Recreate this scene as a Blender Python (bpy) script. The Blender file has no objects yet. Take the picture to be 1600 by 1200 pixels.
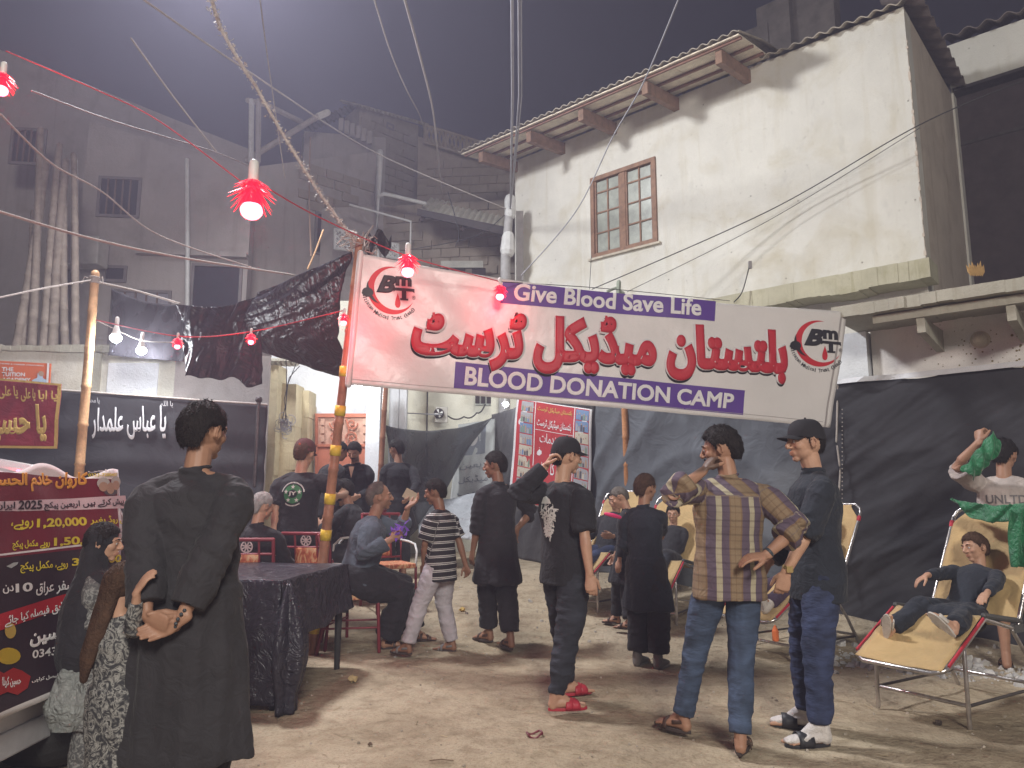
import bpy, bmesh, math, random
import numpy as np
from mathutils import Vector, Matrix, noise
from mathutils.bvhtree import BVHTree
R = math.radians
V = Vector
random.seed(7)
sc = bpy.context.scene
col = sc.collection

# ------------------------------------------------------------------ camera
FPX, PITCH, CAMZ = 1150.0, R(8.65), 1.35
cd = bpy.data.cameras.new('camera'); cam = bpy.data.objects.new('camera', cd); col.objects.link(cam)
cam.location = (0, 0, CAMZ); cam.rotation_euler = (R(90) + PITCH, 0, 0)
cd.sensor_width = 36; cd.lens = 36 * FPX / 1600; cd.clip_end = 500; cd.clip_start = 0.05
sc.camera = cam
# ------------------------------------------------------------------ night sky
w = bpy.data.worlds.new('World'); sc.world = w; w.use_nodes = True
nt = w.node_tree; bg = nt.nodes['Background']
bg.inputs[0].default_value = (0.040, 0.038, 0.056, 1); bg.inputs[1].default_value = 1.0
tc = nt.nodes.new('ShaderNodeTexCoord'); sp = nt.nodes.new('ShaderNodeSeparateXYZ'); cr = nt.nodes.new('ShaderNodeValToRGB')
nt.links.new(tc.outputs['Generated'], sp.inputs[0]); nt.links.new(sp.outputs['Z'], cr.inputs[0]); nt.links.new(cr.outputs[0], bg.inputs[0])
cr.color_ramp.elements[0].position = 0.0; cr.color_ramp.elements[0].color = (0.036, 0.034, 0.044, 1)
cr.color_ramp.elements[1].position = 0.7; cr.color_ramp.elements[1].color = (0.013, 0.012, 0.019, 1)
# ------------------------------------------------------------------ lamps
def lamp(name, kind, loc, energy, colr, size=0.1, target=None, **kw):
    l = bpy.data.lights.new(name, kind); l.energy = energy; l.color = colr
    if kind == 'AREA': l.shape = 'SQUARE'; l.size = size
    else: l.shadow_soft_size = size
    for k, v in kw.items(): setattr(l, k, v)
    o = bpy.data.objects.new(name, l); col.objects.link(o); o.location = loc
    if target: o.rotation_euler = (V(target) - V(loc)).to_track_quat('-Z', 'Y').to_euler()
    return o
KEY = V((-3.9, 7.7, 8.7))
FILL = V((1.6, -6.5, 6.6))
lamp('floodlight_lamp', 'AREA', KEY + V((0.12, -0.05, -0.16)), 1050, (0.96, 0.97, 1.0), 1.0, (0.8, 5.6, 0.5))
lamp('fill_light', 'AREA', FILL + V((0.1, 0.1, -0.14)), 1320, (1.0, 0.95, 0.86), 2.2, (1.6, 6, 1.2))  # added soft fill from behind the camera, no lamp is seen there
sc.view_settings.view_transform = 'Standard'; sc.view_settings.look = 'None'
sc.view_settings.exposure = -0.12; sc.view_settings.gamma = 1; sc.view_settings.use_curve_mapping = False
sc.cycles.max_bounces = 6; sc.cycles.diffuse_bounces = 3; sc.cycles.glossy_bounces = 2; sc.cycles.transparent_max_bounces = 12
sc.cycles.volume_bounces = 0; sc.cycles.use_denoising = True; sc.cycles.sample_clamp_indirect = 4
sc.cycles.volume_step_rate = 4.0

# ------------------------------------------------------------------ pixel -> place
def ray(px, py):
    u = (px - 800) / FPX; v = (600 - py) / FPX
    return V((u, math.cos(PITCH) - v * math.sin(PITCH), math.sin(PITCH) + v * math.cos(PITCH)))
def at(px, py, Y):
    r = ray(px, py); return V((0, 0, CAMZ)) + r * (Y / r.y)
def zat(py, Y): return at(800, py, Y).z
def xat(px, Y, py=775): return at(px, py, Y).x
def ss(a, b, x):
    t = min(1, max(0, (x - a) / (b - a))); return t * t * (3 - 2 * t)
def gh(x, y):
    return 0.37 * ss(6.0, 10.2, y) + 0.06 * ss(10, 13, y)
def gnd(px, py):
    r = ray(px, py); t = 1.0
    for _ in range(60):
        p = V((0, 0, CAMZ)) + r * t
        t += (p.z - gh(p.x, p.y)) / (-r.z + 0.12) * 0.7
    p = V((0, 0, CAMZ)) + r * t
    return V((p.x, p.y, gh(p.x, p.y)))
# ------------------------------------------------------------------ materials
MATS = {}
def nodes(m):
    m.use_nodes = True; n = m.node_tree
    return n, n.nodes['Principled BSDF'], n.nodes, n.links
def mat(name, c, rough=0.8, var=0.18, scale=5, bump=0.1, bscale=60, metal=0, emit=0, spec=0.4, c2=None, sheen=0, coat=0):
    if name in MATS: return MATS[name]
    m = bpy.data.materials.new(name); MATS[name] = m
    n, b, N, L = nodes(m)
    b.inputs['Roughness'].default_value = rough; b.inputs['Metallic'].default_value = metal
    b.inputs['Specular IOR Level'].default_value = spec
    b.inputs['Sheen Weight'].default_value = sheen; b.inputs['Coat Weight'].default_value = coat
    t = N.new('ShaderNodeTexCoord'); nz = N.new('ShaderNodeTexNoise'); nz.inputs['Scale'].default_value = scale
    nz.inputs['Detail'].default_value = 6; nz.inputs['Roughness'].default_value = 0.65
    L.new(t.outputs['Object'], nz.inputs['Vector'])
    r = N.new('ShaderNodeValToRGB'); r.color_ramp.elements[0].position = 0.3; r.color_ramp.elements[1].position = 0.7
    a = c2 if c2 else tuple(max(0, v * (1 - var)) for v in c)
    bb = c if c2 else tuple(min(1, v * (1 + var)) for v in c)
    r.color_ramp.elements[0].color = (*a, 1); r.color_ramp.elements[1].color = (*bb, 1)
    L.new(nz.outputs['Fac'], r.inputs[0]); L.new(r.outputs[0], b.inputs['Base Color'])
    if bump:
        n2 = N.new('ShaderNodeTexNoise'); n2.inputs['Scale'].default_value = bscale; n2.inputs['Detail'].default_value = 4
        L.new(t.outputs['Object'], n2.inputs['Vector'])
        bp = N.new('ShaderNodeBump'); bp.inputs['Strength'].default_value = bump; bp.inputs['Distance'].default_value = 0.02
        L.new(n2.outputs['Fac'], bp.inputs['Height']); L.new(bp.outputs[0], b.inputs['Normal'])
    if emit:
        b.inputs['Emission Color'].default_value = (*c, 1); b.inputs['Emission Strength'].default_value = emit
    return m
def plaster(name, c, stain=(0.30, 0.24, 0.12), amt=0.6, dark=(0.12, 0.10, 0.07), spots=True, pscale=1.0, streak=1.0):
    """painted render: broad tone patches, vertical rain streaks, small knocks and holes, fine grain relief"""
    if name in MATS: return MATS[name]
    m = bpy.data.materials.new(name); MATS[name] = m
    n, b, N, L = nodes(m); b.inputs['Roughness'].default_value = 0.9; b.inputs['Specular IOR Level'].default_value = 0.2
    t = N.new('ShaderNodeTexCoord')
    def nz(scale, stretch=(1, 1, 1), det=6, off=0, dist=0.0):
        mp = N.new('ShaderNodeMapping'); mp.inputs['Scale'].default_value = stretch; mp.inputs['Location'].default_value = (off, off * 1.7, off)
        L.new(t.outputs['Object'], mp.inputs[0]); q = N.new('ShaderNodeTexNoise'); q.inputs['Scale'].default_value = scale
        q.inputs['Detail'].default_value = det; q.inputs['Distortion'].default_value = dist; q.inputs['Roughness'].default_value = .62
        L.new(mp.outputs[0], q.inputs['Vector']); return q.outputs['Fac']
    def ramp(f, p0, p1):
        r = N.new('ShaderNodeMapRange'); r.inputs[1].default_value = p0; r.inputs[2].default_value = p1; L.new(f, r.inputs[0]); return r.outputs[0]
    def mix(fac, c1, c2, k=1.0):
        x = N.new('ShaderNodeMix'); x.data_type = 'RGBA'
        mu = N.new('ShaderNodeMath'); mu.operation = 'MULTIPLY'; mu.inputs[1].default_value = k; L.new(fac, mu.inputs[0]); L.new(mu.outputs[0], x.inputs[0])
        for i, cc in ((6, c1), (7, c2)):
            if isinstance(cc, tuple): x.inputs[i].default_value = (*cc, 1)
            else: L.new(cc, x.inputs[i])
        return x.outputs[2]
    o = mix(ramp(nz(0.7 * pscale, off=3), .35, .7), tuple(v * 1.05 for v in c), tuple(v * 0.84 for v in c))
    o = mix(ramp(nz(1.3 * pscale, dist=.6, off=9), .5, .75), o, stain, amt * .55)
    o = mix(ramp(nz(1.6 * pscale, (3.0, 3.0, .22), off=21, dist=.4), .55, .8), o, stain, amt * .7 * streak)
    o = mix(ramp(nz(5 * pscale, (1, 1, .5), off=5), .6, .78), o, tuple(v * .72 for v in c), .6)
    o = mix(ramp(nz(22, off=2, det=8), .62, .7), o, dark, .28)
    if spots:
        vo = N.new('ShaderNodeTexVoronoi'); vo.inputs['Scale'].default_value = 3.3; L.new(t.outputs['Object'], vo.inputs['Vector'])
        r = ramp(vo.outputs['Distance'], .05, .02); o = mix(r, o, dark, .8)
    L.new(o, b.inputs['Base Color'])
    bp = N.new('ShaderNodeBump'); bp.inputs['Strength'].default_value = .45; bp.inputs['Distance'].default_value = .03
    ad = N.new('ShaderNodeMath'); ad.operation = 'ADD'; L.new(nz(3, off=4), ad.inputs[0])
    mu = N.new('ShaderNodeMath'); mu.operation = 'MULTIPLY'; mu.inputs[1].default_value = .35; L.new(nz(45, off=8), mu.inputs[0]); L.new(mu.outputs[0], ad.inputs[1])
    L.new(ad.outputs[0], bp.inputs['Height']); L.new(bp.outputs[0], b.inputs['Normal'])
    return m
def cloth(name, c, rough=0.85, wr=0.5, scale=3, sheen=0.15, alpha=1, var=.2):
    """woven or plastic sheet with broad creases in relief"""
    if name in MATS: return MATS[name]
    m = bpy.data.materials.new(name); MATS[name] = m
    n, b, N, L = nodes(m); b.inputs['Roughness'].default_value = rough; b.inputs['Sheen Weight'].default_value = sheen
    b.inputs['Specular IOR Level'].default_value = .35; b.inputs['Alpha'].default_value = alpha
    t = N.new('ShaderNodeTexCoord'); q = N.new('ShaderNodeTexNoise'); q.inputs['Scale'].default_value = scale; q.inputs['Detail'].default_value = 5
    q.inputs['Distortion'].default_value = 1.2
    L.new(t.outputs['Object'], q.inputs['Vector'])
    r = N.new('ShaderNodeValToRGB'); r.color_ramp.elements[0].position = .3; r.color_ramp.elements[1].position = .7
    r.color_ramp.elements[0].color = (*[v * (1 - var) for v in c], 1); r.color_ramp.elements[1].color = (*[min(1, v * (1 + var)) for v in c], 1)
    L.new(q.outputs['Fac'], r.inputs[0]); L.new(r.outputs[0], b.inputs['Base Color'])
    q2 = N.new('ShaderNodeTexNoise'); q2.inputs['Scale'].default_value = scale * 2.2; q2.inputs['Detail'].default_value = 3; q2.inputs['Distortion'].default_value = 2
    L.new(t.outputs['Object'], q2.inputs['Vector'])
    q3 = N.new('ShaderNodeTexNoise'); q3.inputs['Scale'].default_value = 320; L.new(t.outputs['Object'], q3.inputs['Vector'])
    bp = N.new('ShaderNodeBump'); bp.inputs['Strength'].default_value = wr; bp.inputs['Distance'].default_value = .04; L.new(q2.outputs['Fac'], bp.inputs['Height'])
    b2 = N.new('ShaderNodeBump'); b2.inputs['Strength'].default_value = .15; b2.inputs['Distance'].default_value = .002; L.new(q3.outputs['Fac'], b2.inputs['Height'])
    L.new(bp.outputs[0], b2.inputs['Normal']); L.new(b2.outputs[0], b.inputs['Normal'])
    return m
# ------------------------------------------------------------------ object helpers
WM = {}
def tag(o, label=None, cat=None, group=None, kind=None):
    if label: o['label'] = label
    if cat: o['category'] = cat
    if group: o['group'] = group
    if kind: o['kind'] = kind
    return o
def thing(name, label, cat, loc=(0, 0, 0), rz=0, group=None, M=None):
    o = bpy.data.objects.new(name, None); col.objects.link(o); o.empty_display_size = .1
    M = M if M is not None else Matrix.Translation(V(loc)) @ Matrix.Rotation(rz, 4, 'Z')
    o.matrix_basis = M; WM[o.name] = M
    return tag(o, label, cat, group)
def orient(a, b, ref):
    d = (b - a).normalized(); s = ref - d * ref.dot(d)
    if s.length < 1e-4: s = d.orthogonal()
    s.normalize(); return s, d.cross(s)
class MB:
    def __init__(self): self.v = []; self.f = []; self.mi = []
    def add(self, vs, fs, mi=0):
        k = len(self.v); self.v += [V(p) for p in vs]; self.f += [tuple(i + k for i in f) for f in fs]; self.mi += [mi] * len(fs); return self
    def box(self, c, s, rz=0, M=None, mi=0):
        c = V(c); h = V(s) / 2
        vs = [V((x * h.x, y * h.y, z * h.z)) for x in (-1, 1) for y in (-1, 1) for z in (-1, 1)]
        if rz: q = Matrix.Rotation(rz, 3, 'Z'); vs = [q @ p for p in vs]
        if M is not None: vs = [M @ p for p in vs]
        return self.add([p + c for p in vs], [(0, 1, 3, 2), (4, 6, 7, 5), (0, 4, 5, 1), (2, 3, 7, 6), (0, 2, 6, 4), (1, 5, 7, 3)], mi)
    def prism(self, poly, ext, mi=0):
        n = len(poly); ext = V(ext); a = [V(p) for p in poly]; b = [p + ext for p in a]
        return self.add(a + b, [tuple(range(n))[::-1], tuple(range(n, 2 * n))] + [(i, (i + 1) % n, (i + 1) % n + n, i + n) for i in range(n)], mi)
    def tube(self, pts, rad, n=10, ref=None, cap=True, mi=0):
        pts = [V(p) for p in pts]; ref = V(ref) if ref else V((0, 0, 1))
        if not isinstance(rad, (list, tuple)) : rad = [rad] * len(pts)
        rad = [(r, r) if not isinstance(r, (list, tuple)) else r for r in rad]
        P = list(pts); Q = list(rad); c0, c1 = cap if isinstance(cap, tuple) else (cap, cap)
        d = (pts[0] - pts[1]).normalized(); e = (pts[-1] - pts[-2]).normalized(); r0 = min(rad[0]); r1 = min(rad[-1])
        if c0:
            P = [pts[0] + d * r0 * .95, pts[0] + d * r0 * .62] + P
            Q = [tuple(x * .35 for x in rad[0]), tuple(x * .8 for x in rad[0])] + Q
        if c1:
            P = P + [pts[-1] + e * r1 * .62, pts[-1] + e * r1 * .95]
            Q = Q + [tuple(x * .8 for x in rad[-1]), tuple(x * .35 for x in rad[-1])]
        vs = []; m = len(P)
        for i, p in enumerate(P):
            a = P[max(0, i - 1)]; b = P[min(m - 1, i + 1)]
            s, u = orient(a, b, ref)
            for k in range(n):
                t = 2 * math.pi * k / n; vs.append(p + s * (Q[i][0] * math.cos(t)) + u * (Q[i][1] * math.sin(t)))
        fs = [(i * n + k, i * n + (k + 1) % n, (i + 1) * n + (k + 1) % n, (i + 1) * n + k) for i in range(m - 1) for k in range(n)]
        fs += [tuple(range(n))[::-1], tuple((m - 1) * n + k for k in range(n))]
        return self.add(vs, fs, mi)
    def blob(self, c, r, M=None, nu=14, nv=10, mi=0):
        c = V(c); r = (r, r, r) if not isinstance(r, (tuple, list)) else r; vs = []
        for j in range(1, nv):
            ph = math.pi * j / nv
            for i in range(nu):
                th = 2 * math.pi * i / nu; vs.append(V((r[0] * math.sin(ph) * math.cos(th), r[1] * math.sin(ph) * math.sin(th), r[2] * math.cos(ph))))
        vs += [V((0, 0, r[2])), V((0, 0, -r[2]))]; T = (nv - 1) * nu
        fs = [(j * nu + i, (j + 1) * nu + i, (j + 1) * nu + (i + 1) % nu, j * nu + (i + 1) % nu) for j in range(nv - 2) for i in range(nu)]
        fs += [(T, i, (i + 1) % nu) for i in range(nu)] + [(T + 1, (nv - 2) * nu + (i + 1) % nu, (nv - 2) * nu + i) for i in range(nu)]
        if M is not None: vs = [M @ p for p in vs]
        return self.add([p + c for p in vs], fs, mi)
    def grid(self, fn, nu, nv, mi=0):
        vs = [fn(i / nu, j / nv) for j in range(nv + 1) for i in range(nu + 1)]
        return self.add(vs, [(j * (nu + 1) + i, j * (nu + 1) + i + 1, (j + 1) * (nu + 1) + i + 1, (j + 1) * (nu + 1) + i) for j in range(nv) for i in range(nu)], mi)
    def sheet(self, fn, nu, nv, th=.004):
        """a cloth or panel: grid with real thickness"""
        N = {}
        def nrm(u, v):
            e = 1e-3; a = fn(min(1, u + e), v) - fn(max(0, u - e), v); b = fn(u, min(1, v + e)) - fn(u, max(0, v - e))
            return a.cross(b).normalized()
        A = [fn(i / nu, j / nv) for j in range(nv + 1) for i in range(nu + 1)]
        B = [fn(i / nu, j / nv) + nrm(i / nu, j / nv) * th for j in range(nv + 1) for i in range(nu + 1)]
        k = len(A); W = nu + 1; q = lambda i, j: j * W + i
        fs = []
        for j in range(nv):
            for i in range(nu):
                a = (q(i, j), q(i + 1, j), q(i + 1, j + 1), q(i, j + 1)); fs.append(a[::-1]); fs.append(tuple(x + k for x in a))
        for i in range(nu):
            fs.append((q(i, 0), q(i + 1, 0), q(i + 1, 0) + k, q(i, 0) + k)); fs.append((q(i, nv) + k, q(i + 1, nv) + k, q(i + 1, nv), q(i, nv)))
        for j in range(nv):
            fs.append((q(0, j) + k, q(0, j + 1) + k, q(0, j + 1), q(0, j))); fs.append((q(nu, j), q(nu, j + 1), q(nu, j + 1) + k, q(nu, j) + k))
        return self.add(A + B, fs)
    def build(self, name, m, parent=None, local=False, smooth=False, bevel=0, kind=None):
        vs = self.v
        if parent is not None and not local:
            I = WM[parent.name].inverted(); vs = [I @ p for p in vs]
        me = bpy.data.meshes.new(name); me.from_pydata([tuple(p) for p in vs], [], self.f)
        for x in (m if isinstance(m, (list, tuple)) else [m]): me.materials.append(x)
        if any(self.mi): me.polygons.foreach_set('material_index', self.mi)
        me.validate(); me.update()
        if smooth: me.shade_smooth()
        o = bpy.data.objects.new(name, me); col.objects.link(o)
        if parent is not None: o.parent = parent; WM[o.name] = WM[parent.name]
        else: WM[o.name] = Matrix.Identity(4)
        if bevel:
            b = o.modifiers.new('edge', 'BEVEL'); b.width = bevel; b.segments = 2; b.limit_method = 'ANGLE'
        if kind: o['kind'] = kind
        return o
def one(name, mb, m, label, cat, group=None, kind=None, **kw):
    return tag(mb.build(name, m, **kw), label, cat, group, kind)
def struct(name, mb, m, **kw):
    o = mb.build(name, m, **kw); o['kind'] = 'structure'; return o
def smooth_path(pts, n=10):
    pts = [V(p) for p in pts]; out = []
    for i in range(len(pts) - 1):
        a, b, c, e = pts[max(0, i - 1)], pts[i], pts[i + 1], pts[min(len(pts) - 1, i + 2)]
        for k in range(n):
            t = k / n; out.append(.5 * ((2 * b) + (c - a) * t + (2 * a - 5 * b + 4 * c - e) * t * t + (3 * b - a - 3 * c + e) * t ** 3))
    return out + [pts[-1]]
def copy_tree(o, M=None, label=None):
    def rec(a, par):
        c = a.copy(); col.objects.link(c); c.parent = par
        for ch in [x for x in bpy.data.objects if x.parent == a]: rec(ch, c)
        return c
    c = rec(o, None)
    if M is not None: c.matrix_basis = M; WM[c.name] = M
    if label: c['label'] = label
    return c
def cable(pts, sag=0, n=24):
    out = []
    pts = [V(p) for p in pts]
    for a, b in zip(pts, pts[1:]):
        for i in range(n):
            t = i / n; p = a.lerp(b, t); p.z -= sag * 4 * t * (1 - t); out.append(p)
    return out + [pts[-1]]
# ------------------------------------------------------------------ lettering
_F4 = 'بتثجحخسشصضطظعغفقلمنئ'
_ST = {'ا':0xFE8D,'ب':0xFE8F,'ت':0xFE95,'ث':0xFE99,'ج':0xFE9D,'ح':0xFEA1,'خ':0xFEA5,'د':0xFEA9,'ذ':0xFEAB,'ر':0xFEAD,'ز':0xFEAF,'س':0xFEB1,'ش':0xFEB5,'ص':0xFEB9,'ض':0xFEBD,'ط':0xFEC1,'ظ':0xFEC5,'ع':0xFEC9,'غ':0xFECD,'ف':0xFED1,'ق':0xFED5,'ل':0xFEDD,'م':0xFEE1,'ن':0xFEE5,'و':0xFEED,'آ':0xFE81,'ئ':0xFE89,
       'ٹ':0xFB66,'ڈ':0xFB88,'ک':0xFB8E,'ی':0xFBFC,'گ':0xFB92,'چ':0xFB7A,'پ':0xFB56,'ں':0xFB9E,'ے':0xFBAE,'ہ':0xFBA6,'ھ':0xFBAA}
_F4 += 'ٹکیگچپہھ'
def shape(s):
    out = []
    for i, c in enumerate(s):
        if c not in _ST: out.append(c); continue
        pv = i > 0 and s[i - 1] in _F4; nx = i < len(s) - 1 and s[i + 1] in _ST and c in _F4
        out.append(chr(_ST[c] + (3 if pv and nx else 1 if pv else 2 if nx else 0)))
    return ''.join(reversed(out))
def text_mesh(s, bold=0.0, arab=False, res=4, shear=0):
    c = bpy.data.curves.new('lettering', 'FONT'); c.body = shape(s) if arab is True else s; c.size = 1; c.resolution_u = res; c.shear = shear
    if arab: c.bevel_depth = bold; c.bevel_resolution = 0; c.extrude = .01
    else: c.offset = bold
    o = bpy.data.objects.new('lettering', c); col.objects.link(o)
    dg = bpy.context.evaluated_depsgraph_get(); me = bpy.data.meshes.new_from_object(o.evaluated_get(dg))
    bpy.data.objects.remove(o); bpy.data.curves.remove(c)
    return me
class Surf:
    """a hanging sheet: origin, two edge vectors (bilinear fourth corner) and a relief function"""
    def __init__(self, tl, tr, br, bl, disp=None):
        self.c = [V(x) for x in (tl, tr, br, bl)]; self.n = (self.c[1] - self.c[0]).cross(self.c[3] - self.c[0]).normalized()
        if self.n.y > 0: self.n = -self.n
        self.disp = disp or (lambda u, v: 0.0)
    def base(self, u, v):
        a, b, c, d = self.c; return a.lerp(b, u).lerp(d.lerp(c, u), v)
    def p(self, u, v, off=0): return self.base(u, v) + self.n * (self.disp(u, v) + off)
    def uv(self, px, py):
        o = V((0, 0, CAMZ)); r = ray(px, py); t = (self.c[0] - o).dot(self.n) / r.dot(self.n); q = o + r * t
        u = v = .5
        for _ in range(12):
            e = q - self.base(u, v); du = (self.base(u + .01, v) - self.base(u - .01, v)) * 50; dv = (self.base(u, v + .01) - self.base(u, v - .01)) * 50
            u += e.dot(du) / du.dot(du); e = q - self.base(u, v); v += e.dot(dv) / dv.dot(dv)
        return u, v
def cut_mesh(bm, step):
    if not bm.verts: return
    for ax in (0, 1):
        lo = min(v.co[ax] for v in bm.verts); hi = max(v.co[ax] for v in bm.verts); k = int((hi - lo) / step)
        for i in range(1, k + 1):
            co = [0, 0, 0]; co[ax] = lo + i * step; no = [0, 0, 0]; no[ax] = 1
            bmesh.ops.bisect_plane(bm, geom=bm.verts[:] + bm.edges[:] + bm.faces[:], plane_co=co, plane_no=no)
def print_on(name, surf, quad, m, parent, s=None, mesh=None, bold=0, arab=False, off=.004, px=True, cuts=10, shear=0, res=4, shift=(0, 0)):
    """flat print on a sheet: text (or a flat mesh) fitted into a four-cornered field of the sheet, following its relief"""
    me = mesh if mesh else text_mesh(s, bold, arab, res, shear)
    bm = bmesh.new(); bm.from_mesh(me); bpy.data.meshes.remove(me)
    if not bm.verts: bm.free(); return None
    xs = [v.co.x for v in bm.verts]; ys = [v.co.y for v in bm.verts]; zs = [v.co.z for v in bm.verts]
    x0, x1, y0, y1 = min(xs), max(xs), min(ys), max(ys); zm = max(max(zs), 1e-6)
    if cuts: cut_mesh(bm, (x1 - x0) / cuts)
    q = [surf.uv(*c) for c in quad] if px else quad
    for v in bm.verts:
        a = (v.co.x - x0) / (x1 - x0); b = (y1 - v.co.y) / (y1 - y0)
        U = (q[0][0] * (1 - a) + q[1][0] * a) * (1 - b) + (q[3][0] * (1 - a) + q[2][0] * a) * b + shift[0]
        W = (q[0][1] * (1 - a) + q[1][1] * a) * (1 - b) + (q[3][1] * (1 - a) + q[2][1] * a) * b + shift[1]
        v.co = surf.p(U, W, off + (.0004 * v.co.z / zm if arab else 0))
    I = WM[parent.name].inverted()
    for v in bm.verts: v.co = I @ v.co
    mm = bpy.data.meshes.new(name); bm.to_mesh(mm); bm.free(); mm.materials.append(m)
    o = bpy.data.objects.new(name, mm); col.objects.link(o); o.parent = parent; WM[o.name] = WM[parent.name]
    return o
def flat(polys):
    """flat mesh from polygons in the xy plane"""
    me = bpy.data.meshes.new('field'); vs = []; fs = []
    for p in polys:
        k = len(vs); vs += [(x, y, 0) for x, y in p]; fs.append(tuple(range(k, k + len(p))))
    me.from_pydata(vs, [], fs); return me
RECT = [[(0, 0), (1, 0), (1, 1), (0, 1)]]
# ================================================================== MATERIALS OF THE PLACE
def m_ground():
    m = bpy.data.materials.new('sandy_ground'); n, b, N, L = nodes(m)
    b.inputs['Roughness'].default_value = .95; b.inputs['Specular IOR Level'].default_value = .15
    t = N.new('ShaderNodeTexCoord')
    def nz(s, d=8, dist=0, ro=.6):
        q = N.new('ShaderNodeTexNoise'); q.inputs['Scale'].default_value = s; q.inputs['Detail'].default_value = d; q.inputs['Distortion'].default_value = dist
        q.inputs['Roughness'].default_value = ro; L.new(t.outputs['Object'], q.inputs['Vector']); return q.outputs['Fac']
    def ramp(f, *st):
        r = N.new('ShaderNodeValToRGB'); e = r.color_ramp.elements
        e[0].position = st[0][0]; e[0].color = (*st[0][1], 1); e[1].position = st[-1][0]; e[1].color = (*st[-1][1], 1)
        for p, c in st[1:-1]: x = e.new(p); x.color = (*c, 1)
        L.new(f, r.inputs[0]); return r.outputs[0]
    def mul(a, bb, f=1.0):
        x = N.new('ShaderNodeMix'); x.data_type = 'RGBA'; x.blend_type = 'MULTIPLY'; x.inputs[0].default_value = f; L.new(a, x.inputs[6]); L.new(bb, x.inputs[7]); return x.outputs[2]
    c = ramp(nz(.8, 7, .8), (.28, (.28, .225, .155)), (.5, (.43, .355, .25)), (.72, (.53, .45, .33)))
    c = mul(c, ramp(nz(7, 9, .4), (.32, (.62, .58, .54)), (.55, (1, 1, 1)), (.8, (1, .98, .95))), .75)
    c = mul(c, ramp(nz(60, 6), (.3, (.66, .62, .58)), (.5, (1, 1, 1)), (.75, (1, 1, 1))), .8)
    v = N.new('ShaderNodeTexVoronoi'); v.inputs['Scale'].default_value = 26; L.new(t.outputs['Object'], v.inputs['Vector'])
    c = mul(c, ramp(v.outputs['Distance'], (.05, (.45, .40, .36)), (.13, (1, 1, 1)), (.2, (1, 1, 1))), .45)
    L.new(c, b.inputs['Base Color'])
    prev = None
    for s, st, di in ((3, .6, .12), (16, .65, .035), (95, .7, .006)):
        bp = N.new('ShaderNodeBump'); bp.inputs['Strength'].default_value = st; bp.inputs['Distance'].default_value = di
        L.new(nz(s, 6), bp.inputs['Height'])
        if prev: L.new(prev.outputs[0], bp.inputs['Normal'])
        prev = bp
    L.new(prev.outputs[0], b.inputs['Normal']); return m
WHITE = plaster('white_plaster', (.70, .68, .61), (.42, .35, .19), .85, streak=.6)
WHITE2 = plaster('pale_pink_plaster', (.82, .78, .74), (.50, .44, .34), .3, pscale=1.4)
YEL = plaster('yellowed_plaster', (.60, .52, .34), (.30, .20, .09), .9, pscale=2.2)
GREYW = plaster('grey_render', (.42, .38, .36), (.16, .13, .10), .7, pscale=1.2)
DARKR = plaster('brown_grey_render', (.60, .52, .43), (.30, .23, .16), .9, pscale=1.3)
BLUEW = plaster('bluish_white_plaster', (.78, .80, .82), (.5, .5, .44), .35, pscale=1.4)
CONC = plaster('weathered_concrete', (.42, .40, .33), (.24, .20, .13), .8, pscale=2.5, spots=False)
BLOCKM = plaster('concrete_block', (.34, .29, .24), (.18, .14, .10), .8, pscale=3, spots=False)
WOODB = mat('brown_beam_wood', (.22, .13, .085), .7, .35, 9, .3, 90)
WOODG = mat('window_wood', (.24, .13, .075), .6, .3, 12, .2, 80)
SHEET = mat('eave_board', (.68, .60, .47), .8, .22, 6, .2, 30)
CORR = mat('corrugated_asbestos', (.36, .32, .26), .85, .3, 4, .3, 60)
DARK = mat('dark_opening', (.035, .028, .03), .9, .2, 3, .1)
IRON = mat('dark_iron', (.08, .07, .07), .5, .3, 10, .2, 80, metal=.7)
PIPE = mat('pale_pipe', (.62, .62, .60), .5, .12, 8, .05)
GLASS = mat('frosted_green_glass', (.33, .35, .30), .25, .25, 6, .05, 20, spec=.6)
BAM = mat('dry_bamboo', (.55, .33, .17), .5, .3, 10, .3, 40)
BAMP = mat('old_pale_bamboo', (.27, .22, .18), .7, .3, 7, .3, 40)
TAPE = mat('yellow_tape', (.72, .50, .05), .45, .1, 20, .1)
ROPE = mat('pale_rope', (.38, .34, .31), .9, .2, 40, .3, 200)
WIREM = mat('black_cable', (.03, .03, .03), .5, .1, 5, 0)
WIREG = mat('grey_cable', (.30, .30, .32), .6, .15, 5, 0)
BLACKC = cloth('black_tent_cloth', (.030, .029, .033), .85, .3, 1.3, .1, var=.3)
BLACKP = cloth('black_plastic_sheet', (.030, .028, .036), .35, .9, 2.2, 0, var=.3)
GREYC = cloth('slate_grey_cloth', (.115, .125, .140), .7, .6, 1.2, .1, var=.15)
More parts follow.
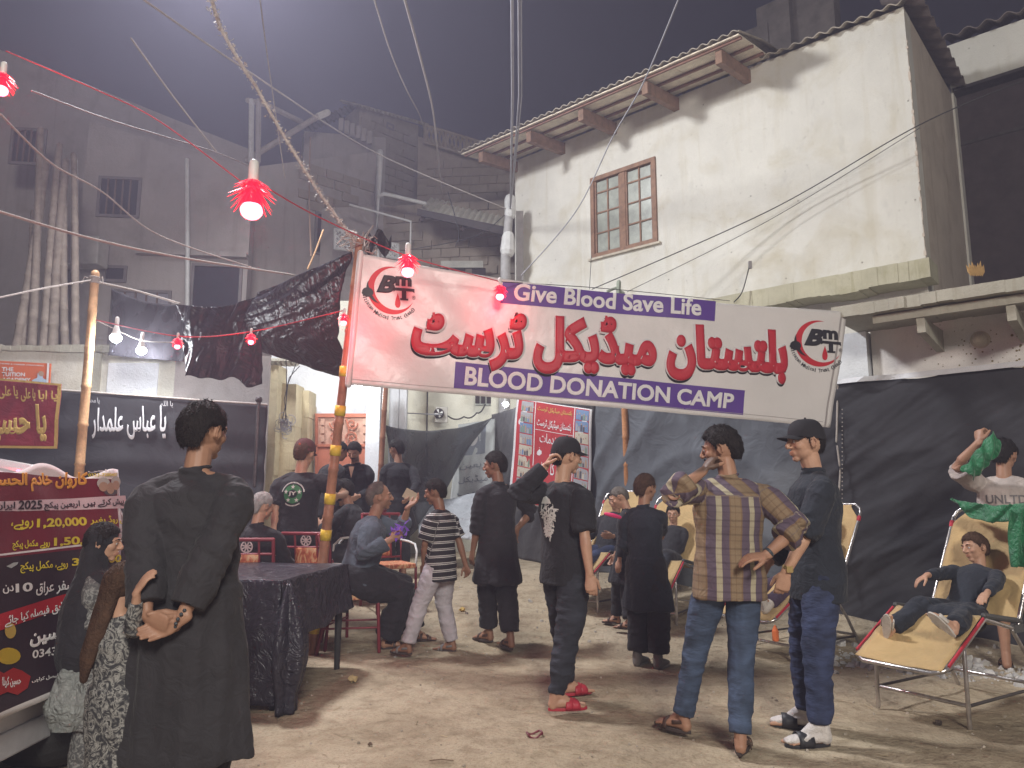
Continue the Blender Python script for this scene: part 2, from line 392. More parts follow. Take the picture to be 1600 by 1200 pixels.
# ================================================================== GROUND
def axis(a, b, fine0, fine1, fs, cs):
    x = a; out = [a]
    while x < b:
        st = fs if fine0 <= x <= fine1 else min(cs, fs + .12 * (fine0 - x if x < fine0 else x - fine1) + fs)
        x += st; out.append(x)
    return out
def gz(x, y):
    k = max(0, 1 - abs(x) / 14) * max(0, 1 - abs(y - 5) / 16)
    return gh(x, y) + k * (.016 * noise.noise(V((x * 1.3, y * 1.3, 0))) + .012 * abs(noise.noise(V((x * 2.6, y * 3.4, 11)))) + .010 * noise.noise(V((x * 5, y * 5, 3))) + .012 * abs(noise.noise(V((x * .9 + y * .3, y * 3.2, 7)))) - .008)
gx = axis(-60, 60, -5, 5.5, .07, 8); gy = axis(-40, 90, 1.6, 10, .07, 8)
g = MB(); W_ = len(gx)
g.add([V((x, y, gz(x, y))) for y in gy for x in gx], [(j * W_ + i, j * W_ + i + 1, (j + 1) * W_ + i + 1, (j + 1) * W_ + i) for j in range(len(gy) - 1) for i in range(W_ - 1)])
struct('ground', g, m_ground(), smooth=True)
# pebbles and crumbs of rubble nobody could count
def pebbles(name, n, fn, smin, smax, m, seed):
    rr = random.Random(seed); b = MB()
    for _ in range(n):
        x, y = fn(rr); s = smin + (smax - smin) * rr.random() ** 3; h = s * (.5 + .4 * rr.random())
        q = Matrix.Rotation(rr.random() * 6.3, 3, 'Z') @ Matrix.Rotation(rr.random() - .5, 3, 'X')
        vs = [q @ V(p) for p in ((-s, -s * .7, -h), (s, -s * .6, -h), (s * .8, s, -h), (-s * .9, s * .8, -h), (-s * .6, -s * .3, h), (s * .5, -s * .5, h * .8), (s * .3, s * .5, h), (-s * .4, s * .5, h * .7))]
        vs = [v + V([rr.uniform(-.25, .25) * s for _ in range(3)]) + V((x, y, gz(x, y) + h * .35)) for v in vs]
        b.add(vs, [(0, 3, 2, 1), (4, 5, 6, 7), (0, 1, 5, 4), (1, 2, 6, 5), (2, 3, 7, 6), (3, 0, 4, 7)])
    o = b.build(name, m); tag(o, None, None, None, 'stuff'); return o
PEB = mat('pebble_stone', (.36, .31, .25), .9, .4, 3, .3, 60)
tag(pebbles('gravel', 4200, lambda r: (r.uniform(-4.5, 5), r.uniform(2, 10.5)), .002, .011, PEB, 1), 'small pebbles and crumbs scattered over the sandy ground', 'gravel')
tag(pebbles('rubble', 420, lambda r: (lambda a, c: (3.0 + a * .9 + c * .5, 6.3 - a * .55 + c * .6))(r.uniform(-.4, 1.4), r.gauss(0, .25)), .008, .05, mat('rubble_chip', (.45, .44, .42), .9, .45, 4, .3), 2), 'pale rubble and litter heaped at the foot of the black cloth', 'rubble')
tag(pebbles('litter', 260, lambda r: (r.uniform(-1.3, 4.3), r.uniform(6.4, 11)), .006, .03, mat('litter_chip', (.40, .37, .33), .9, .5, 4, .3), 5), 'bits of litter and broken stone before the back cloths', 'litter')

# ================================================================== WHITE HOUSE ON THE RIGHT
A = V((xat(805, 13), 13, 0)); B = V((xat(1437, 8.6, 300), 8.6, 0))
d = (B - A).normalized(); nn = V((d.y, -d.x, 0))
if nn.y > 0: nn = -nn
LEN = (B - A).length
def wp(s, z, off=0, o=A): return V((o.x, o.y, 0)) + d * s + nn * off + V((0, 0, z))
def wsz(px, py, o=A, off=0):
    r = ray(px, py); c = V((0, 0, CAMZ)); q = V((o.x, o.y, 0)) + nn * off
    t = (q - c).dot(nn) / r.dot(nn); p = c + r * t
    return (p - q).dot(d), p.z
TOP = 7.55
house = thing('white_house', 'two storey white plastered house with stained walls and brown window, right of the banner', 'house', A)
s0, zt = wsz(923, 272); s1, _ = wsz(1026, 300); _, zb = wsz(975, 392); _, zt = wsz(975, 262)
LEDGE = zat(418, 8.6)
def slab(b, s0, s1, z0, z1, off0=0, off1=-.3, o=A):
    p = [wp(s0, z0, off0, o), wp(s1, z0, off0, o), wp(s1, z0, off1, o), wp(s0, z0, off1, o)]
    return b.prism(p, (0, 0, z1 - z0))
wl = MB()
for a in ((0, s0, -.3, TOP), (s0, s1, -.3, zb), (s0, s1, zt, TOP), (s1, LEN, -.3, TOP)): slab(wl, *a)
# the far end of the house and the side return (built thick)
wl.prism([wp(0, -.3, -.3), wp(.3, -.3, -.3), wp(.3, -.3, -6), wp(0, -.3, -6)], (0, 0, TOP + .3))
wl.build('front_wall', WHITE, house)
rt = MB(); RL = 2.75
rt.prism([wp(LEN - .003, -.3, -.02), wp(LEN - .003, -.3, -RL), wp(LEN - .3, -.3, -RL), wp(LEN - .3, -.3, -.3)], (0, 0, TOP + .3))
for i in range(70):   # ragged broken plaster edge at the corner
    z = 3.9 + i * .046; h = .03 + .05 * random.random(); e = .008 + .022 * random.random()
    rt.box(wp(LEN, z, -.012), (e, e, h), rz=math.atan2(d.y, d.x))
o_ = rt.build('side_wall', DARKR, house)
# recessed bay with dark opening
rb = MB(); E0 = wp(LEN, 0, -RL)
slab(rb, 0, 3.2, 7.6, 8.35, 0, -.3, E0); slab(rb, 0, .03, 3.0, 7.6, 0, -.3, E0)
rb.build('bay_wall', WHITE, house)
rb = MB(); slab(rb, .03, 3.2, 3.0, 7.6, -.22, -.3, E0); rb.build('dark_shutter', mat('dark_brown_shutter', (.055, .04, .042), .7, .3, 5, .3, 20), house)
rb = MB(); slab(rb, .03, 3.2, 6.75, 6.80, -.2, -.22, E0); slab(rb, .03, 3.2, 7.55, 7.6, .04, -.2, E0)
rb.build('shutter_rail', IRON, house)
# window
wf = MB(); fw = .07
for a in ((s0, s1, zt - fw, zt), (s0, s1, zb, zb + fw), (s0, s0 + fw, zb + fw, zt - fw), (s1 - fw, s1, zb + fw, zt - fw)): slab(wf, *a, .03, -.08)
win = wf.build('window', WOODG, house)
bars = MB(); mid = (s0 + s1) / 2
slab(bars, mid - .05, mid + .05, zb + fw, zt - fw, .012, -.05)
for c0, c1 in ((s0 + fw, mid - .05), (mid + .05, s1 - fw)):
    m_ = (c0 + c1) / 2; slab(bars, m_ - .012, m_ + .012, zb + fw, zt - fw, -.01, -.05)
    for k in range(1, 4):
        z = zb + fw + (zt - zb - 2 * fw) * k / 3.6; slab(bars, c0, c1, z - .012, z + .012, -.012, -.052)
    slab(bars, c0, c0 + .03, zb + fw, zt - fw, 0, -.05); slab(bars, c1 - .03, c1, zb + fw, zt - fw, 0, -.05)
bars.build('sash_bars', WOODG, win)
for c0, c1 in ((s0 + fw, mid - .05), (mid + .05, s1 - fw)):
    m_ = (c0 + c1) / 2
    for a0, a1 in ((c0 + .03, m_ - .012), (m_ + .012, c1 - .03)):
        for k in range(4):
            z0 = zb + fw + (zt - zb - 2 * fw) * k / 3.6 + .012; z1 = zb + fw + (zt - zb - 2 * fw) * min(3.6, k + 1) / 3.6 - .012
            q = MB(); slab(q, a0, a1, z0, z1, -.03, -.036); q.build('pane', GLASS, win)
sl = MB(); slab(sl, s0 - .05, s1 + .05, zb - .035, zb - .002, .05, -.05); sl.build('sill', mat('old_sill', (.5, .45, .36), .9, .3, 8), win)
# ledge at the floor line
lg = MB(); n_ = 40
for i in range(n_):
    a = LEN * .34 + (LEN + .12 - LEN * .34) * i / n_; b_ = LEN * .34 + (LEN + .12 - LEN * .34) * (i + 1) / n_
    slab(lg, a, b_, LEDGE - .24 - .05 * noise.noise(V((a * 2, 0, 0))), LEDGE + .01 * noise.noise(V((a * 6, 1, 0))), .42 + .015 * noise.noise(V((a * 5, 2, 0))), .002)
lg.build('ledge', plaster('mossy_ledge', (.50, .47, .34), (.26, .23, .10), .9, pscale=3, spots=False), house)
# eave: beams, battens, boards
OV = 1.05; ze = TOP + .02
be_x = [(806, 268), (880, 243), (960, 212), (1057, 167), (1168, 118)]
bs = [wsz(x, y)[0] for x, y in be_x]
def tilt(q):   # the eave falls away from the wall
    for v in q.v: v.z -= .17 * max(0, (v - A).dot(nn))
    return q
for s in bs:
    q = MB(); slab(q, s - .05, s + .05, TOP - .2, TOP - .001, OV - .1, -.25); tilt(q).build('eave_beam', WOODB, house, bevel=.006)
s_end = bs[-1] + .35
for k, off in enumerate((.25, .6, .98)):
    q = MB(); slab(q, bs[0] - .35, s_end, TOP, TOP + .035, off + .02, off - .02); tilt(q).build('batten', mat('red_brown_batten', (.20, .10, .07), .7, .3, 9), house)
nb = 10
for k in range(nb):
    a = bs[0] - .38 + (s_end - bs[0] + .38) * k / nb; b_ = bs[0] - .38 + (s_end - bs[0] + .38) * (k + 1) / nb - .006
    for o0, o1 in ((OV, .61), (.60, .0)):
        q = MB(); z = TOP + .037 + .004 * random.random(); slab(q, a, b_, z, z + .02, o0 + .01 * random.random(), o1); tilt(q).build('eave_board', SHEET, house)
# wavy sheet on top of the eave and along the wall head
cs = MB()
def corr(u, v): 
    s = bs[0] - .42 + (s_end - bs[0] + .45) * u; return wp(s, TOP + .085 + .02 * math.sin(s * 42) + .25 * v, OV + .05 - 1.6 * v)
cs.sheet(corr, 260, 2, .012); tilt(cs).build('roof_sheet', CORR, house)
cs = MB()
def corr2(u, v):
    s = s_end - .1 + (LEN + .15 - s_end + .1) * u; return wp(s, TOP - .02 + .022 * math.sin(s * 36) + .02 * noise.noise(V((s * 3, 0, 0))) + .36 * v, .16 - .75 * v)
cs.sheet(corr2, 200, 3, .012); cs.build('roof_sheet', CORR, house)
cs = MB()
def corr3(u, v): return wp(LEN + .22 - .5 * v, TOP + .02 + .04 * math.sin(u * 60) + .25 * v, .1 - (RL + .2) * u)
cs.sheet(corr3, 80, 2, .012); cs.build('roof_sheet', mat('dark_roof_sheet', (.17, .14, .13), .85, .3, 4), house)
cs = MB()
def corr4(u, v): return wp(3.3 * u, 8.37 + .04 * math.sin(u * 80) + .3 * v, .25 - .8 * v, E0)
cs.sheet(corr4, 90, 2, .012); cs.build('roof_sheet', mat('dark_roof_sheet', (.17, .14, .13), .85, .3, 4), house)
# stepped block work standing on the roof
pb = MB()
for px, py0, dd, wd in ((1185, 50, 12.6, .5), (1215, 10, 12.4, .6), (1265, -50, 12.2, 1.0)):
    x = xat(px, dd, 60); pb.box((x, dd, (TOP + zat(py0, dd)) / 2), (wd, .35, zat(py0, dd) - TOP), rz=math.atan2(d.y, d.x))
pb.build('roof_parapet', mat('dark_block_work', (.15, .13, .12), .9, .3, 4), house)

# ground-floor annex with concrete canopy
C0 = V((xat(1318, 7.15), 7.15, 0)); L0 = V((3.83, 7.74, 0)); CZ = zat(481, 7.15)
annex = thing('annex', 'low white annex with a concrete canopy and rust speckled wall at the right edge', 'annex', L0)
q = MB(); slab(q, .02, 6, -.3, CZ - .1, 0, -.25, L0); slab(q, .02, .3, -.3, CZ - .1, -.25, -1.4, L0); q.build('front_wall', WHITE2, annex)
q = MB(); slab(q, -.62, .0, -.3, CZ - .12, .10, -.2, L0); q.build('corner_pillar', BLUEW, annex)
cn = MB(); ofc = (C0 - L0).dot(nn)
cs0 = (C0 - L0).dot(d)
for i in range(46):
    a = cs0 + (6 - cs0) * i / 46; b_ = cs0 + (6 - cs0) * (i + 1) / 46
    slab(cn, a, b_, CZ - .11 - .02 * noise.noise(V((a * 3, 0, 5))), CZ + .012 * noise.noise(V((a * 7, 1, 5))), ofc + .012 * noise.noise(V((a * 6, 2, 5))), -.02, L0)
cn.build('canopy_slab', CONC, annex)
q = MB(); slab(q, cs0 + .35, 6, CZ - .20, CZ - .125, ofc - .10, ofc - .2, L0); q.build('canopy_beam', CONC, annex)
q = MB(); slab(q, -.1, 6, CZ - .02, CZ + .02, -.02, -1.9, L0); q.build('flat_roof', CONC, annex)
for px in (1428, 1570):
    s, z = wsz(px, 470, L0, ofc - .1)
    q = MB(); q.prism([wp(s, CZ - .205, ofc - .12, L0), wp(s, CZ - .205, .0, L0), wp(s, CZ - .42, .0, L0), wp(s, CZ - .34, ofc - .14, L0)], d * .07)
    q.build('bracket', CONC, annex)
s, z = wsz(1532, 531, L0)
q = MB(); c = wp(s, z, .0, L0)
q.tube([c, c + nn * .02, c + nn * .021], [.085, .085, .07], 20); q.build('rose', mat('cream_fitting', (.62, .56, .44), .6, .1), annex, smooth=False)
q = MB(); q.tube([c + nn * .02, c + nn * .07], [.055, .045], 16); q.tube([c + nn * .07, c + nn * .085], [.025, .022], 12); q.build('lamp_holder', mat('cream_fitting', (.62, .56, .44), .6, .1), annex)
q = MB()   # rust specks thrown on the wall: small raised flakes
rr = random.Random(4)
for _ in range(80):
    u = rr.random(); px = 1440 + 170 * u ** .6; py = 560 - (px - 1440) * .02 + rr.gauss(0, 22); 
    if py > 585 or py < 490: continue
    s, z = wsz(px, py, L0); r_ = rr.uniform(.004, .012) * (.6 + .7 * u)
    q.tube([wp(s, z, .0005, L0), wp(s, z, .003, L0)], r_, 6, cap=False)
q.build('paint_flake', mat('rust_speck', (.22, .17, .08), .9, .3, 30), annex, kind='stuff')
q = MB(); s, z = wsz(1340, 598, L0, .1)
for k in range(9): q.blob(wp(-.62 + k * .1, CZ - 1.05 + .02 * random.random(), .12, L0), (.06, .05, .035 + .02 * random.random()), nu=8, nv=6)
q.build('cement_lump', YEL, annex)
# dead leaves / clothes peg bundle on the ledge
q = MB()
for k in range(7):
    a = at(1517 + k * 3, 432, 7.7); q.add([a, a + V((.03, 0, .05)), a + V((.012 * (k - 3), .01, .14 + .02 * (k % 3))), a + V((-.02, .02, .06))], [(0, 1, 2, 3)])
one('dry_plant', q, mat('dry_leaf', (.45, .27, .10), .8, .3), 'withered leafy sprig caught on the top edge of the concrete canopy', 'plant')

# ================================================================== BUILDINGS BEHIND
def vwall(b, pxL, dL, pxR, dR, topL, topR, zb=-.3, th=.3, xr=None):
    """wall standing between two plan points, its top edge sloping from one to the other"""
    a = V((xat(pxL, dL, topL if xr is None else xr), dL, 0)); c = V((xat(pxR, dR, topR if xr is None else xr), dR, 0))
    k = (c - a).normalized(); n = V((-k.y, k.x, 0)); n = n if n.y > 0 else -n
    p = [V((a.x, a.y, zb)), V((c.x, c.y, zb)), V((c.x, c.y, zat(topR, dR))), V((a.x, a.y, zat(topL, dL)))]
    b.prism(p, n * th); return a, c, n
def rect_on(b, P, Q, u0, u1, z0, z1, proud=.01, th=.05, n=None):
    k = (Q - P); kk = k.normalized(); n = V((kk.y, -kk.x, 0)); n = n if n.y < 0 else -n
    a = P + k * u0; c = P + k * u1
    b.prism([V((a.x, a.y, z0)) + n * (proud - th), V((c.x, c.y, z0)) + n * (proud - th), V((c.x, c.y, z0)) + n * proud, V((a.x, a.y, z0)) + n * proud], (0, 0, z1 - z0))
BLK2 = BLOCKM
# big hazy block on the left
t1 = thing('apartment_block', 'tall grey apartment block with small dark windows at the far left behind the bamboo', 'building', (-8, 13.5, 0))
b = MB(); P, Q, _ = vwall(b, -420, 13.0, 385, 14.0, -60, 235, xr=400); b.build('wall', GREYW, t1)
b = MB(); P2, Q2, _ = vwall(b, 120, 12.55, 388, 12.9, 190, 262, xr=400); b.build('lower_wing', GREYW, t1)
def pwin(name, P, Q, x0, y0, x1, y1, m, par, proud=.02):
    k = (Q - P); kk = k.normalized(); n = V((kk.y, -kk.x, 0)); n = n if n.y < 0 else -n
    def hit(px, py):
        r = ray(px, py); c = V((0, 0, CAMZ)); t = (P - c).dot(n) / r.dot(n); p = c + r * t; return (p - P).dot(kk), p.z
    a, z1 = hit(x0, y0); c_, z0 = hit(x1, y1); w = k.length
    fr = MB(); f = .05
    for u0, u1, q0, q1 in ((a, c_, z1 - f, z1), (a, c_, z0, z0 + f), (a, a + f, z0 + f, z1 - f), (c_ - f, c_, z0 + f, z1 - f)): rect_on(fr, P, Q, u0 / w, u1 / w, q0, q1, proud + .03, .04)
    o = fr.build(name, mat('grey_frame', (.20, .18, .18), .7), par)
    if name == 'window' and c_ - a > .5:
        for i in range(1, 5): gr = MB(); rect_on(gr, P, Q, (a + f + (c_ - a - 2 * f) * (i / 5) - .012) / w, (a + f + (c_ - a - 2 * f) * (i / 5) + .012) / w, z0 + f, z1 - f, proud + .05, .03); gr.build('grille_bar', mat('rusty_bar', (.16, .11, .09), .7), o)
    pn = MB(); rect_on(pn, P, Q, (a + f) / w, (c_ - f) / w, z0 + f, z1 - f, proud, .03); pn.build('pane', m, o); return o
DG = mat('dark_window_glass', (.03, .03, .04), .3, .2, 3, 0)
pwin('window', P2, Q2, 156, 276, 218, 342, DG, t1); pwin('window', P2, Q2, 163, 415, 198, 442, DG, t1)
pwin('window', P2, Q2, 176, 452, 262, 560, mat('pale_shutter', (.28, .27, .31), .7), t1); pwin('doorway', P2, Q2, 301, 412, 372, 560, DG, t1)
pwin('window', P2, Q2, 20, 200, 70, 260, DG, t1)
b = MB(); rect_on(b, P2, Q2, .35, 1.0, zat(400, 12.7), zat(400, 12.7) + .08, .15, .2); b.build('floor_band', GREYW, t1)
b = MB(); b.box(at(128, 395, 12.3), (.75, .35, .5)); b.build('cooler_box', mat('cooler_grey', (.45, .43, .40), .7), t1, bevel=.02)
for x_ in (118, 292): b = MB(); b.tube([at(x_, 250, 12.4), at(x_ + 1, 400, 12.4), at(x_, 540, 12.4)], .04, 8); b.build('drain_pipe', PIPE, t1, smooth=True)
# beam frame on the roof edge
t2 = thing('flat_roof_house', 'hazy plastered house with an open roof frame, above the black awning', 'house', (xat(450, 14.5), 14.5, 0))
b = MB(); P3, Q3, _ = vwall(b, 384, 13.6, 592, 15.6, 262, 236, xr=330); b.build('wall', GREYW, t2)
b = MB(); P3b, Q3b, _ = vwall(b, 470, 15.4, 600, 16.2, 205, 215, zb=3, xr=330); b.build('upper_wall', GREYW, t2)
b = MB(); b.tube([at(386, 250, 13.55), at(498, 181, 14.7)], .06, 8); b.build('brace_beam', mat('pale_beam', (.42, .37, .34), .7), t2)
b = MB(); b.tube([at(497, 182, 14.7), at(511, 176, 14.7)], .08, 6); b.build('beam_end', mat('pale_beam_end', (.7, .68, .62), .7), t2)
for x in (392, 403):
    b = MB(); b.tube([at(x, 252, 13.5), at(x + 1, 158, 13.5)], .055, 6); b.build('post', PIPE if x == 392 else GREYW, t2)
b = MB(); b.tube([at(388, 157, 13.5), at(415, 163, 13.6), at(470, 190, 14.6)], .06, 6); b.build('top_rail', GREYW, t2)
b = MB()
for i in range(6):
    b.box(at(533 + i * 9, 195 + i * 4, 15.5), (.1, .06, .3))
b.build('railing', GREYW, t2, kind='stuff')
pwin('window', P3, Q3, 492, 330, 505, 400, DG, t2)
# tower with corrugated roof
t3 = thing('stair_tower', 'square grey stair tower with a corrugated sheet roof against the night sky', 'tower', (xat(600, 17), 17, 0))
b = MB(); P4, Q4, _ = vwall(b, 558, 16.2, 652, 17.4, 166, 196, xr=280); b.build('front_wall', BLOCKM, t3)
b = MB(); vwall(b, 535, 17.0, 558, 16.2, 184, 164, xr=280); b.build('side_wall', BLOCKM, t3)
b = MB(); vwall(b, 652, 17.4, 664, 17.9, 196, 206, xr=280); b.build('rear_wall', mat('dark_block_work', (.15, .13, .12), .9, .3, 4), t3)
b = MB()
ra, rb_ = at(562, 166, 15.9), at(670, 196, 17.5); rc, rd = at(527, 183, 17.2), at(545, 153, 16.2)
def tr(u, v):
    p = ra.lerp(rb_, u); q_ = p + V((-.55, .35, .32)); r_ = p.lerp(q_, v); r_.z += .035 * math.sin(u * 110); return r_
b.sheet(tr, 180, 2, .02); b.build('roof_sheet', CORR, t3)
b = MB(); b.sheet(lambda u, v: at(470, 200, 17.4).lerp(at(556, 160, 16.2), u) + V((0, .5 * v, .10 * v + .03 * math.sin(u * 80))), 100, 1, .02); b.build('roof_sheet', mat('dark_roof_sheet', (.17, .14, .13), .85, .3, 4), t3)
pwin('window', P4, Q4, 602, 191, 614, 206, DG, t3)
# block house with pierced parapet
t4 = thing('block_house', 'unplastered concrete block house with pierced parapet, pipes and small tin awning above the banner', 'house', (xat(700, 15), 15, 0))
b = MB(); P5, Q5, _ = vwall(b, 651, 15.6, 812, 15.4, 213, 262, xr=330); b.build('upper_wall', BLOCKM, t4)
b = MB(); P6, Q6, _ = vwall(b, 592, 15.0, 812, 14.6, 320, 345, xr=400); b.build('wall', BLOCKM, t4)
b = MB(); P7, Q7, _ = vwall(b, 500, 14.6, 600, 15.0, 325, 322, xr=400); b.build('wall', GREYW, t4)
b = MB()   # pierced parapet: frame, uprights and diamonds
pa, pb2 = at(664, 222, 15.45), at(795, 262, 15.2); up = V((0, 0, .40)); nseg = 20
b.tube([pa, pb2], .035, 6); b.tube([pa + up, pb2 + up], .035, 6)
for i in range(nseg + 1):
    p = pa.lerp(pb2, i / nseg); 
    if i < nseg:
        q_ = pa.lerp(pb2, (i + 1) / nseg); b.tube([p, q_ + up], .022, 4, cap=False); b.tube([p + up, q_], .022, 4, cap=False)
    if i % 5 == 0: b.tube([p, p + up], .04, 5)
b.build('pierced_parapet', BLOCKM, t4, kind='stuff')
# visible courses of blocks, every block its own piece
k6 = (Q6 - P6); w6 = k6.length; kk6 = k6.normalized(); n6 = V((kk6.y, -kk6.x, 0)); n6 = n6 if n6.y < 0 else -n6
bmesh_cache = []
for v in range(3):
    q = MB(); q.box((0, 0, 0), (.385, .05, .185)); me_o = q.build('block', BLOCKM); bmesh_cache.append(me_o)
    for vv in me_o.data.vertices: vv.co += V((random.uniform(-.012, .012), random.uniform(-.006, .006), random.uniform(-.008, .008)))
tmpl = [o.data for o in bmesh_cache]
for o in bmesh_cache: bpy.data.objects.remove(o)
def lay_blocks(P, Q, z0, z1, par, u0=0, u1=1, skip=.0, sd=1):
    k = Q - P; w = k.length; kk = k.normalized(); n = V((kk.y, -kk.x, 0)); n = n if n.y < 0 else -n; rz = math.atan2(kk.y, kk.x); rr = random.Random(sd); z = z0; row = 0
    while z < z1:
        s_ = u0 * w + (.2 if row % 2 else .0) + .2
        while s_ < u1 * w - .19:
            if rr.random() >= skip:
                o = bpy.data.objects.new('block', rr.choice(tmpl)); col.objects.link(o); o.parent = par
                p = P + kk * s_ + n * (.010 + rr.uniform(0, .016)); p.z = z; o.matrix_basis = WM[par.name].inverted() @ Matrix.Translation(p) @ Matrix.Rotation(rz, 4, 'Z')
            s_ += .4
        z += .2; row += 1
lay_blocks(P6, Q6, zat(432, 14.8) - .3, zat(432, 14.8) + 1.6, t4, .05, 1, .12, 1)
lay_blocks(P5, Q5, zat(330, 15.5) + .1, zat(250, 15.5), t4, 0, .98, .05, 2)
lay_blocks(P4, Q4, zat(330, 16.8), zat(185, 16.8) - .1, t3, .02, .98, .05, 3)
lay_blocks(P3, Q3, zat(330, 14.8) - .2, zat(262, 14.8), t2, .35, .98, .25, 4)
# tin awning
aw = [at(652, 334, 14.0), at(790, 366, 13.6), at(800, 336, 14.8), at(672, 310, 15.0)]
b = MB(); b.sheet(lambda u, v: aw[0].lerp(aw[1], u).lerp(aw[3].lerp(aw[2], u), v) + V((0, 0, .02 * math.sin(u * 90))), 90, 2, .012); b.build('awning_sheet', mat('pale_tin', (.58, .55, .46), .7, .2, 5), t4)
b = MB(); b.prism([aw[0] + V((0, -.03, -.03)), aw[1] + V((0, -.03, -.03)), aw[1] + V((0, -.03, .14)), aw[0] + V((0, -.03, .10))], (0, .04, 0)); b.build('awning_edge', mat('dark_edge', (.07, .06, .06), .8), t4)
for k in (0.05, .52, .97):
    p = aw[0].lerp(aw[1], k) + V((0, 0, -.1)); q_ = aw[3].lerp(aw[2], k) + V((0, 0, -.1)); b = MB(); b.tube([p, q_], (.06), 4); b.build('awning_beam', mat('dark_wood', (.07, .05, .045), .8, .3), t4)
for k in (.3, .6, .85):
    b = MB(); b.tube([aw[0].lerp(aw[3], k) + V((0, 0, -.04)), aw[1].lerp(aw[2], k) + V((0, 0, -.04))], .02, 4); b.build('batten', mat('dark_wood', (.07, .05, .045), .8, .3), t4)
def pipe(name, pts, r, m, par, label=None, cat=None):
    b = MB(); b.tube(pts, r, 10); o = b.build(name, m, par, smooth=True); return o
pipe('drain_pipe', [at(594, 238, 14.2), at(590, 300, 14.2), at(588, 400, 14.2), at(587, 470, 14.2)], .065, PIPE, t4)
pipe('branch_pipe', [at(594, 306, 14.15), at(600, 303, 14.1), at(615, 306, 14.1), at(664, 318, 14.1)], .04, PIPE, t4)
pipe('thin_pipe', [at(547, 320, 14.0), at(642, 346, 14.0), at(641, 400, 14.0)], .022, PIPE, t4)
for (x0, y0, x1, y1, dd) in ((523, 358, 556, 388, 14.0), (598, 378, 622, 400, 14.2)):   # pierced vent blocks
    b = MB()
    for i in range(5):
        for a_, c_ in (((0, i / 4), (i / 4, 0)), ((i / 4, 1), (1, i / 4)), ((0, i / 4), (1 - i / 4, 1)), ((i / 4, 0), (1, 1 - i / 4))):
            f = lambda q: at(x0 + (x1 - x0) * q[0], y0 + (y1 - y0) * q[1] + 4 * q[0], dd); b.tube([f(a_), f(c_)], .018, 4, cap=False)
    for a_, c_ in (((0, 0), (1, 0)), ((1, 0), (1, 1)), ((1, 1), (0, 1)), ((0, 1), (0, 0))): b.tube([f(a_), f(c_)], .025, 4)
    b.build('pierced_vent', PIPE, t4)
q = MB(); q.box(at(722, 414, 14.3), (.85, .1, .14)); q.build('lintel', mat('grey_lintel', (.46, .45, .40), .9), t4)
for x in (690, 716, 748): q = MB(); q.box(at(x, 428, 14.35), (.28, .08, .22)); q.build('vent_hole', DARK, t4)

# ---- ground floor row behind the tables
t5 = thing('cream_house', 'cream house front with meter box, fan hole and wiring behind the sagging net', 'house', (0, 12.4, 0))
b = MB(); P8, Q8, _ = vwall(b, 470, 11.8, 832, 13.0, 470, 470, zb=0); b.build('wall', plaster('cream_plaster', (.80, .78, .66), (.45, .36, .2), .35, pscale=1.6), t5)
b = MB(); b.box(at(690, 648, 12.2), (.20, .06, .26)); o = b.build('vent_box', mat('grey_box', (.45, .43, .38), .7), t5)
b = MB(); c = at(686, 646, 12.15); b.tube([c, c + V((0, -.03, 0))], .085, 18, cap=False); b.build('fan_hole', DARK, t5)
b = MB()
for k in range(4):
    a = k * 1.57; b.prism([c + V((0, -.034, 0)), c + V((.07 * math.cos(a), -.036, .07 * math.sin(a))), c + V((.07 * math.cos(a + .6), -.036, .07 * math.sin(a + .6)))], (0, -.004, 0))
b.build('fan_blade', PIPE, t5)
b = MB(); b.box(at(755, 622, 12.3), (.26, .12, .26)); o = b.build('meter_box', mat('meter_grey', (.42, .44, .40), .6), t5)
for i in range(3): b = MB(); b.box(at(746 + i * 9, 622, 12.22), (.07, .02, .18)); b.build('meter_window', DARK, t5)
pipe('conduit', cable([at(758, 632, 12.2), at(745, 645, 12.2), at(725, 651, 12.1), at(700, 650, 12.1)], .05, 8), .012, WIREM, t5)
pipe('conduit', [at(668, 600, 12.1), at(667, 680, 12.1), at(668, 780, 12.1)], .012, WIREM, t5)
pipe('conduit', [at(625, 645, 12.0), at(690, 648, 12.1)], .01, WIREG, t5)
for x, w_ in ((617, .16), (630, .12)):
    b = MB(); a = V((xat(x, 11.6, 640), 11.6, 0)); b.box((a.x, a.y, 2.0), (w_, .15, 4.2)); b.build('pilaster', BLUEW, t5)
t6 = thing('blue_white_house', 'bluish white wall lit by a bare bulb, above the red gate', 'house', (-2.2, 11.3, 0))
b = MB(); P9, Q9, _ = vwall(b, 425, 11.0, 600, 11.35, 540, 560, zb=0); b.build('wall', BLUEW, t6)
b = MB(); a = V((xat(586, 10.9, 640), 10.9, 0)); b.box((a.x, a.y, 1.7), (.2, .3, 3.6)); b.build('gate_pillar', BLUEW, t6)
# red metal gate with scroll panel
gt = thing('metal_gate', 'terracotta red metal gate with a scrollwork upper panel behind the seated men', 'gate', (xat(535, 10.8), 10.8, .3))
gy_ = 10.85; TER = mat('terracotta_paint', (.50, .17, .10), .6, .15, 6); TERL = mat('faded_terracotta', (.55, .33, .24), .7, .15, 6)
def gq(px, py, y=gy_): return at(px, py, y)
b = MB()
fr = MB(); 
for (x0, y0, x1, y1) in ((492, 646, 582, 652), (492, 694, 582, 698), (492, 652, 496, 800), (578, 652, 582, 800)):
    fr.prism([gq(x0, y1), gq(x1, y1), gq(x1, y0), gq(x0, y0)], (0, .05, 0))
fr.build('gate_frame', TER, gt)
b.prism([gq(496, 800, gy_ + .02), gq(578, 800, gy_ + .02), gq(578, 698, gy_ + .02), gq(496, 698, gy_ + .02)], (0, .02, 0)); b.build('lower_panel', TER, gt)
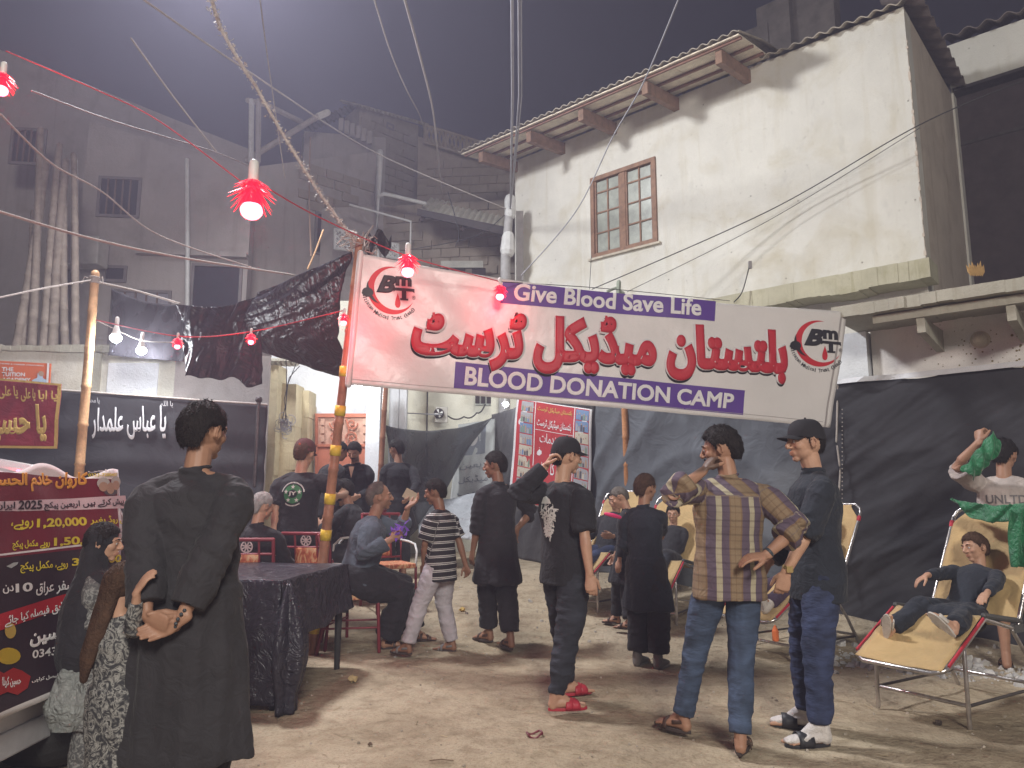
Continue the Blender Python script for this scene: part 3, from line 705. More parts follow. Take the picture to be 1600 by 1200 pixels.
b = MB(); b.prism([gq(496, 694, gy_ + .03), gq(578, 694, gy_ + .03), gq(578, 652, gy_ + .03), gq(496, 652, gy_ + .03)], (0, .02, 0)); b.build('upper_panel', TERL, gt)
for x in (504, 570):
    for k in range(3): b = MB(); b.prism([gq(x - 3, 664 + k * 13), gq(x + 3, 664 + k * 13), gq(x + 3, 654 + k * 13), gq(x - 3, 654 + k * 13)], (0, .02, 0)); b.build('panel_block', TERL, gt)
b = MB()
for sx in (-1, 1):
    for cy, r0, st in ((662, 9, 0), (684, 10, 3.14)):
        pts = []
        for i in range(26):
            a = st + i * .33; r_ = r0 * (1 - i / 30); pts.append(gq(537 + sx * (13 + r_ * math.cos(a)), cy + r_ * math.sin(a), gy_ - .01))
        b.tube(pts, .012, 5)
    b.tube([gq(537 + sx * 4, 655, gy_ - .01), gq(537 + sx * 8, 672, gy_ - .01), gq(537 + sx * 4, 692, gy_ - .01)], .012, 5)
b.build('scrollwork', TER, gt)
# crumbling yellow pillar with wire bundle
pl = thing('gate_pillar', 'crumbling yellowed plaster pillar with a nest of wires behind the man in the cap', 'pillar', (xat(440, 10.2), 10.2, .3))
b = MB()
for (x0, x1, y0, dd) in ((405, 432, 570, 10.1), (430, 462, 600, 10.3), (460, 482, 610, 10.6)):
    a, c = xat(x0, dd, 640), xat(x1, dd, 640)
    n_ = 14
    for i in range(n_):
        z0 = .1 + (zat(y0, dd) - .1) * i / n_; z1 = .1 + (zat(y0, dd) - .1) * (i + 1) / n_; j = .02 * noise.noise(V((x0, i * .9, 0)))
        b.prism([V((a + j, dd + j, z0)), V((c + j * 1.5, dd - j, z0)), V((c + j * 1.5, dd + .4, z0)), V((a + j, dd + .4, z0))], (0, 0, z1 - z0))
b.build('shaft', YEL, pl)
b = MB(); a = at(434, 560, 10.1)
for k in range(7): b.blob(at(412 + k * 8, 566 + 3 * noise.noise(V((k, 0, 0))), 10.15), (.07, .12, .06), nu=8, nv=6)
b.build('capping', CONC, pl)
b = MB(); rr = random.Random(9)
for k in range(46):
    c = at(446 + rr.gauss(0, 4), 665 + rr.gauss(0, 6), 10.0); a = rr.random() * 6.3; r_ = rr.uniform(.03, .08)
    b.tube([c + V((r_ * math.cos(a + t), -.02 * rr.random(), r_ * math.sin(a + t))) for t in (0, .6, 1.3, 2, 2.6)], .005, 4)
one('wire_bundle', b, WIREG, 'tangled nest of old wires hanging on the yellowed pillar', 'wires')
for lb_, pts in zip(('straightest', 'middle', 'lowest'), ([(448, 655), (444, 625), (452, 590), (468, 572)], [(446, 655), (448, 610), (447, 560)], [(441, 655), (446, 635), (450, 600), (466, 560)])):
    one('hanging_wire', MB().tube([at(x, y, 9.95) for x, y in pts], .006, 5), WIREM, lb_ + ' of three thin black wires rising from the tangled nest', 'wire', 'wires rising from the nest on the pillar')

# ---- low boundary wall on the left
lw = thing('boundary_wall', 'low pale yard wall at the left with a pale panel painted as bulb glow', 'wall', (-5, 9.3, 0))
b = MB(); PW, QW, _ = vwall(b, -300, 9.0, 272, 9.2, 542, 548, zb=-.1, xr=600); b.build('wall', plaster('old_yellow_wash', (.62, .60, .52), (.36, .30, .17), .6, pscale=1.8), lw)
b = MB(); vwall(b, 272, 9.2, 420, 9.5, 556, 556, zb=-.1, xr=600); b.build('wall', GREYW, lw)
b = MB(); rect_on(b, PW, QW, .815, .955, 1.2, zat(567, 9.15), .02, .03); b.build('bulb_lit_panel', BLUEW, lw)  # bluish white panel paints the glow of the bare bulbs on the wall
b = MB(); rect_on(b, PW, QW, .76, .795, 1.2, zat(552, 9.15), .03, .03); b.build('patch', CONC, lw)
b = MB(); rr = random.Random(3)
for k in range(36):
    t = k / 36; p = PW.lerp(QW, t); b.box((p.x + .1, p.y + .12, zat(545, 9.1) + .01 * rr.random()), (.18, .3, .05 + .05 * rr.random()))
b.build('coping', CONC, lw)
# bamboo canes leaning behind the wall
for i, (x0, y0, x1, y1, r_) in enumerate(((18, 548, 72, 250, .075), (44, 548, 66, 200, .065), (62, 548, 96, 225, .07), (80, 548, 104, 250, .075), (106, 548, 98, 290, .06), (122, 548, 112, 240, .06), (32, 548, 50, 330, .05))):
    q = MB(); a = at(x0, y0 + 40, 10.2); c = at(x1, y1, 10.6); n_ = 9; pts = []; rad = []
    for k in range(n_):
        for e, f_ in ((0, 1.12), (.06, .97), (.94, .95)):
            t = (k + e) / n_; pts.append(a.lerp(c, t) + V((.03 * math.sin(t * 3 + i), 0, 0))); rad.append(r_ * f_ * (1 - .25 * t))
    one('bamboo_cane', q.tube(pts, rad, 9), BAMP, ('leftmost, thick pale bamboo cane leaning', 'second thick pale bamboo cane from the left', 'third thick pale bamboo cane from the left, the most slanted', 'middle bamboo cane, the stoutest one,', 'first of the two nearly upright canes at the right', 'rightmost slim bamboo cane', 'short thin cane between the two leftmost ones')[i] + ' behind the low yard wall', 'bamboo cane', 'bamboo canes standing behind the low wall', smooth=True)

q = MB(); rr = random.Random(21)
for _ in range(260):
    x, y = rr.uniform(-3.5, 4.5), rr.uniform(2.4, 9); a = rr.random() * 6.3; l = rr.uniform(.015, .06); z = gz(x, y) + .004; c_ = V((math.cos(a), math.sin(a), 0)) * l; n_ = V((-math.sin(a), math.cos(a), 0)) * .0022
    q.add([V((x, y, z)) - c_ - n_, V((x, y, z)) + c_ - n_, V((x, y, z + .003)) + c_ + n_, V((x, y, z + .003)) - c_ + n_], [(0, 1, 2, 3)])
one('straw_litter', q, mat('straw', (.34, .27, .17), .9, .4, 3), 'bits of straw and twig trodden into the sand', 'litter', None, 'stuff')
# ================================================================== LAMPS (the floodlight stands out of frame at the upper left)
EMW = mat('lit_glass_white', (1, 1, 1), .3, 0, 1, 0, emit=14)
EMR = mat('lit_bulb_pink', (1.0, .16, .20), .3, 0, 1, 0, emit=8)
REDP = mat('lit_red_plastic', (.95, .008, .03), .3, .1, 30, 0, emit=2.4)
HOUS = mat('lamp_housing', (.12, .12, .12), .5, .1)
def flood(loc, aim, label, base):
    t = thing('floodlight', label, 'floodlight', loc); M = (V(aim) - V(loc)).to_track_quat('-Z', 'Y').to_matrix()
    q = MB(); q.box(V(loc) + M @ V((0, 0, .08)), (.42, .34, .12), M=M); q.build('housing', HOUS, t, bevel=.01)
    q = MB(); q.box(V(loc) + M @ V((0, 0, .012)), (.36, .28, .01), M=M); q.build('lens', mat('lamp_lens', (.9, .95, 1), .2, 0, 1, 0, emit=4), t)
    q = MB(); q.tube([V(loc) + M @ V((0, 0, .14)), V(loc) + V((0, 0, .3)), V(base) + V((0, 0, V(loc).z + .2)), V(base)], .05, 10); q.build('pole', IRON, t, smooth=True)
flood(KEY, (0.8, 5.6, .5), 'white floodlight on a tall thin pole shining over the yard', (-8.2, 8.6, 0))
flood(FILL, (1.6, 6, 1.2), 'added warm fill lamp on a pole behind the camera, out of view', (2.2, -7.6, 0))  # fixture made up to go with the added fill light
def bulb(px, py, D, red, label, r=.042, energy=10, tilt=0):
    k_ = .78 if red else 1
    c = at(px, py, D); t = thing('light_bulb', label, 'light bulb', c, 0, 'red bulbs strung across the yard' if red else 'bare white bulbs lighting the yard')
    q = MB(); q.blob(c + V((0, 0, -r * .1)), (r * k_, r * k_, r * .85 * k_)); q.build('globe', EMR if red else EMW, t, smooth=True)
    q = MB(); q.tube([c + V((0, 0, r * .7)), c + V((0, 0, r * 1.6)), c + V((0, 0, r * 2.2))], [r * .72, r * .5, r * .32], 12)
    q.build('neck', REDP if red else PIPE, t, smooth=True)
    q = MB(); q.tube([c + V((0, 0, r * 2.2)), c + V((0, 0, r * 3.4))], r * .36, 10); q.build('socket', mat('socket_white', (.7, .68, .66), .5), t, smooth=True)
    if red:
        q = MB(); n = 14
        for k in range(n):   # frilled plastic petals round the globe
            a = 2 * math.pi * k / n; b = a + 2 * math.pi / n * .5; e = a + 2 * math.pi / n
            for rr0, zz0, rr1, zz1 in ((r * .72, r * .9, r * 1.45, -r * .1), (r * .7, r * 1.4, r * 1.75, r * .75), (r * .6, r * 1.9, r * 1.35, r * 1.5)):
                p = [c + V((rr0 * math.cos(a), rr0 * math.sin(a), zz0)), c + V((rr1 * math.cos(b), rr1 * math.sin(b), zz1)), c + V((rr0 * math.cos(e), rr0 * math.sin(e), zz0)), c + V((rr0 * .8 * math.cos(b), rr0 * .8 * math.sin(b), zz0 + r * .2))]
                q.add(p, [(0, 1, 2), (0, 2, 3), (0, 3, 1), (1, 3, 2)])
        q.build('petal_shade', REDP, t)
    lo = lamp('bulb_light', 'POINT', (0, 0, -r * 1.25), energy, (1, .02, .06) if red else (.93, .97, 1), r * .8); lo.parent = t
    return c
RB = {}
for k, (px, py, D, r, e, lb) in {
    'a': (2, 140, 3.4, .040, 14, 'large red bulb cut by the left edge of the photo high up'),
    'b': (393, 327, 4.0, .080, 12, 'large bright red bulb hanging alone in the upper left'),
    'c': (637, 424, 5.9, .066, 2.6, 'red bulb hanging in front of the left logo of the banner'),
    'd': (781, 463, 6.3, .046, 4, 'red bulb beside the start of the words Give Blood'),
    'e': (537, 504, 6.0, .034, 9, 'small red bulb beside the top of the leaning bamboo pole'),
    'f': (392, 534, 6.6, .034, 9, 'small red bulb before the hanging black plastic, right one of two'),
    'g': (277, 541, 6.6, .034, 9, 'small red bulb before the hanging black plastic, left one of two')}.items():
    RB[k] = bulb(px, py, D, True, lb, r, e)
WB = {}
for k, (px, py, D, r, e, lb) in {
    'h': (181, 527, 7.9, .062, 45, 'bare white bulb near the bamboo post, the higher of two'),
    'i': (221, 547, 8.0, .055, 40, 'bare white bulb right of the bamboo post, the lower of two'),
    'j': (560, 601, 10.2, .06, 36, 'bare white bulb under the left end of the banner'),
    'k': (790, 631, 11.2, .05, 20, 'small white bulb left of the red poster')}.items():
    WB[k] = bulb(px, py, D, False, lb, r, e)
# ================================================================== BANNER
def bdisp(u, v):
    return .018 * math.sin(u * 9 + 2 * v) + .012 * math.sin(u * 21 - 5 * v + 1) + .010 * math.sin((u * 1.0 - v * .35) * 40) * math.exp(-((u - .1) / .15) ** 2) + .05 * math.sin(math.pi * u) * v \
        + .006 * noise.noise(V((u * 26, v * 7 - u * 3, 0))) + .010 * noise.noise(V((u * 7 + v * 2, v * 3, 4)))
BT = [at(560, 396, 6.25), at(1323, 488, 7.12), at(1300, 668, 7.05), at(541, 601, 6.30)]
BS = Surf(*BT, bdisp)
ban = thing('banner', 'long white blood donation camp banner strung between the bamboo pole and the canopy', 'banner', BT[3])
def bvin():
    m = mat('banner_vinyl', (.70, .67, .65), .36, .05, 2, .25, 14, spec=.5); return m
q = MB(); q.sheet(lambda u, v: BS.p(u, v + (1 - v) * (.075 * math.sin(math.pi * u ** .85)) ), 150, 36, .0015)
q.build('sheet', bvin(), ban, smooth=True)
def pm(name, c): return mat(name, c, .5, .06, 8, .05, 40, spec=.35)
PUR, RED, BLK, WHT = pm('purple_print', (.105, .045, .27)), pm('red_print', (.50, .022, .035)), pm('black_print', (.02, .018, .02)), pm('white_print', (.74, .72, .72))
DRED = pm('deep_red_print', (.55, .02, .03))
print_on('printed_strip', BS, [(785, 441), (1118, 471), (1114, 503), (781, 474)], PUR, ban, mesh=flat(RECT), off=.003, cuts=40)
print_on('printed_strip', BS, [(711, 566), (1156, 612), (1152, 650), (708, 607)], PUR, ban, mesh=flat(RECT), off=.003, cuts=40)
print_on('lettering', BS, [(804, 443), (1095, 468), (1093, 495), (801, 470)], WHT, ban, s='Give Blood Save Life', bold=.028, arab='fat', off=.006, cuts=16)
print_on('lettering', BS, [(727, 573), (1140, 617), (1137, 641), (724, 603)], WHT, ban, s='BLOOD DONATION CAMP', bold=.032, arab='fat', off=.006, cuts=16)
UQ = [(645, 474), (1229, 512), (1226, 607), (640, 575)]
URD = 'بلتستان میڈیکل ٹرسٹ'
print_on('lettering_shadow', BS, UQ, BLK, ban, s=URD, bold=.072, arab=True, off=.0035, cuts=16, shift=(-.0012, .022))
print_on('lettering_outline', BS, UQ, WHT, ban, s=URD, bold=.095, arab=True, off=.0055, cuts=16, shift=(0, .004))
print_on('lettering', BS, UQ, RED, ban, s=URD, bold=.066, arab=True, off=.0085, cuts=16)
def arcpoly(r0, r1, a0, a1, cx=0, cy=0, n=40, taper=True):
    out = []; 
    for i in range(n):
        t = i / n; t2 = (i + 1) / n
        def pt(t, s): 
            a = a0 + (a1 - a0) * t; w_ = (r0 - r1) * (math.sin(math.pi * t) if taper else 1); rr = r0 - (w_ if s else 0); return (cx + rr * math.cos(a), cy + rr * math.sin(a))
        out.append([pt(t, 0), pt(t2, 0), pt(t2, 1), pt(t, 1)])
    return out
def logo(cx, cy, R0, par, surf, sk):
    """crescent with the letters B m T, a blood drop and the circular name"""
    def Q(x0, y0, x1, y1):   # field in logo units (y up) -> pixel quad with the sheet's slope
        f = lambda x, y: (cx + x * R0, cy - y * R0 + sk * x * R0); return [f(x0, y1), f(x1, y1), f(x1, y0), f(x0, y0)]
    def put(polys, m, off, nm):
        xs = [p[0] for q in polys for p in q]; ys = [p[1] for q in polys for p in q]
        return print_on(nm, surf, Q(min(xs), min(ys), max(xs), max(ys)), m, par, mesh=flat(polys), off=off, cuts=0)
    put(arcpoly(1.0, .70, math.radians(75), math.radians(335)), DRED, .003, 'crescent')
    dr = [[(.28 + .17 * math.sin(a) * (math.sin(a / 2) ** 1.6 if True else 1), -.38 + .32 * math.cos(a)) for a in [i * 2 * math.pi / 24 for i in range(24)]]]
    put(dr, DRED, .004, 'drop')
    print_on('lettering', surf, Q(-.62, -.12, .22, .62), BLK, par, s='B', bold=.06, arab='fat', off=.007, cuts=0, shear=.35)
    put([[(-.98 + .24 * math.cos(a) , -.16 + .2 * math.sin(a)) for a in [i * .3142 for i in range(20)]]], BLK, .0065, 'letter_curl')
    put(arcpoly(.62, .46, 2.6, 4.6, -.42, .02, 16), BLK, .0062, 'letter_curl')
    print_on('lettering', surf, Q(.18, .22, .86, .62), BLK, par, s='m', bold=.05, arab='fat', off=.007, cuts=0)
    print_on('lettering', surf, Q(.22, -.36, .86, .14), BLK, par, s='T', bold=.05, arab='fat', off=.007, cuts=0)
    put([[(.10, .14), (.98, .14), (.98, -.04), (.90, .02), (.18, .02), (.10, -.04)]], BLK, .0068, 'letter_serif')
    put([[(.38, -.36), (.72, -.36), (.72, -.28), (.38, -.28)]], BLK, .0068, 'letter_serif')
    print_on('lettering', surf, Q(.88, -.30, 1.02, -.14), BLK, par, s='®', off=.006, cuts=0)
    txt = 'Baltistan Medical Trust (Regd)'; a0, a1 = math.radians(188), math.radians(325)
    for i, ch in enumerate(txt):
        if ch == ' ': continue
        a = a0 + (a1 - a0) * (i + .5) / len(txt); x, y = 1.17 * math.cos(a), 1.17 * math.sin(a); th = a + math.pi / 2; hw = {'i': .018, 'l': .018, 't': .03, 'M': .07}.get(ch, .042); hh = .085 if ch.isupper() or ch in 'ltdi()' else .06
        c_, s_ = math.cos(th), math.sin(th); pts = [(x + u * c_ - v * s_, y + u * s_ + v * c_) for u, v in ((-hw, hh), (hw, hh), (hw, -hh), (-hw, -hh))]
        print_on('lettering', surf, [(cx + p * R0, cy - q_ * R0 + sk * p * R0) for p, q_ in pts], BLK, par, s=ch, bold=.02, off=.005, cuts=0)
logo(611, 455, 37, ban, BS, .10)
logo(1275, 538, 36, ban, BS, .08)
q = MB(); q.tube([BS.p(.004, v, .004) for v in (0, .25, .5, .75, 1)], .028, 8); q.build('sleeve', bvin(), ban, smooth=True)
q = MB(); q.sheet(lambda u, v: BS.p(.985 + .004 * u, v, .004), 1, 20, .002); q.build('hem_line', pm('hem_grey', (.35, .32, .31)), ban)
q = MB(); q.sheet(lambda u, v: BS.p(u * .98, .955 + .004 * v, .0035), 60, 1, .001); q.build('hem_line', pm('hem_grey', (.35, .32, .31)), ban)
# leaning bamboo pole with tape bands
def cane(name, pts, r0, r1, m, nodes_=8, parent=None, **kw):
    q = MB(); a, c = V(pts[0]), V(pts[-1]); P = []; rr = []
    for k in range(nodes_):
        for e, f_ in ((0, 1.14), (.05, .98), (.95, .96)):
            t = (k + e) / nodes_; P.append(a.lerp(c, t)); rr.append((r0 + (r1 - r0) * t) * f_)
    P.append(c); rr.append(r1)
    return q.tube(P, rr, 12).build(name, m, parent, smooth=True, **kw)
pb0 = gnd(487, 1022); pb0.z -= .05; pb1 = at(562, 378, 6.3)
pole = thing('bamboo_pole', 'leaning bamboo pole with yellow tape bands holding the left end of the banner', 'pole', pb0)
cane('cane', [pb0, pb1], .048, .036, mat('red_brown_bamboo', (.36, .17, .10), .45, .3, 8, .3, 40), 9, pole)
for t in (.075, .29, .375, .49, .585, .68):
    q = MB(); c = pb0.lerp(pb1, t); u = (pb1 - pb0).normalized(); q.tube([c - u * .045, c, c + u * .045], [.0475, .048, .0475], 14, cap=False); q.build('tape_band', TAPE, pole, smooth=True)
q = MB(); rr = random.Random(12)
for k in range(26):
    c = pb1 + V((rr.gauss(0, .06), rr.gauss(0, .04), rr.gauss(-.02, .05))); q.tube([c + V([rr.gauss(0, .05) for _ in range(3)]) for _ in range(4)], .006, 4)
q.build('rope_knot', ROPE, pole)
q = MB(); c = pb1 + V((.08, .02, .02)); q.grid(lambda u, v: c + V((.28 * (u - .3), .05 * math.sin(u * 9), .16 * v - .1 + .05 * math.sin(u * 14 + v * 5))), 10, 6); one('black_ribbon', q, BLACKP, 'crumpled black scrap of sheet tied at the top of the leaning pole', 'cloth scrap')
# other poles
a = gnd(130, 760); pp = thing('bamboo_pole', 'upright bamboo post with rope lashing on top, left of the bare white bulbs', 'pole', a)
cane('cane', [V((xat(122, 7.9, 775), 7.9, 0)), at(149, 428, 7.9)], .052, .045, BAM, 9, pp)
q = MB(); c = at(148, 438, 7.9)
for k in range(5): q.tube([c + V((.055 * math.cos(t), .055 * math.sin(t), .015 * k - .03)) for t in [i * .7 for i in range(10)]], .008, 5)
for s in (-1, 1): q.tube([c, c + V((s * .10, -.03, .03)), c + V((s * .12, -.04, -.05))], .007, 5)
q.build('lashing', ROPE, pp)
cane('bamboo_pole', [V((xat(984, 9.6, 790), 9.6, .3)), at(976, 640, 9.6)], .048, .044, mat('orange_bamboo', (.50, .22, .09), .45, .3, 8, .3, 40), 6); tag(bpy.data.objects['bamboo_pole.002'] if 'bamboo_pole.002' in bpy.data.objects else col.objects[-1], 'orange bamboo pole standing behind the boys, under the middle of the banner', 'pole')
o = cane('bamboo_pole', [V((xat(588, 9.9, 790), 9.9, .3)), at(603, 600, 9.9)], .04, .036, mat('red_brown_bamboo', (.36, .17, .10), .45, .3, 8, .3, 40), 7); tag(o, 'thin brown bamboo pole holding the left corner of the sagging net', 'pole')
# steel electric pole before the house corner
ep = thing('electric_pole', 'grey steel electric pole with cables before the corner of the white house', 'pole', (xat(790, 12.6, 775), 12.6, .4))
q = MB(); q.tube([V((xat(786, 12.4, 775), 12.4, .2)), at(790, 400, 12.4), at(797, 318, 12.4)], [.11, .085, .07], 12); q.build('shaft', mat('galvanised_pole', (.36, .35, .34), .6, .25, 8, .3, 60), ep, smooth=True)
q = MB(); q.tube([at(793, 392, 12.4), at(794, 370, 12.4)], [.13, .11], 10); q.tube([at(797, 312, 12.4), at(797, 335, 12.4)], .1, 10); q.build('collar', PIPE, ep)
q = MB(); q.box(at(812, 385, 12.7), (.13, .1, 1.3)); q.build('angle_bar', mat('grey_metal_bar', (.40, .38, .37), .6, .2), ep)
for px in (799, 801, 810, 814):
    q = MB(); q.tube(cable([at(797, 330, 12.4), at(px + 1, 150, 9.5), at(px, -60, 7.5)], .05, 10), .012, 5); one('overhead_cable', q, WIREG, {799: 'leftmost of four steep grey cables above the electric pole', 801: 'second from the left of four steep grey cables above the electric pole', 810: 'third from the left of four steep grey cables above the electric pole', 814: 'rightmost of four steep grey cables above the electric pole'}[px], 'cable', 'steep cables rising from the electric pole')
q = MB(); q.tube([at(966, 462, 9.4), at(967, 441, 9.4)], .03, 8); q.tube([at(950, 455, 9.4), at(962, 450, 9.4), at(974, 458, 9.4)], .02, 6); one('bracket_stub', q, mat('green_grey_metal', (.25, .28, .22), .6), 'short metal stub with an arm just above the words Save Life', 'bracket')
# ================================================================== WIRES AND ROPES
def wire(pts, r, m, label, sag=.0, cat='wire', n=16, name='overhead_wire'):
    P_ = [at(*p) for p in pts]; P_ = smooth_path(P_, 12) if len(P_) > 2 else cable(P_, sag, n); q = MB(); q.tube(P_, r * .75, 6); return one(name, q, m, label, cat, smooth=True)
wire([(1064, -10, 6.5), (1005, 130, 8), (957, 215, 9.2), (900, 330, 9.6), (815, 430, 9.9)], .012, WIREG, 'pale cable running down across the eave and the white wall', .02, 'cable')
wire([(1620, 118, 7.8), (1437, 195, 8.3), (1200, 330, 9.6), (925, 452, 10.6)], .010, WIREM, 'upper of two black wires crossing the white wall to the right edge', .01)
wire([(1437, 200, 8.3), (1200, 345, 9.6), (980, 456, 10.4)], .006, WIREM, 'lower thinner of two black wires crossing the white wall', .02)
wire([(924, 400, 11.2), (921, 452, 11.2)], .006, WIREM, 'short black wire hanging below the brown window')
wire([(1171, 415, 9.6), (1160, 455, 9.6), (1147, 472, 9.6)], .010, WIREM, 'black drop wire fixed to the white wall left of the ledge', 0)
q = MB(); q.box(at(1172, 414, 9.6), (.04, .04, .1)); one('cable_clip', q, mat('grey_clip', (.25, .23, .22), .6), 'small grey cable clip on the white wall above the banner', 'clip')
wire([(225, 0, 5.5), (383, 108, 7.2), (590, 240, 11), (800, 330, 12.4)], .014, ROPE, 'long straight pale cable from the top left down to the electric pole', .04, 'cable')
wire([(205, 60, 6), (270, 150, 6.6), (338, 237, 7.0)], .011, ROPE, 'pale wire slanting down at the upper left to the string of bulbs')
wire([(0, 178, 4.5), (80, 255, 5.2), (160, 300, 6), (250, 368, 7), (400, 420, 8)], .010, ROPE, 'thin curved pale wire across the hazy block on the left', .03)
wire([(-20, 325, 4.6), (140, 372, 5.6), (280, 402, 6.4), (460, 430, 7.6)], .014, ROPE, 'pale rope with knots crossing above the low wall on the left', .05, 'rope')
wire([(10, 80, 3.4), (150, 140, 3.6), (250, 190, 3.8), (385, 290, 4.0)], .005, mat('red_wire', (.45, .05, .07), .6), 'red wire from the corner bulb to the big hanging bulb', .03)
wire([(50, 142, 3.4), (180, 190, 4.2), (335, 237, 5.5), (395, 262, 6)], .006, WIREG, 'grey wire below the red wire at the upper left', .04)
wire([(395, 280, 4.0), (500, 340, 5), (637, 400, 5.9), (781, 440, 6.3)], .007, mat('red_wire', (.45, .05, .07), .6), 'red wire from the big hanging bulb to the bulbs on the banner', .06)
wire([(150, 500, 7.8), (277, 525, 6.6), (392, 518, 6.6), (537, 485, 6.0)], .007, mat('red_wire', (.45, .05, .07), .6), 'sagging red wire carrying the row of small red bulbs', .03)
wire([(150, 500, 7.8), (181, 515, 7.9), (221, 532, 8.0), (275, 535, 6.6)], .006, ROPE, 'pale wire from the bamboo post carrying the bare white bulbs', .02)
wire([(781, 440, 6.3), (960, 452, 7.5), (1140, 470, 9)], .005, WIREM, 'thin wire along the top edge of the banner', .02)
wire([(405, -10, 6), (418, 90, 7), (428, 160, 8), (445, 278, 9)], .009, ROPE, 'thin loose rope hanging down right of the garland rope', 0, 'rope')
wire([(582, -10, 7), (610, 80, 8.5), (635, 140, 10), (655, 178, 12), (664, 205, 13.5)], .013, ROPE, 'left one of two pale ropes hanging from the sky to the block house', .0, 'rope')
wire([(630, -10, 7), (657, 90, 8.5), (676, 170, 10), (684, 240, 12), (690, 300, 13.5)], .020, ROPE, 'right thicker one of two pale ropes hanging to the block house', .0, 'rope')
wire([(700, 300, 13), (716, 360, 13), (712, 385, 13)], .012, WIREM, 'black cable hanging beneath the tin awning', .05, 'cable')
wire([(640, 390, 13), (740, 370, 13), (790, 335, 13)], .010, WIREM, 'black cable looping before the concrete block wall', .12, 'cable')
wire([(485, 215, 13.2), (483, 300, 13.2), (486, 400, 12)], .02, mat('brown_cane', (.30, .20, .14), .8), 'thin brown stick standing before the flat roof house', 0, 'stick')
wire([(505, 360, 9.8), (492, 395, 9.8), (481, 420, 9.8)], .018, BAM, 'short yellow stick poking up behind the black awning', 0, 'stick')
wire([(-10, 467, 6.5), (70, 450, 7.2), (147, 437, 7.9)], .012, ROPE, 'rope from the left edge to the top of the bamboo post', .02, 'rope')
wire([(149, 440, 7.9), (215, 455, 7.9), (280, 474, 7.9)], .016, ROPE, 'rope from the bamboo post to the hanging black plastic', .02, 'rope')
# fuzzy garland rope
q = MB(); pts = cable([at(328, -12, 5.2), at(345, 45, 5.4), at(400, 135, 5.7), at(470, 255, 6.0), at(520, 330, 6.2), at(560, 382, 6.3)], .015, 14)
q.tube(pts, .014, 7); rr = random.Random(5)
for p in pts:
    for k in range(9):
        c = p + V([rr.gauss(0, .018) for _ in range(3)]); s_ = rr.uniform(.010, .028); a_ = V([rr.gauss(0, 1) for _ in range(3)]).normalized() * s_; b_ = V([rr.gauss(0, 1) for _ in range(3)]).normalized() * s_ * .5
        q.add([c - b_, c + a_, c + b_, c - a_ * .3], [(0, 1, 2, 3)])
one('garland_rope', q, mat('tinsel_rope', (.48, .44, .40), .7, .35, 60), 'thick frayed garland rope running from the top down to the leaning pole', 'rope')
# ================================================================== HANGING CLOTHS
def hang(name, label, cat, quad, disp, m, nu=60, nv=40, th=.004, top=None, bot=None, holes=None):
    s_ = Surf(*[at(*c) if len(c) == 3 and c[2] > 0 else V(c[:3]) for c in quad], disp)
    t = thing(name, label, cat, s_.c[3])
    def fn(u, v):
        v2 = v
        if top: v2 = v + (1 - v) * top(u)
        if bot: v2 = v2 + v * bot(u)
        return s_.p(u, v2)
    MB().sheet(fn, nu, nv, th).build('sheet', m, t, smooth=True); return t, s_
def plan(px, D, z): return (xat(px, D), D, z)
def fold(seed, f1=7, a=.03, diag=1.0, a2=.02, fine=.008):
    """tension folds: long ridges running aslant, pinched towards the ties"""
    def f(u, v):
        c, e = u * f1 * .5 + v * 2.2 * diag, u * 1.3 - v * .9
        r1 = 1 - abs(noise.noise(V((c * 1.15, e, seed)))) * 2
        r2 = 1 - abs(noise.noise(V((c * 3.1, e * 1.6 + 3, seed + 5)))) * 2
        r3 = 1 - abs(noise.noise(V((c * 7.5 + e, e * 3, seed + 8)))) * 2
        return (a + a2) * .55 * r1 + a2 * .55 * r2 * (.4 + .6 * abs(noise.noise(V((u * 2, v * 2, seed))))) + (.25 * a2 + fine) * .5 * r3 * .7 + a * .8 * noise.noise(V((u * 2.5, v * 1.5, seed + 2)))
    return f
WQ = lambda s, z, off=.1: tuple(L0 + d * s + nn * off + V((0, 0, z)))
def wallq(pa_, pb_): return pa_, pb_
def H(name, label, cat, a, b, z0a, z0b, z1a, z1b, disp, m, nu=60, nv=40, th=.004, **kw):
    """cloth between plan points a and b with heights at both ends"""
    c = [V((a[0], a[1], z0a)), V((b[0], b[1], z0b)), V((b[0], b[1], z1b)), V((a[0], a[1], z1a))]
    s_ = Surf(*c, disp); t = thing(name, label, cat, c[3])
    top, bot = kw.get('top'), kw.get('bot')
    def fn(u, v):
        v2 = v + (1 - v) * (top(u) if top else 0) + v * (bot(u) if bot else 0); return s_.p(u, v2)
    MB().sheet(fn, nu, nv, th).build('sheet', m, t, smooth=True); return t, s_
# right: black cloth on the annex wall
pR0 = L0 + d * -.66 + nn * .2; pR1 = L0 + d * 2.3 + nn * .14
ck, SR = H('tent_cloth', 'black cloth hung along the annex wall behind the right recliner', 'cloth', (pR0.x, pR0.y), (pR1.x, pR1.y), zat(604, pR0.y), zat(604, pR0.y) + .0, .06, -.02, fold(2, 5, .045, 1.7, .065, .008), BLACKC, 160, 110, top=lambda u: .012 * math.sin(u * 20))
q = MB(); q.sheet(lambda u, v: SR.p(u, -.012 + .02 * v, .05), 40, 1, .004); q.build('white_hem', pm('hem_white', (.6, .6, .62)), ck)
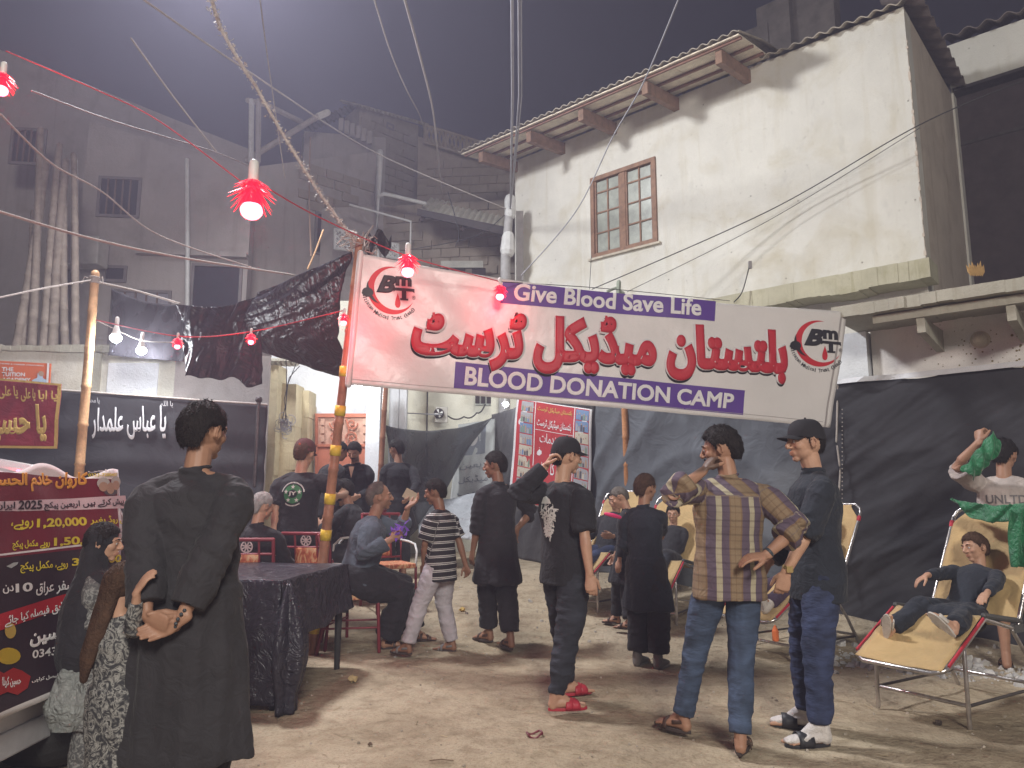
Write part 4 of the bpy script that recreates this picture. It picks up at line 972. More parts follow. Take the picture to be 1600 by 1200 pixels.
# middle: grey cloth, lower and sagging
pM0 = V((xat(926, 10.0), 10.0, 0)); pM1 = pR0 + nn * .12
def mdisp(u, v):
    n = noise.noise(V((u * 2, v * 2, 6))); x = v * 11 - 5.5 * (u - .62) ** 2 * 4 + 1.2 * n
    return .07 * (1 - abs(math.sin(x))) * (0.4 + .6 * v) + .05 * noise.noise(V((u * 5, v * 3 + u * 4, 2))) + .012 * noise.noise(V((u * 24, v * 12, 8)))
H('grey_cloth', 'slate grey cloth with curved sagging folds behind the checked shirt man', 'cloth', (pM0.x, pM0.y), (pM1.x, pM1.y), zat(592, 10), zat(600, 8), .36, .12, mdisp, GREYC, 90, 70)
q = MB(); c0 = at(1309, 600, 7.75); q.tube(cable([c0, at(1307, 690, 7.7), at(1313, 735, 7.7), at(1309, 800, 7.7), at(1308, 900, 7.7)], .0, 6), .010, 6); one('white_rope', q, ROPE, 'white cord hanging where the grey and black cloths meet', 'rope', smooth=True)
q = MB()
for k in range(46): q.blob(at(1316, 640 + k * 6.6, 7.68), .007, nu=5, nv=4)
one('stitched_edge', q, ROPE, 'dotted pale stitching down the edge of the black cloth beside the cord', 'stitching')
# left of it: dark net behind the poster
pN0 = V((xat(772, 12.2), 12.2, 0)); pN1 = V((xat(930, 9.95), 9.95, 0))
H('dark_net', 'dark brownish net hung from the house wall behind the red poster', 'net', (pN0.x, pN0.y), (pN1.x, pN1.y), zat(648, 12.2), zat(600, 9.95), .42, .36, fold(5, 9, .03, .8, .04), cloth('dark_net_fabric', (.055, .052, .054), .85, .6, 1.5, .1, var=.25), 60, 50)
pn = Surf(at(808, 622, 10.6), at(926, 640, 9.95), at(921, 812, 9.85), at(796, 780, 10.5), lambda u, v: .015 * math.sin(u * 8 + 3 * v) + .01 * math.sin(v * 9))
po = thing('poster', 'tall red poster with white writing and photo strips down both sides', 'poster', pn.c[3])
MB().sheet(lambda u, v: pn.p(u, v), 24, 30, .002).build('sheet', WHT, po, smooth=True)
def cell(s_, u0, v0, u1, v1, m, par, off=.003, nm='printed_field', cuts=6): return print_on(nm, s_, [(u0, v0), (u1, v0), (u1, v1), (u0, v1)], m, par, mesh=flat(RECT), off=off, px=False, cuts=cuts)
PRED = pm('poster_red', (.46, .035, .04))
cell(pn, .03, .01, .97, .99, PRED, po)
cell(pn, .265, 0.0, .275, 1, WHT, po, .0045); cell(pn, .775, 0.0, .785, 1, WHT, po, .0045)
rr = random.Random(8)
pc = [pm('photo_grey', (.36, .36, .38)), pm('photo_blue', (.16, .25, .42)), pm('photo_cream', (.55, .50, .40)), pm('photo_green', (.20, .27, .20)), pm('photo_dark', (.10, .09, .10)), pm('photo_skin', (.42, .28, .2))]
for side in (0, 1):
    for k in range(9):
        u0 = (.08, .80)[side]; v0 = .02 + k * .108; cell(pn, u0, v0, u0 + .165, v0 + .098, rr.choice(pc[:3]), po, .0050, 'photo_print', 2)
        for j in range(5):
            a_ = u0 + .01 + j * .029; h_ = rr.uniform(.03, .07); cell(pn, a_, v0 + .095 - h_, a_ + .022, v0 + .095, rr.choice(pc), po, .0060, 'photo_print', 0)
            cell(pn, a_ + .004, v0 + .095 - h_ - .014, a_ + .018, v0 + .095 - h_, pc[5], po, .0062, 'photo_print', 0)
print_on('lettering', pn, [(.30, .04), (.75, .04), (.75, .10), (.30, .10)], pm('gold_print', (.62, .40, .10)), po, s='بلتستان میڈیکل ٹرسٹ', arab=True, bold=.02, off=.006, px=False)
print_on('lettering', pn, [(.30, .16), (.75, .16), (.75, .255), (.30, .255)], WHT, po, s='بلتستان میڈیکل ٹرسٹ', arab=True, bold=.02, off=.006, px=False)
print_on('lettering', pn, [(.34, .30), (.70, .30), (.70, .42), (.34, .42)], WHT, po, s='کی خدمات', arab=True, bold=.01, off=.006, px=False)
cell(pn, .31, .46, .60, .52, WHT, po, .0045); cell(pn, .28, .275, .775, .28, WHT, po, .0045); cell(pn, .28, .445, .775, .45, WHT, po, .0045)
print_on('lettering', pn, [(.30, .56), (.72, .56), (.72, .72), (.30, .72)], WHT, po, s='خون کا عطیہ', arab=True, bold=.01, off=.006, px=False)
# sagging grey net on the thin pole and the pale printed sheet behind
ns = [at(601, 664, 9.9), at(772, 650, 12.0)]
NETM = cloth('black_shade_net', (.060, .064, .068), .8, .5, 2, .1, .78)
nett = thing('shade_net', 'black shade net sagging from the thin bamboo pole to the house corner', 'net', ns[0])
def net(u, v):
    a_ = ns[0].lerp(ns[1], u); a_.z -= .42 * 4 * u * (1 - u) * .35; b_ = at(640 + 0, 800, 10.0).lerp(at(722, 705, 10.9), u) if False else None
    lo = V(at(601 + 26 * v + u * (120 - 60 * v * (1 - u)), 700 + 150 * v, 9.9 + .9 * u))
    q_ = at(600 + 45 * v * 1.0 + (172 - 45 * v - 42 * v * math.sin(u * 1.57)) * u, 0, 9.9 + 2.1 * u); z0 = a_.z; zl = zat(845 - 140 * u ** 1.3, 9.9 + 2.1 * u)
    z = z0 + (zl - z0) * v; return V((a_.x + (.28 * v) * (1 - u) - .45 * v * u, a_.y - .1 * v + .05 * math.sin(v * 12 + u * 9) + .04 * math.sin(u * 22 + 6 * v), z))
MB().sheet(net, 50, 40, .003).build('sheet', NETM, nett, smooth=True)
ps = Surf(at(716, 664, 11.9), at(774, 655, 12.15), at(768, 842, 11.3), at(696, 842, 11.2), fold(8, 6, .01, .5, .02))
pt = thing('printed_sheet', 'pale grey printed sheet with a faint portrait hanging under the net', 'poster', ps.c[3])
MB().sheet(lambda u, v: ps.p(u, v), 20, 40, .002).build('sheet', pm('washed_grey_print', (.30, .31, .30)), pt, smooth=True)
pg = pm('grey_ink', (.12, .13, .15))
cell(ps, .1, .03, .75, .30, pg, pt); 
print_on('portrait', ps, [(.3, .09), (.55, .09), (.55, .22), (.3, .22)], pm('faded_skin', (.36, .34, .33)), pt, mesh=flat([[(math.cos(i * .52), math.sin(i * .52)) for i in range(12)]]), px=False, cuts=0, off=.005)
for k, tx in enumerate(('اربعین', 'میڈیکل', 'کیمپ', 'بلتستان')):
    print_on('lettering', ps, [(.15, .36 + k * .12), (.85, .36 + k * .12), (.85, .43 + k * .12), (.15, .43 + k * .12)], pg, pt, s=tx, arab=True, off=.005, px=False)
ws = Surf(at(650, 790, 10.8), at(748, 772, 11.2), at(745, 846, 10.2), at(655, 836, 10.1), fold(11, 4, .02, 1, .03))
tt = thing('plastic_sheet', 'crumpled pale grey plastic sheet lying against the foot of the house wall', 'sheet', ws.c[3]); MB().sheet(lambda u, v: ws.p(u, v), 24, 16, .003).build('sheet', cloth('pale_plastic', (.42, .44, .46), .45, .8, 3, 0), tt, smooth=True)
# awning of black plastic left of the pole
aw1 = [at(410, 456, 7.6), at(556, 393, 6.35), at(545, 592, 7.6), at(400, 545, 8.0)]
awn = thing('black_awning', 'black plastic awning stretched left of the leaning pole', 'awning', aw1[3])
sa = Surf(*aw1, fold(14, 4, .04, 2.2, .04, .006))
sa.disp = lambda u, v, f=fold(14, 4, .04, 2.2, .04, .006): f(u, v) + .12 * math.sin(math.pi * v)
MB().sheet(lambda u, v: sa.p(u, v), 50, 50, .003).build('sheet', BLACKP, awn, smooth=True)
# ragged plastic hanging left of it
rg = [at(282, 476, 7.9), at(420, 458, 7.6), at(410, 600, 7.9), at(296, 588, 8.0)]
sg = Surf(*rg, fold(17, 7, .06, .7, .05, .010)); rag = thing('torn_plastic', 'torn black plastic sheet hanging in folds behind the two small red bulbs', 'sheet', rg[3])
MB().sheet(lambda u, v: sg.p(u, v + v * .12 * noise.noise(V((u * 4, 0, 2))) + (1 - v) * .09 * math.sin(math.pi * u)), 60, 50, .003).build('sheet', BLACKP, rag, smooth=True)
cq = [at(178, 452, 8.3), at(290, 478, 8.2), at(290, 566, 8.2), at(172, 556, 8.3)]
sq = Surf(*cq, fold(31, 6, .04, .4, .03)); cu = thing('doorway_backdrop', 'thin dark curtain standing in for the dark doorway left of the torn plastic', 'backdrop', cq[3])
MB().sheet(lambda u, v: sq.p(u, v + (1 - v) * .08 * math.sin(math.pi * u)), 40, 24, .003).build('sheet', cloth('doorway_shade_sheet', (.030, .028, .036), .85, .4, 2, .1, .86), cu, smooth=True)  # dark sheet puts the darkness of the doorway into its colour
# black cloth wall behind the van, its two writings, and the crimson flag
zc = zat(600, 8.4)
def bl(u, v): return .02 * math.sin(v * 38 + 3 * u + 2 * noise.noise(V((u * 4, v * 3, 0)))) * (.4 + v) + .05 * max(0, v - .3) * math.sin((u * 1.6 - v) * 14) + .03 * noise.noise(V((u * 8, v * 4, 1)))
cA, SA = H('black_cloth_wall', 'black cloth with white calligraphy stretched behind the van', 'cloth', (xat(-200, 8.4), 8.4), (xat(411, 8.4), 8.4), zat(592, 8.4), zat(634, 8.4), -.02, .1, bl, BLACKC, 130, 70)
print_on('lettering', SA, [(146, 638), (262, 634), (262, 688), (146, 686)], pm('silver_print', (.60, .60, .63)), cA, s='یا عباس علمدار', arab=True, bold=.02, off=.035)
print_on('lettering', SA, [(138, 621), (158, 622), (158, 632), (138, 631)], pm('silver_print', (.60, .60, .63)), cA, s='یا محمد', arab=True, off=.035)
print_on('lettering', SA, [(254, 627), (272, 627), (272, 637), (254, 637)], pm('silver_print', (.60, .60, .63)), cA, s='یا اللہ', arab=True, off=.035)
q = MB(); q.tube([SA.p(u, -.004, .02) for u in [i / 20 for i in range(21)]], .012, 6); q.build('top_cord', ROPE, cA, smooth=True)
q = MB(); c = at(404, 634, 8.3); q.tube([c + V((0, 0, -.9)), c + V((0, 0, .05))], .022, 8); q.blob(c + V((0, 0, .07)), .04); one('cloth_post', q, IRON, 'thin dark post with a knob at the right end of the black cloth wall', 'post')
fs_ = Surf(at(-60, 586, 8.0), at(97, 600, 8.0), at(90, 701, 8.0), at(-60, 700, 8.0), fold(20, 7, .015, .6, .012))
fl = thing('crimson_flag', 'crimson flag with gold calligraphy and gold fringe at the left edge', 'flag', fs_.c[3])
CRI, GOLD = cloth('crimson_cloth', (.26, .012, .03), .6, .3, 3, .2), pm('gold_thread', (.58, .40, .12))
MB().sheet(lambda u, v: fs_.p(u, v), 40, 20, .004).build('sheet', CRI, fl, smooth=True)
for u0, v0, u1, v1 in ((.965, .0, 1.0, 1), (.0, .0, 1, .03), (.0, .965, 1, 1)): cell(fs_, u0, v0, u1, v1, GOLD, fl, .004, 'fringe', 20)
print_on('lettering', fs_, [(-30, 632), (75, 632), (75, 692), (-30, 692)], GOLD, fl, s='یا حسین', arab=True, bold=.05, off=.01)
print_on('lettering', fs_, [(62, 610), (91, 611), (91, 628), (62, 628)], GOLD, fl, s='یا ابا', arab=True, bold=.03, off=.01)
print_on('lettering', fs_, [(34, 606), (58, 608), (58, 628), (34, 628)], GOLD, fl, s='یا علی', arab=True, bold=.03, off=.01)
print_on('lettering', fs_, [(0, 603), (30, 604), (30, 624), (0, 624)], GOLD, fl, s='یا علی', arab=True, bold=.03, off=.01)
# small orange tuition poster on the low wall
os_ = Surf(at(-30, 562, 8.85), at(79, 568, 8.85), at(77, 605, 8.85), at(-30, 600, 8.85))
op = thing('orange_poster', 'small orange tuition academy poster on the low wall above the crimson flag', 'poster', os_.c[3])
MB().sheet(lambda u, v: os_.p(u, v), 6, 4, .02).build('board', pm('orange_print', (.62, .15, .06)), op)
cell(os_, .97, 0, 1, 1, WHT, op, .024)
for k, (tx, y0) in enumerate((('THE', 574), ('TUITION', 582), ('ACADEMY', 590.5))): print_on('lettering', os_, [(5, y0), ((23, 41, 50)[k], y0 + .5), ((23, 41, 50)[k], y0 + 6.8), (5, y0 + 6.4)], WHT, op, s=tx, bold=.03, off=.024, cuts=4)
print_on('lettering', os_, [(3, 567.5), (70, 571), (70, 573), (3, 569.5)], WHT, op, s='HOME & CAREER COACHING', bold=.02, off=.024, cuts=4)
print_on('portrait', os_, [(52, 583), (75, 584), (75, 602), (52, 601)], pm('pale_blue_print', (.45, .55, .68)), op, mesh=flat([[(0, 0), (1, 0), (1, .4), (.75, .55), (.7, .95), (.4, .95), (.35, .55), (0, .35)]]), off=.025, cuts=0)
print_on('portrait', os_, [(62, 580), (71, 580.5), (71, 589), (62, 588)], pc[5], op, mesh=flat([[(math.cos(i * .52), math.sin(i * .52)) for i in range(12)]]), off=.026, cuts=0)
# ================================================================== TABLE
TN, TR_ = V((xat(446, 4.9), 4.9, .80)), V((xat(547, 6.1), 6.1, .80))
tdir = V((-.985, .17, 0)); TL_, TB = TN + tdir * 1.15, TR_ + tdir * 1.15
tb = thing('table', 'small plastic table hidden under a black plastic cloth', 'table', (TN.x, TN.y, 0))
q = MB(); q.prism([TN + V((0, 0, -.04)), TR_ + V((0, 0, -.04)), TB + V((0, 0, -.04)), TL_ + V((0, 0, -.04))], (0, 0, .03)); q.build('tabletop', mat('black_plastic', (.03, .03, .03), .5), tb)
tc_ = (TN + TR_ + TL_ + TB) / 4
for p in (TN, TR_, TL_, TB):
    g0 = p.lerp(tc_, .08); q = MB(); q.tube([V((g0.x, g0.y, g0.z - .05)), V((g0.x, g0.y, .45)), V((g0.x, g0.y, gh(g0.x, g0.y) + .01))], [(.05, .035), (.032, .028), (.024, .02)], 8); q.build('leg', mat('black_plastic', (.03, .03, .03), .5), tb)
TC = cloth('table_plastic', (.035, .033, .045), .32, .8, 4, 0, var=.3)
tk = thing('tablecloth', 'shiny black plastic cloth draped over the small table, one corner trailing to the ground', 'tablecloth', (TN.x, TN.y, .8))
q = MB()
def tz(x, y): return .004 * noise.noise(V((x * 7, y * 7, 0))) + .006 * abs(noise.noise(V((x * 2 + y * 6, y * 2, 5)))) + .805
def ttop(u, v): p = TL_.lerp(TN, u).lerp(TB.lerp(TR_, u), v); return V((p.x, p.y, tz(p.x, p.y)))
q.sheet(ttop, 40, 40, .003)
def skirt(a_, c_, z0, z1, out, amp=.02, fr=14, sd=1):
    n = (c_ - a_).normalized(); n = V((n.y, -n.x, 0)) * out
    def f(u, v):
        p = a_.lerp(c_, u); zt_ = tz(p.x, p.y); z = zt_ + ((z0 + (z1 - z0) * u + .03 * noise.noise(V((u * 5, 0, sd)))) - zt_) * v
        return V((p.x, p.y, z)) + n * (.004 + .05 * v * (.4 + .6 * v) + amp * v * math.sin(u * fr + sd + 2 * noise.noise(V((u * 3, v, sd)))))
    return f
q.sheet(skirt(TN, TR_, .40, .47, 1, .02, 11, 2), 40, 20, .003)
q.sheet(skirt(TL_, TN, .10, .03, 1, .03, 13, 4), 40, 20, .003)
q.sheet(skirt(TR_, TB, .42, .40, 1, .02, 9, 6), 30, 14, .003)
q.sheet(skirt(TB, TL_, .3, .3, 1, .02, 9, 8), 30, 14, .003)
def corner(u, v):   # the trailing corner: a narrow cone of cloth down to the ground
    a_ = -1.9 + 2.9 * u; r_ = (.01 + .13 * math.sin(min(1, v * 1.15) * math.pi * .8)) * (1 + .22 * math.sin(u * 16)); return V((TN.x + .05 + r_ * math.cos(a_) * .9, TN.y - .02 + r_ * math.sin(a_), .808 - .80 * v))
q.sheet(corner, 26, 24, .003)
q.build('cloth', TC, tk, smooth=True)
# ================================================================== RED CHAIRS
MAR, WICK = mat('maroon_paint', (.22, .03, .04), .4, .15, 8, .05), None
def wicker():
    m = bpy.data.materials.new('orange_wicker'); n, b, N, L = nodes(m); b.inputs['Roughness'].default_value = .5
    t = N.new('ShaderNodeTexCoord'); mp = N.new('ShaderNodeMapping'); mp.inputs['Scale'].default_value = (1, 1, .45); L.new(t.outputs['Object'], mp.inputs[0])
    v = N.new('ShaderNodeTexNoise'); v.inputs['Scale'].default_value = 26; v.inputs['Detail'].default_value = 2; v.inputs['Distortion'].default_value = 1.5; L.new(mp.outputs[0], v.inputs['Vector'])
    r = N.new('ShaderNodeValToRGB'); e = r.color_ramp.elements; e[0].position = .40; e[0].color = (.42, .10, .05, 1); e[1].position = .6; e[1].color = (.66, .40, .22, 1); x = e.new(.5); x.color = (.60, .20, .10, 1)
    L.new(v.outputs['Fac'], r.inputs[0]); L.new(r.outputs[0], b.inputs['Base Color']); return m
WICK = wicker()
def make_chair(label):
    """steel chair, faces +y locally; the back stands at y = -.22"""
    t = thing('red_chair', label, 'chair', (0, 0, 0), 0, 'red steel chairs with orange woven backs')
    for sx in (-1, 1):
        q = MB(); q.tube([(sx * .21, -.30, 0), (sx * .21, -.22, .45), (sx * .215, -.25, .70), (sx * .215, -.32, .98)], .015, 8); q.build('leg', MAR, t, local=True, smooth=True)
        q = MB(); q.tube([(sx * .21, .22, 0), (sx * .21, .20, .44)], .015, 8); q.build('leg', MAR, t, local=True, smooth=True)
        q = MB(); q.tube([(sx * .215, -.25, .70), (sx * .23, -.05, .69), (sx * .23, .12, .67), (sx * .225, .19, .60), (sx * .21, .2, .44)], .013, 8); q.build('armrest', PIPE, t, local=True, smooth=True)
        q = MB(); q.tube([(sx * .21, -.25, .2), (sx * .21, .21, .2)], .009, 6); q.build('stretcher', MAR, t, local=True, smooth=True)
    q = MB(); q.box((0, 0, .455), (.42, .43, .05)); q.build('seat', WICK, t, local=True, bevel=.012)
    q = MB(); q.tube([(-.215, -.32, .98), (.215, -.32, .98)], .016, 8); q.tube([(-.21, -.29, .86), (.21, -.29, .86)], .011, 6); q.tube([(-.21, -.235, .52), (.21, -.235, .52)], .011, 6)
    for x in (-.10, .10): q.tube([(x, -.235, .52), (x, -.27, .75), (x, -.32, .98)], .010, 6)
    q.build('back_frame', MAR, t, local=True, smooth=True)
    q = MB(); q.sheet(lambda u, v: V((-.10 + .20 * u, -.245 - .035 * v * v - .012 * math.sin(math.pi * u), .53 + .33 * v)), 6, 8, .02); q.build('back_panel', WICK, t, local=True, smooth=True)
    q = MB(); c = V((0, -.305, .92))
    for k in range(16):
        a = k * math.pi / 8; b_ = (k + 1) * math.pi / 8; q.tube([c + V((.045 * math.cos(a), 0, .045 * math.sin(a))), c + V((.045 * math.cos(b_), 0, .045 * math.sin(b_)))], .006, 5)
        if k % 2: q.tube([c, c + V((.045 * math.cos(a), 0, .045 * math.sin(a)))], .006, 5)
    q.build('medallion', mat('silver_ornament', (.55, .42, .42), .4, .1, 9, 0), t, local=True)
    return t
CH = make_chair('red chair with orange woven back under the grey haired man')
def put_chair(o, x, y, rz): o.matrix_basis = Matrix.Translation((x, y, gh(x, y))) @ Matrix.Rotation(rz, 4, 'Z'); WM[o.name] = o.matrix_basis
chairs = [CH]
for (px, y, rz, lb) in ((502, 6.9, R(-8), 'empty red chair just behind the leaning bamboo pole'), (560, 6.75, R(-80), 'red chair carrying the older man in the blue grey kurta'),
                       (556, 8.4, R(95), 'red chair of the bearded man, mostly hidden behind him'), (612, 8.0, R(-150), 'red chair standing beyond the raised hand of the older man')):
    c = copy_tree(CH, label=lb); put_chair(c, xat(px, y), y, rz); chairs.append(c)
put_chair(CH, xat(404, 6.5), 6.5, R(5))
# ================================================================== RECLINERS
CHR = mat('worn_chrome_tube', (.50, .47, .46), .28, .3, 14, .1, 60, metal=.85)
CANV = cloth('beige_canvas', (.47, .325, .15), .75, .35, 2.5, .1, var=.12)
PF, PK, PS, PT = (0, .33), (.52, .60), (.92, .50), (1.42, 1.27); CW = .56
def make_cot(label):
    t = thing('recliner', label, 'recliner', (0, 0, 0), 0, 'folding recliners with beige canvas')
    for y in (0, CW):
        q = MB(); q.tube([(PF[0] + .07, y, PF[1] + .035), (PK[0], y, PK[1]), (PS[0], y, PS[1])], .014, 10); q.build('seat_rail', CHR, t, local=True, smooth=True)
        q = MB(); q.tube([(PS[0], y, PS[1]), (PT[0] - .05, y, PT[1] - .08)], .014, 10); q.build('back_rail', CHR, t, local=True, smooth=True)
        q = MB(); q.tube([(.25, y, .45), (.24, y, .006)], .013, 8); q.build('leg', CHR, t, local=True, smooth=True)
        q = MB(); q.tube([(.86, y, .50), (1.04, y, .30), (1.24, y, .006)], .013, 8); q.build('leg', CHR, t, local=True, smooth=True)
        q = MB(); q.tube([(.25, y, .13), (1.16, y, .12)], .010, 8); q.build('lower_rail', mat('dark_tube', (.10, .09, .09), .4, .2, 5, 0, metal=.6), t, local=True, smooth=True)
        q = MB(); q.box((PS[0], y, PS[1] + .01), (.12, .03, .05)); q.tube([(PK[0], y, PK[1] + .02), (PS[0] + .05, y, PS[1] + .05)], .018, 8); q.build('hinge', mat('dark_hinge', (.07, .07, .07), .5), t, local=True)
    for (x, z), s_ in ((PF, 1), (PT, -1)):
        q = MB()
        x2, z2 = (x + .07, z + .035) if s_ == 1 else (x - .05, z - .08)
        q.tube([(x2, 0, z2), ((x + x2) / 2, .015, (z + z2) / 2), (x, .07, z), (x, CW / 2, z), (x, CW - .07, z), ((x + x2) / 2, CW - .015, (z + z2) / 2), (x2, CW, z2)], .014, 10)
        q.build('end_bow', CHR, t, local=True, smooth=True)
    for x_ in (.25, 1.16): q = MB(); q.tube([(x_, 0, .13), (x_, CW, .13)], .012, 8); q.build('crossbar', CHR, t, local=True, smooth=True)
    def sec(a, b, e0, e1, sag):
        def f(u, v):
            w_ = e0 + (e1 - e0) * u; y0 = .012 + w_; y = y0 + (CW - 2 * y0) * v
            x = a[0] + (b[0] - a[0]) * u; z = a[1] + (b[1] - a[1]) * u
            s_ = sag * math.sin(math.pi * v) * (.5 + .5 * math.sin(math.pi * u)) + .008 * noise.noise(V((u * 5 + sag * 70, v * 6, 0)))
            dx, dz = b[0] - a[0], b[1] - a[1]; l = math.hypot(dx, dz); return V((x + dz / l * s_, y, z - dx / l * s_ + .016))
        return MB().sheet(f, 18, 14, .005)
    sec((PF[0] + .01, PF[1] + .005), PK, .0, .0, .03).build('foot_canvas', CANV, t, local=True, smooth=True)
    sec(PK, PS, .0, .0, .03).build('seat_canvas', CANV, t, local=True, smooth=True)
    sec((PS[0] + .02, PS[1] + .03), (PT[0] - .005, PT[1] + .0), .0, .0, .05)
    def bk(u, v):
        a, b = (PS[0] + .02, PS[1] + .03), (PT[0], PT[1] - .005); cut = .10 * ss(.80, .99, u); y0 = .008 + cut; y = y0 + (CW - 2 * y0) * v
        s_ = .045 * math.sin(math.pi * v) * math.sin(math.pi * min(1, u * 1.02)) + .010 * noise.noise(V((u * 5, v * 6, 3))); dx, dz = b[0] - a[0], b[1] - a[1]; l = math.hypot(dx, dz)
        return V((a[0] + dx * u + dz / l * s_, y, a[1] + dz * u - dx / l * s_ + .012))
    MB().sheet(bk, 26, 18, .005).build('back_canvas', CANV, t, local=True, smooth=True)
    for y in (-.012, CW - .0):
        q = MB(); q.box((.28, y + .006, .485), (.50, .010, .028), M=Matrix.Rotation(-math.atan2(.27, .52), 3, 'Y')); q.build('red_piping', mat('red_piping', (.45, .03, .05), .6), t, local=True)
    for y in (0, CW): q = MB(); q.tube([(PT[0] - .09, y, PT[1] - .14), (PT[0] - .075, y, PT[1] - .115)], .018, 8); q.build('red_ring', mat('red_piping', (.45, .03, .05), .6), t, local=True)
    return t
def cotM(x, y, rz): return Matrix.Translation((x, y, gh(x, y))) @ Matrix.Rotation(rz, 4, 'Z')
COTS = {'A': cotM(2.47, 4.42, R(32.5)), 'B': cotM(2.09, 6.15, R(34)), 'C': cotM(1.49, 7.25, R(60)), 'D': cotM(.74, 7.7, R(52))}
cot = make_cot('beige canvas recliner at the right, holding the boy in grey slippers')
cot.matrix_basis = COTS['A']; WM[cot.name] = COTS['A']
copy_tree(cot, COTS['B'], 'beige recliner hidden behind the man in the black cap, its back rising at his shoulder')
copy_tree(cot, COTS['C'], 'beige recliner seen between the boy in the long kurta and the checked shirt')
copy_tree(cot, COTS['D'], 'beige recliner whose foot end shows right of the man in red slippers')
# ================================================================== VAN
VX = -2.22
vm = mat('white_car_paint', (.72, .73, .75), .25, .04, 3, 0, coat=.6)
van = thing('white_van', 'white van covered by a dark red travel poster at the left edge', 'van', (VX, 2.5, 0))
prof = [(1.1, .24), (1.0, .7), (1.05, 1.1), (1.35, 1.5), (2.0, 1.56), (3.2, 1.545), (3.8, 1.50), (4.15, 1.43), (4.40, 1.30), (4.66, .95), (4.76, .7), (4.74, .32), (4.6, .22)]
q = MB(); rings = []
for k, (ins, f_) in enumerate(((0.05, .97), (0, 1.0), (0, 1.0), (.05, .97))):
    pass
def side_x(z, s_): return (.0 if z < .85 else .16 * ((z - .85) / .7) ** 1.5)
n = len(prof); vs = []
for s_, wdt in ((0, 0), (1, 1)):
    for (y, z) in prof: vs.append(V((VX - side_x(z, 0) if s_ == 0 else VX - 1.55 + side_x(z, 0), y, z)))
q.add(vs, [tuple(range(n)), tuple(range(n, 2 * n))[::-1]] + [(i, i + n, (i + 1) % n + n, (i + 1) % n) for i in range(n)])
bo = q.build('body', vm, van, bevel=.04)
q = MB()
for k in range(2):
    y0 = (1.7, 3.0)[k]; q.prism([V((VX - .012 - side_x(z, 0), y, z)) + V((.018, 0, 0)) for y, z in ((y0, .92), (y0 + 1.15, .92), (y0 + 1.05, 1.38), (y0 + .05, 1.38))], (-.02, 0, 0))
q.build('side_window', DG, van)
q = MB(); q.prism([V((VX - side_x(z, 0) + .012, y, z)) for y, z in ((4.16, .95), (4.50, .96), (4.24, 1.27), (4.16, 1.33))], (-.02, 0, 0)); q.build('quarter_window', DG, van)
q = MB(); q.prism([V((VX + .02, 4.5, .74)), V((VX + .02, 4.70, .72)), V((VX + .02, 4.66, .9)), V((VX + .02, 4.55, .94))], (-.1, 0, 0)); q.build('tail_lamp', mat('tail_lamp_red', (.35, .01, .02), .2, .1), van)
for y in (1.6, 4.0):
    wh = MB(); c = V((VX - .06, y, .30)); wh.tube([c, c + V((-.18, 0, 0))], .30, 28, ref=(0, 0, 1)); wo = wh.build('wheel', mat('tyre_rubber', (.03, .03, .03), .8), van, smooth=False)
    wh = MB(); wh.tube([c + V((.02, 0, 0)), c + V((.01, 0, 0))], .18, 20); wh.build('rim', mat('grey_rim', (.4, .4, .42), .4, .1, 4, 0, metal=.6), wo)
q = MB(); q.box((VX - .02, 2.9, .27), (.06, 3.2, .12)); q.build('sill', mat('silver_sill', (.5, .5, .52), .4), van, bevel=.01)
# poster: hangs on the van's side
vt = [V((VX + .02 - .12, 2.0, 1.50)), V((VX + .02 - .10, 4.25, 1.465)), V((VX + .05, 4.22, .43)), V((VX + .05, 2.0, .42))]
def vfix(x0, y0, x1, y1):  # where a photo point falls on the van's side plane
    pass
def vdisp(u, v): return .03 + .012 * math.sin(u * 14 + 3 * v) + .015 * noise.noise(V((u * 9, v * 5, 2))) + .02 * v
VS_ = Surf(*vt, vdisp)
if VS_.n.x < 0: VS_.n = -VS_.n
vp = thing('travel_poster', 'large dark red and black travel poster in Urdu tied over the side of the van', 'poster', vt[3])
MB().sheet(lambda u, v: VS_.p(u, v + (1 - v) * .03 * math.sin(u * 24)), 70, 40, -.003).build('sheet', WHT, vp, smooth=True)
def vuv(px, py): return VS_.uv(px, py)
def vq(x0, y0, x1, y1, k=0.0): return [(x0, y0), (x1, y1 if False else y0)] 
MRN, NBK, YLW, PNK, ORG = pm('maroon_print', (.17, .015, .03)), pm('near_black_print', (.035, .02, .028)), pm('yellow_print', (.70, .58, .04)), pm('pale_pink_print', (.66, .52, .56)), pm('orange_ink', (.72, .33, .05))
uR = .985
def band(v0a, v0b, v1a, v1b, m, off=.004, u0=.0, u1=uR): print_on('printed_field', VS_, [(u0, v0a), (u1, v0b), (u1, v1b), (u0, v1a)], m, vp, mesh=flat(RECT), px=False, off=off, cuts=50)
band(.03, .03, .975, .975, NBK)
band(.03, .03, .38, .38, MRN, .0055)
def vt_(s, x0, y0, x1, y1, m, arab=True, bold=.02, sl=0.0, off=.008):
    """letters inside a photo field on the van poster; sl = slope of the base line"""
    dy = sl * (x1 - x0); return print_on('lettering', VS_, [(x0, y0), (x1, y0 + dy), (x1, y1 + dy), (x0, y1)], m, vp, s=s, arab=arab, bold=bold, off=off, cuts=8)
def fld(pts, m, off=.0065): return print_on('printed_field', VS_, pts, m, vp, mesh=flat(RECT), off=off, cuts=30)
fld([(-60, 788), (184, 776), (188, 796), (-60, 802)], PNK)
vt_('کاروان خادم الحسین', -52, 742, 128, 772, ORG, bold=.05, sl=-.02)
vt_('پیش کرتے ہیں اربعین پیکج', 56, 786, 180, 800, NBK, sl=-.05, off=.010)
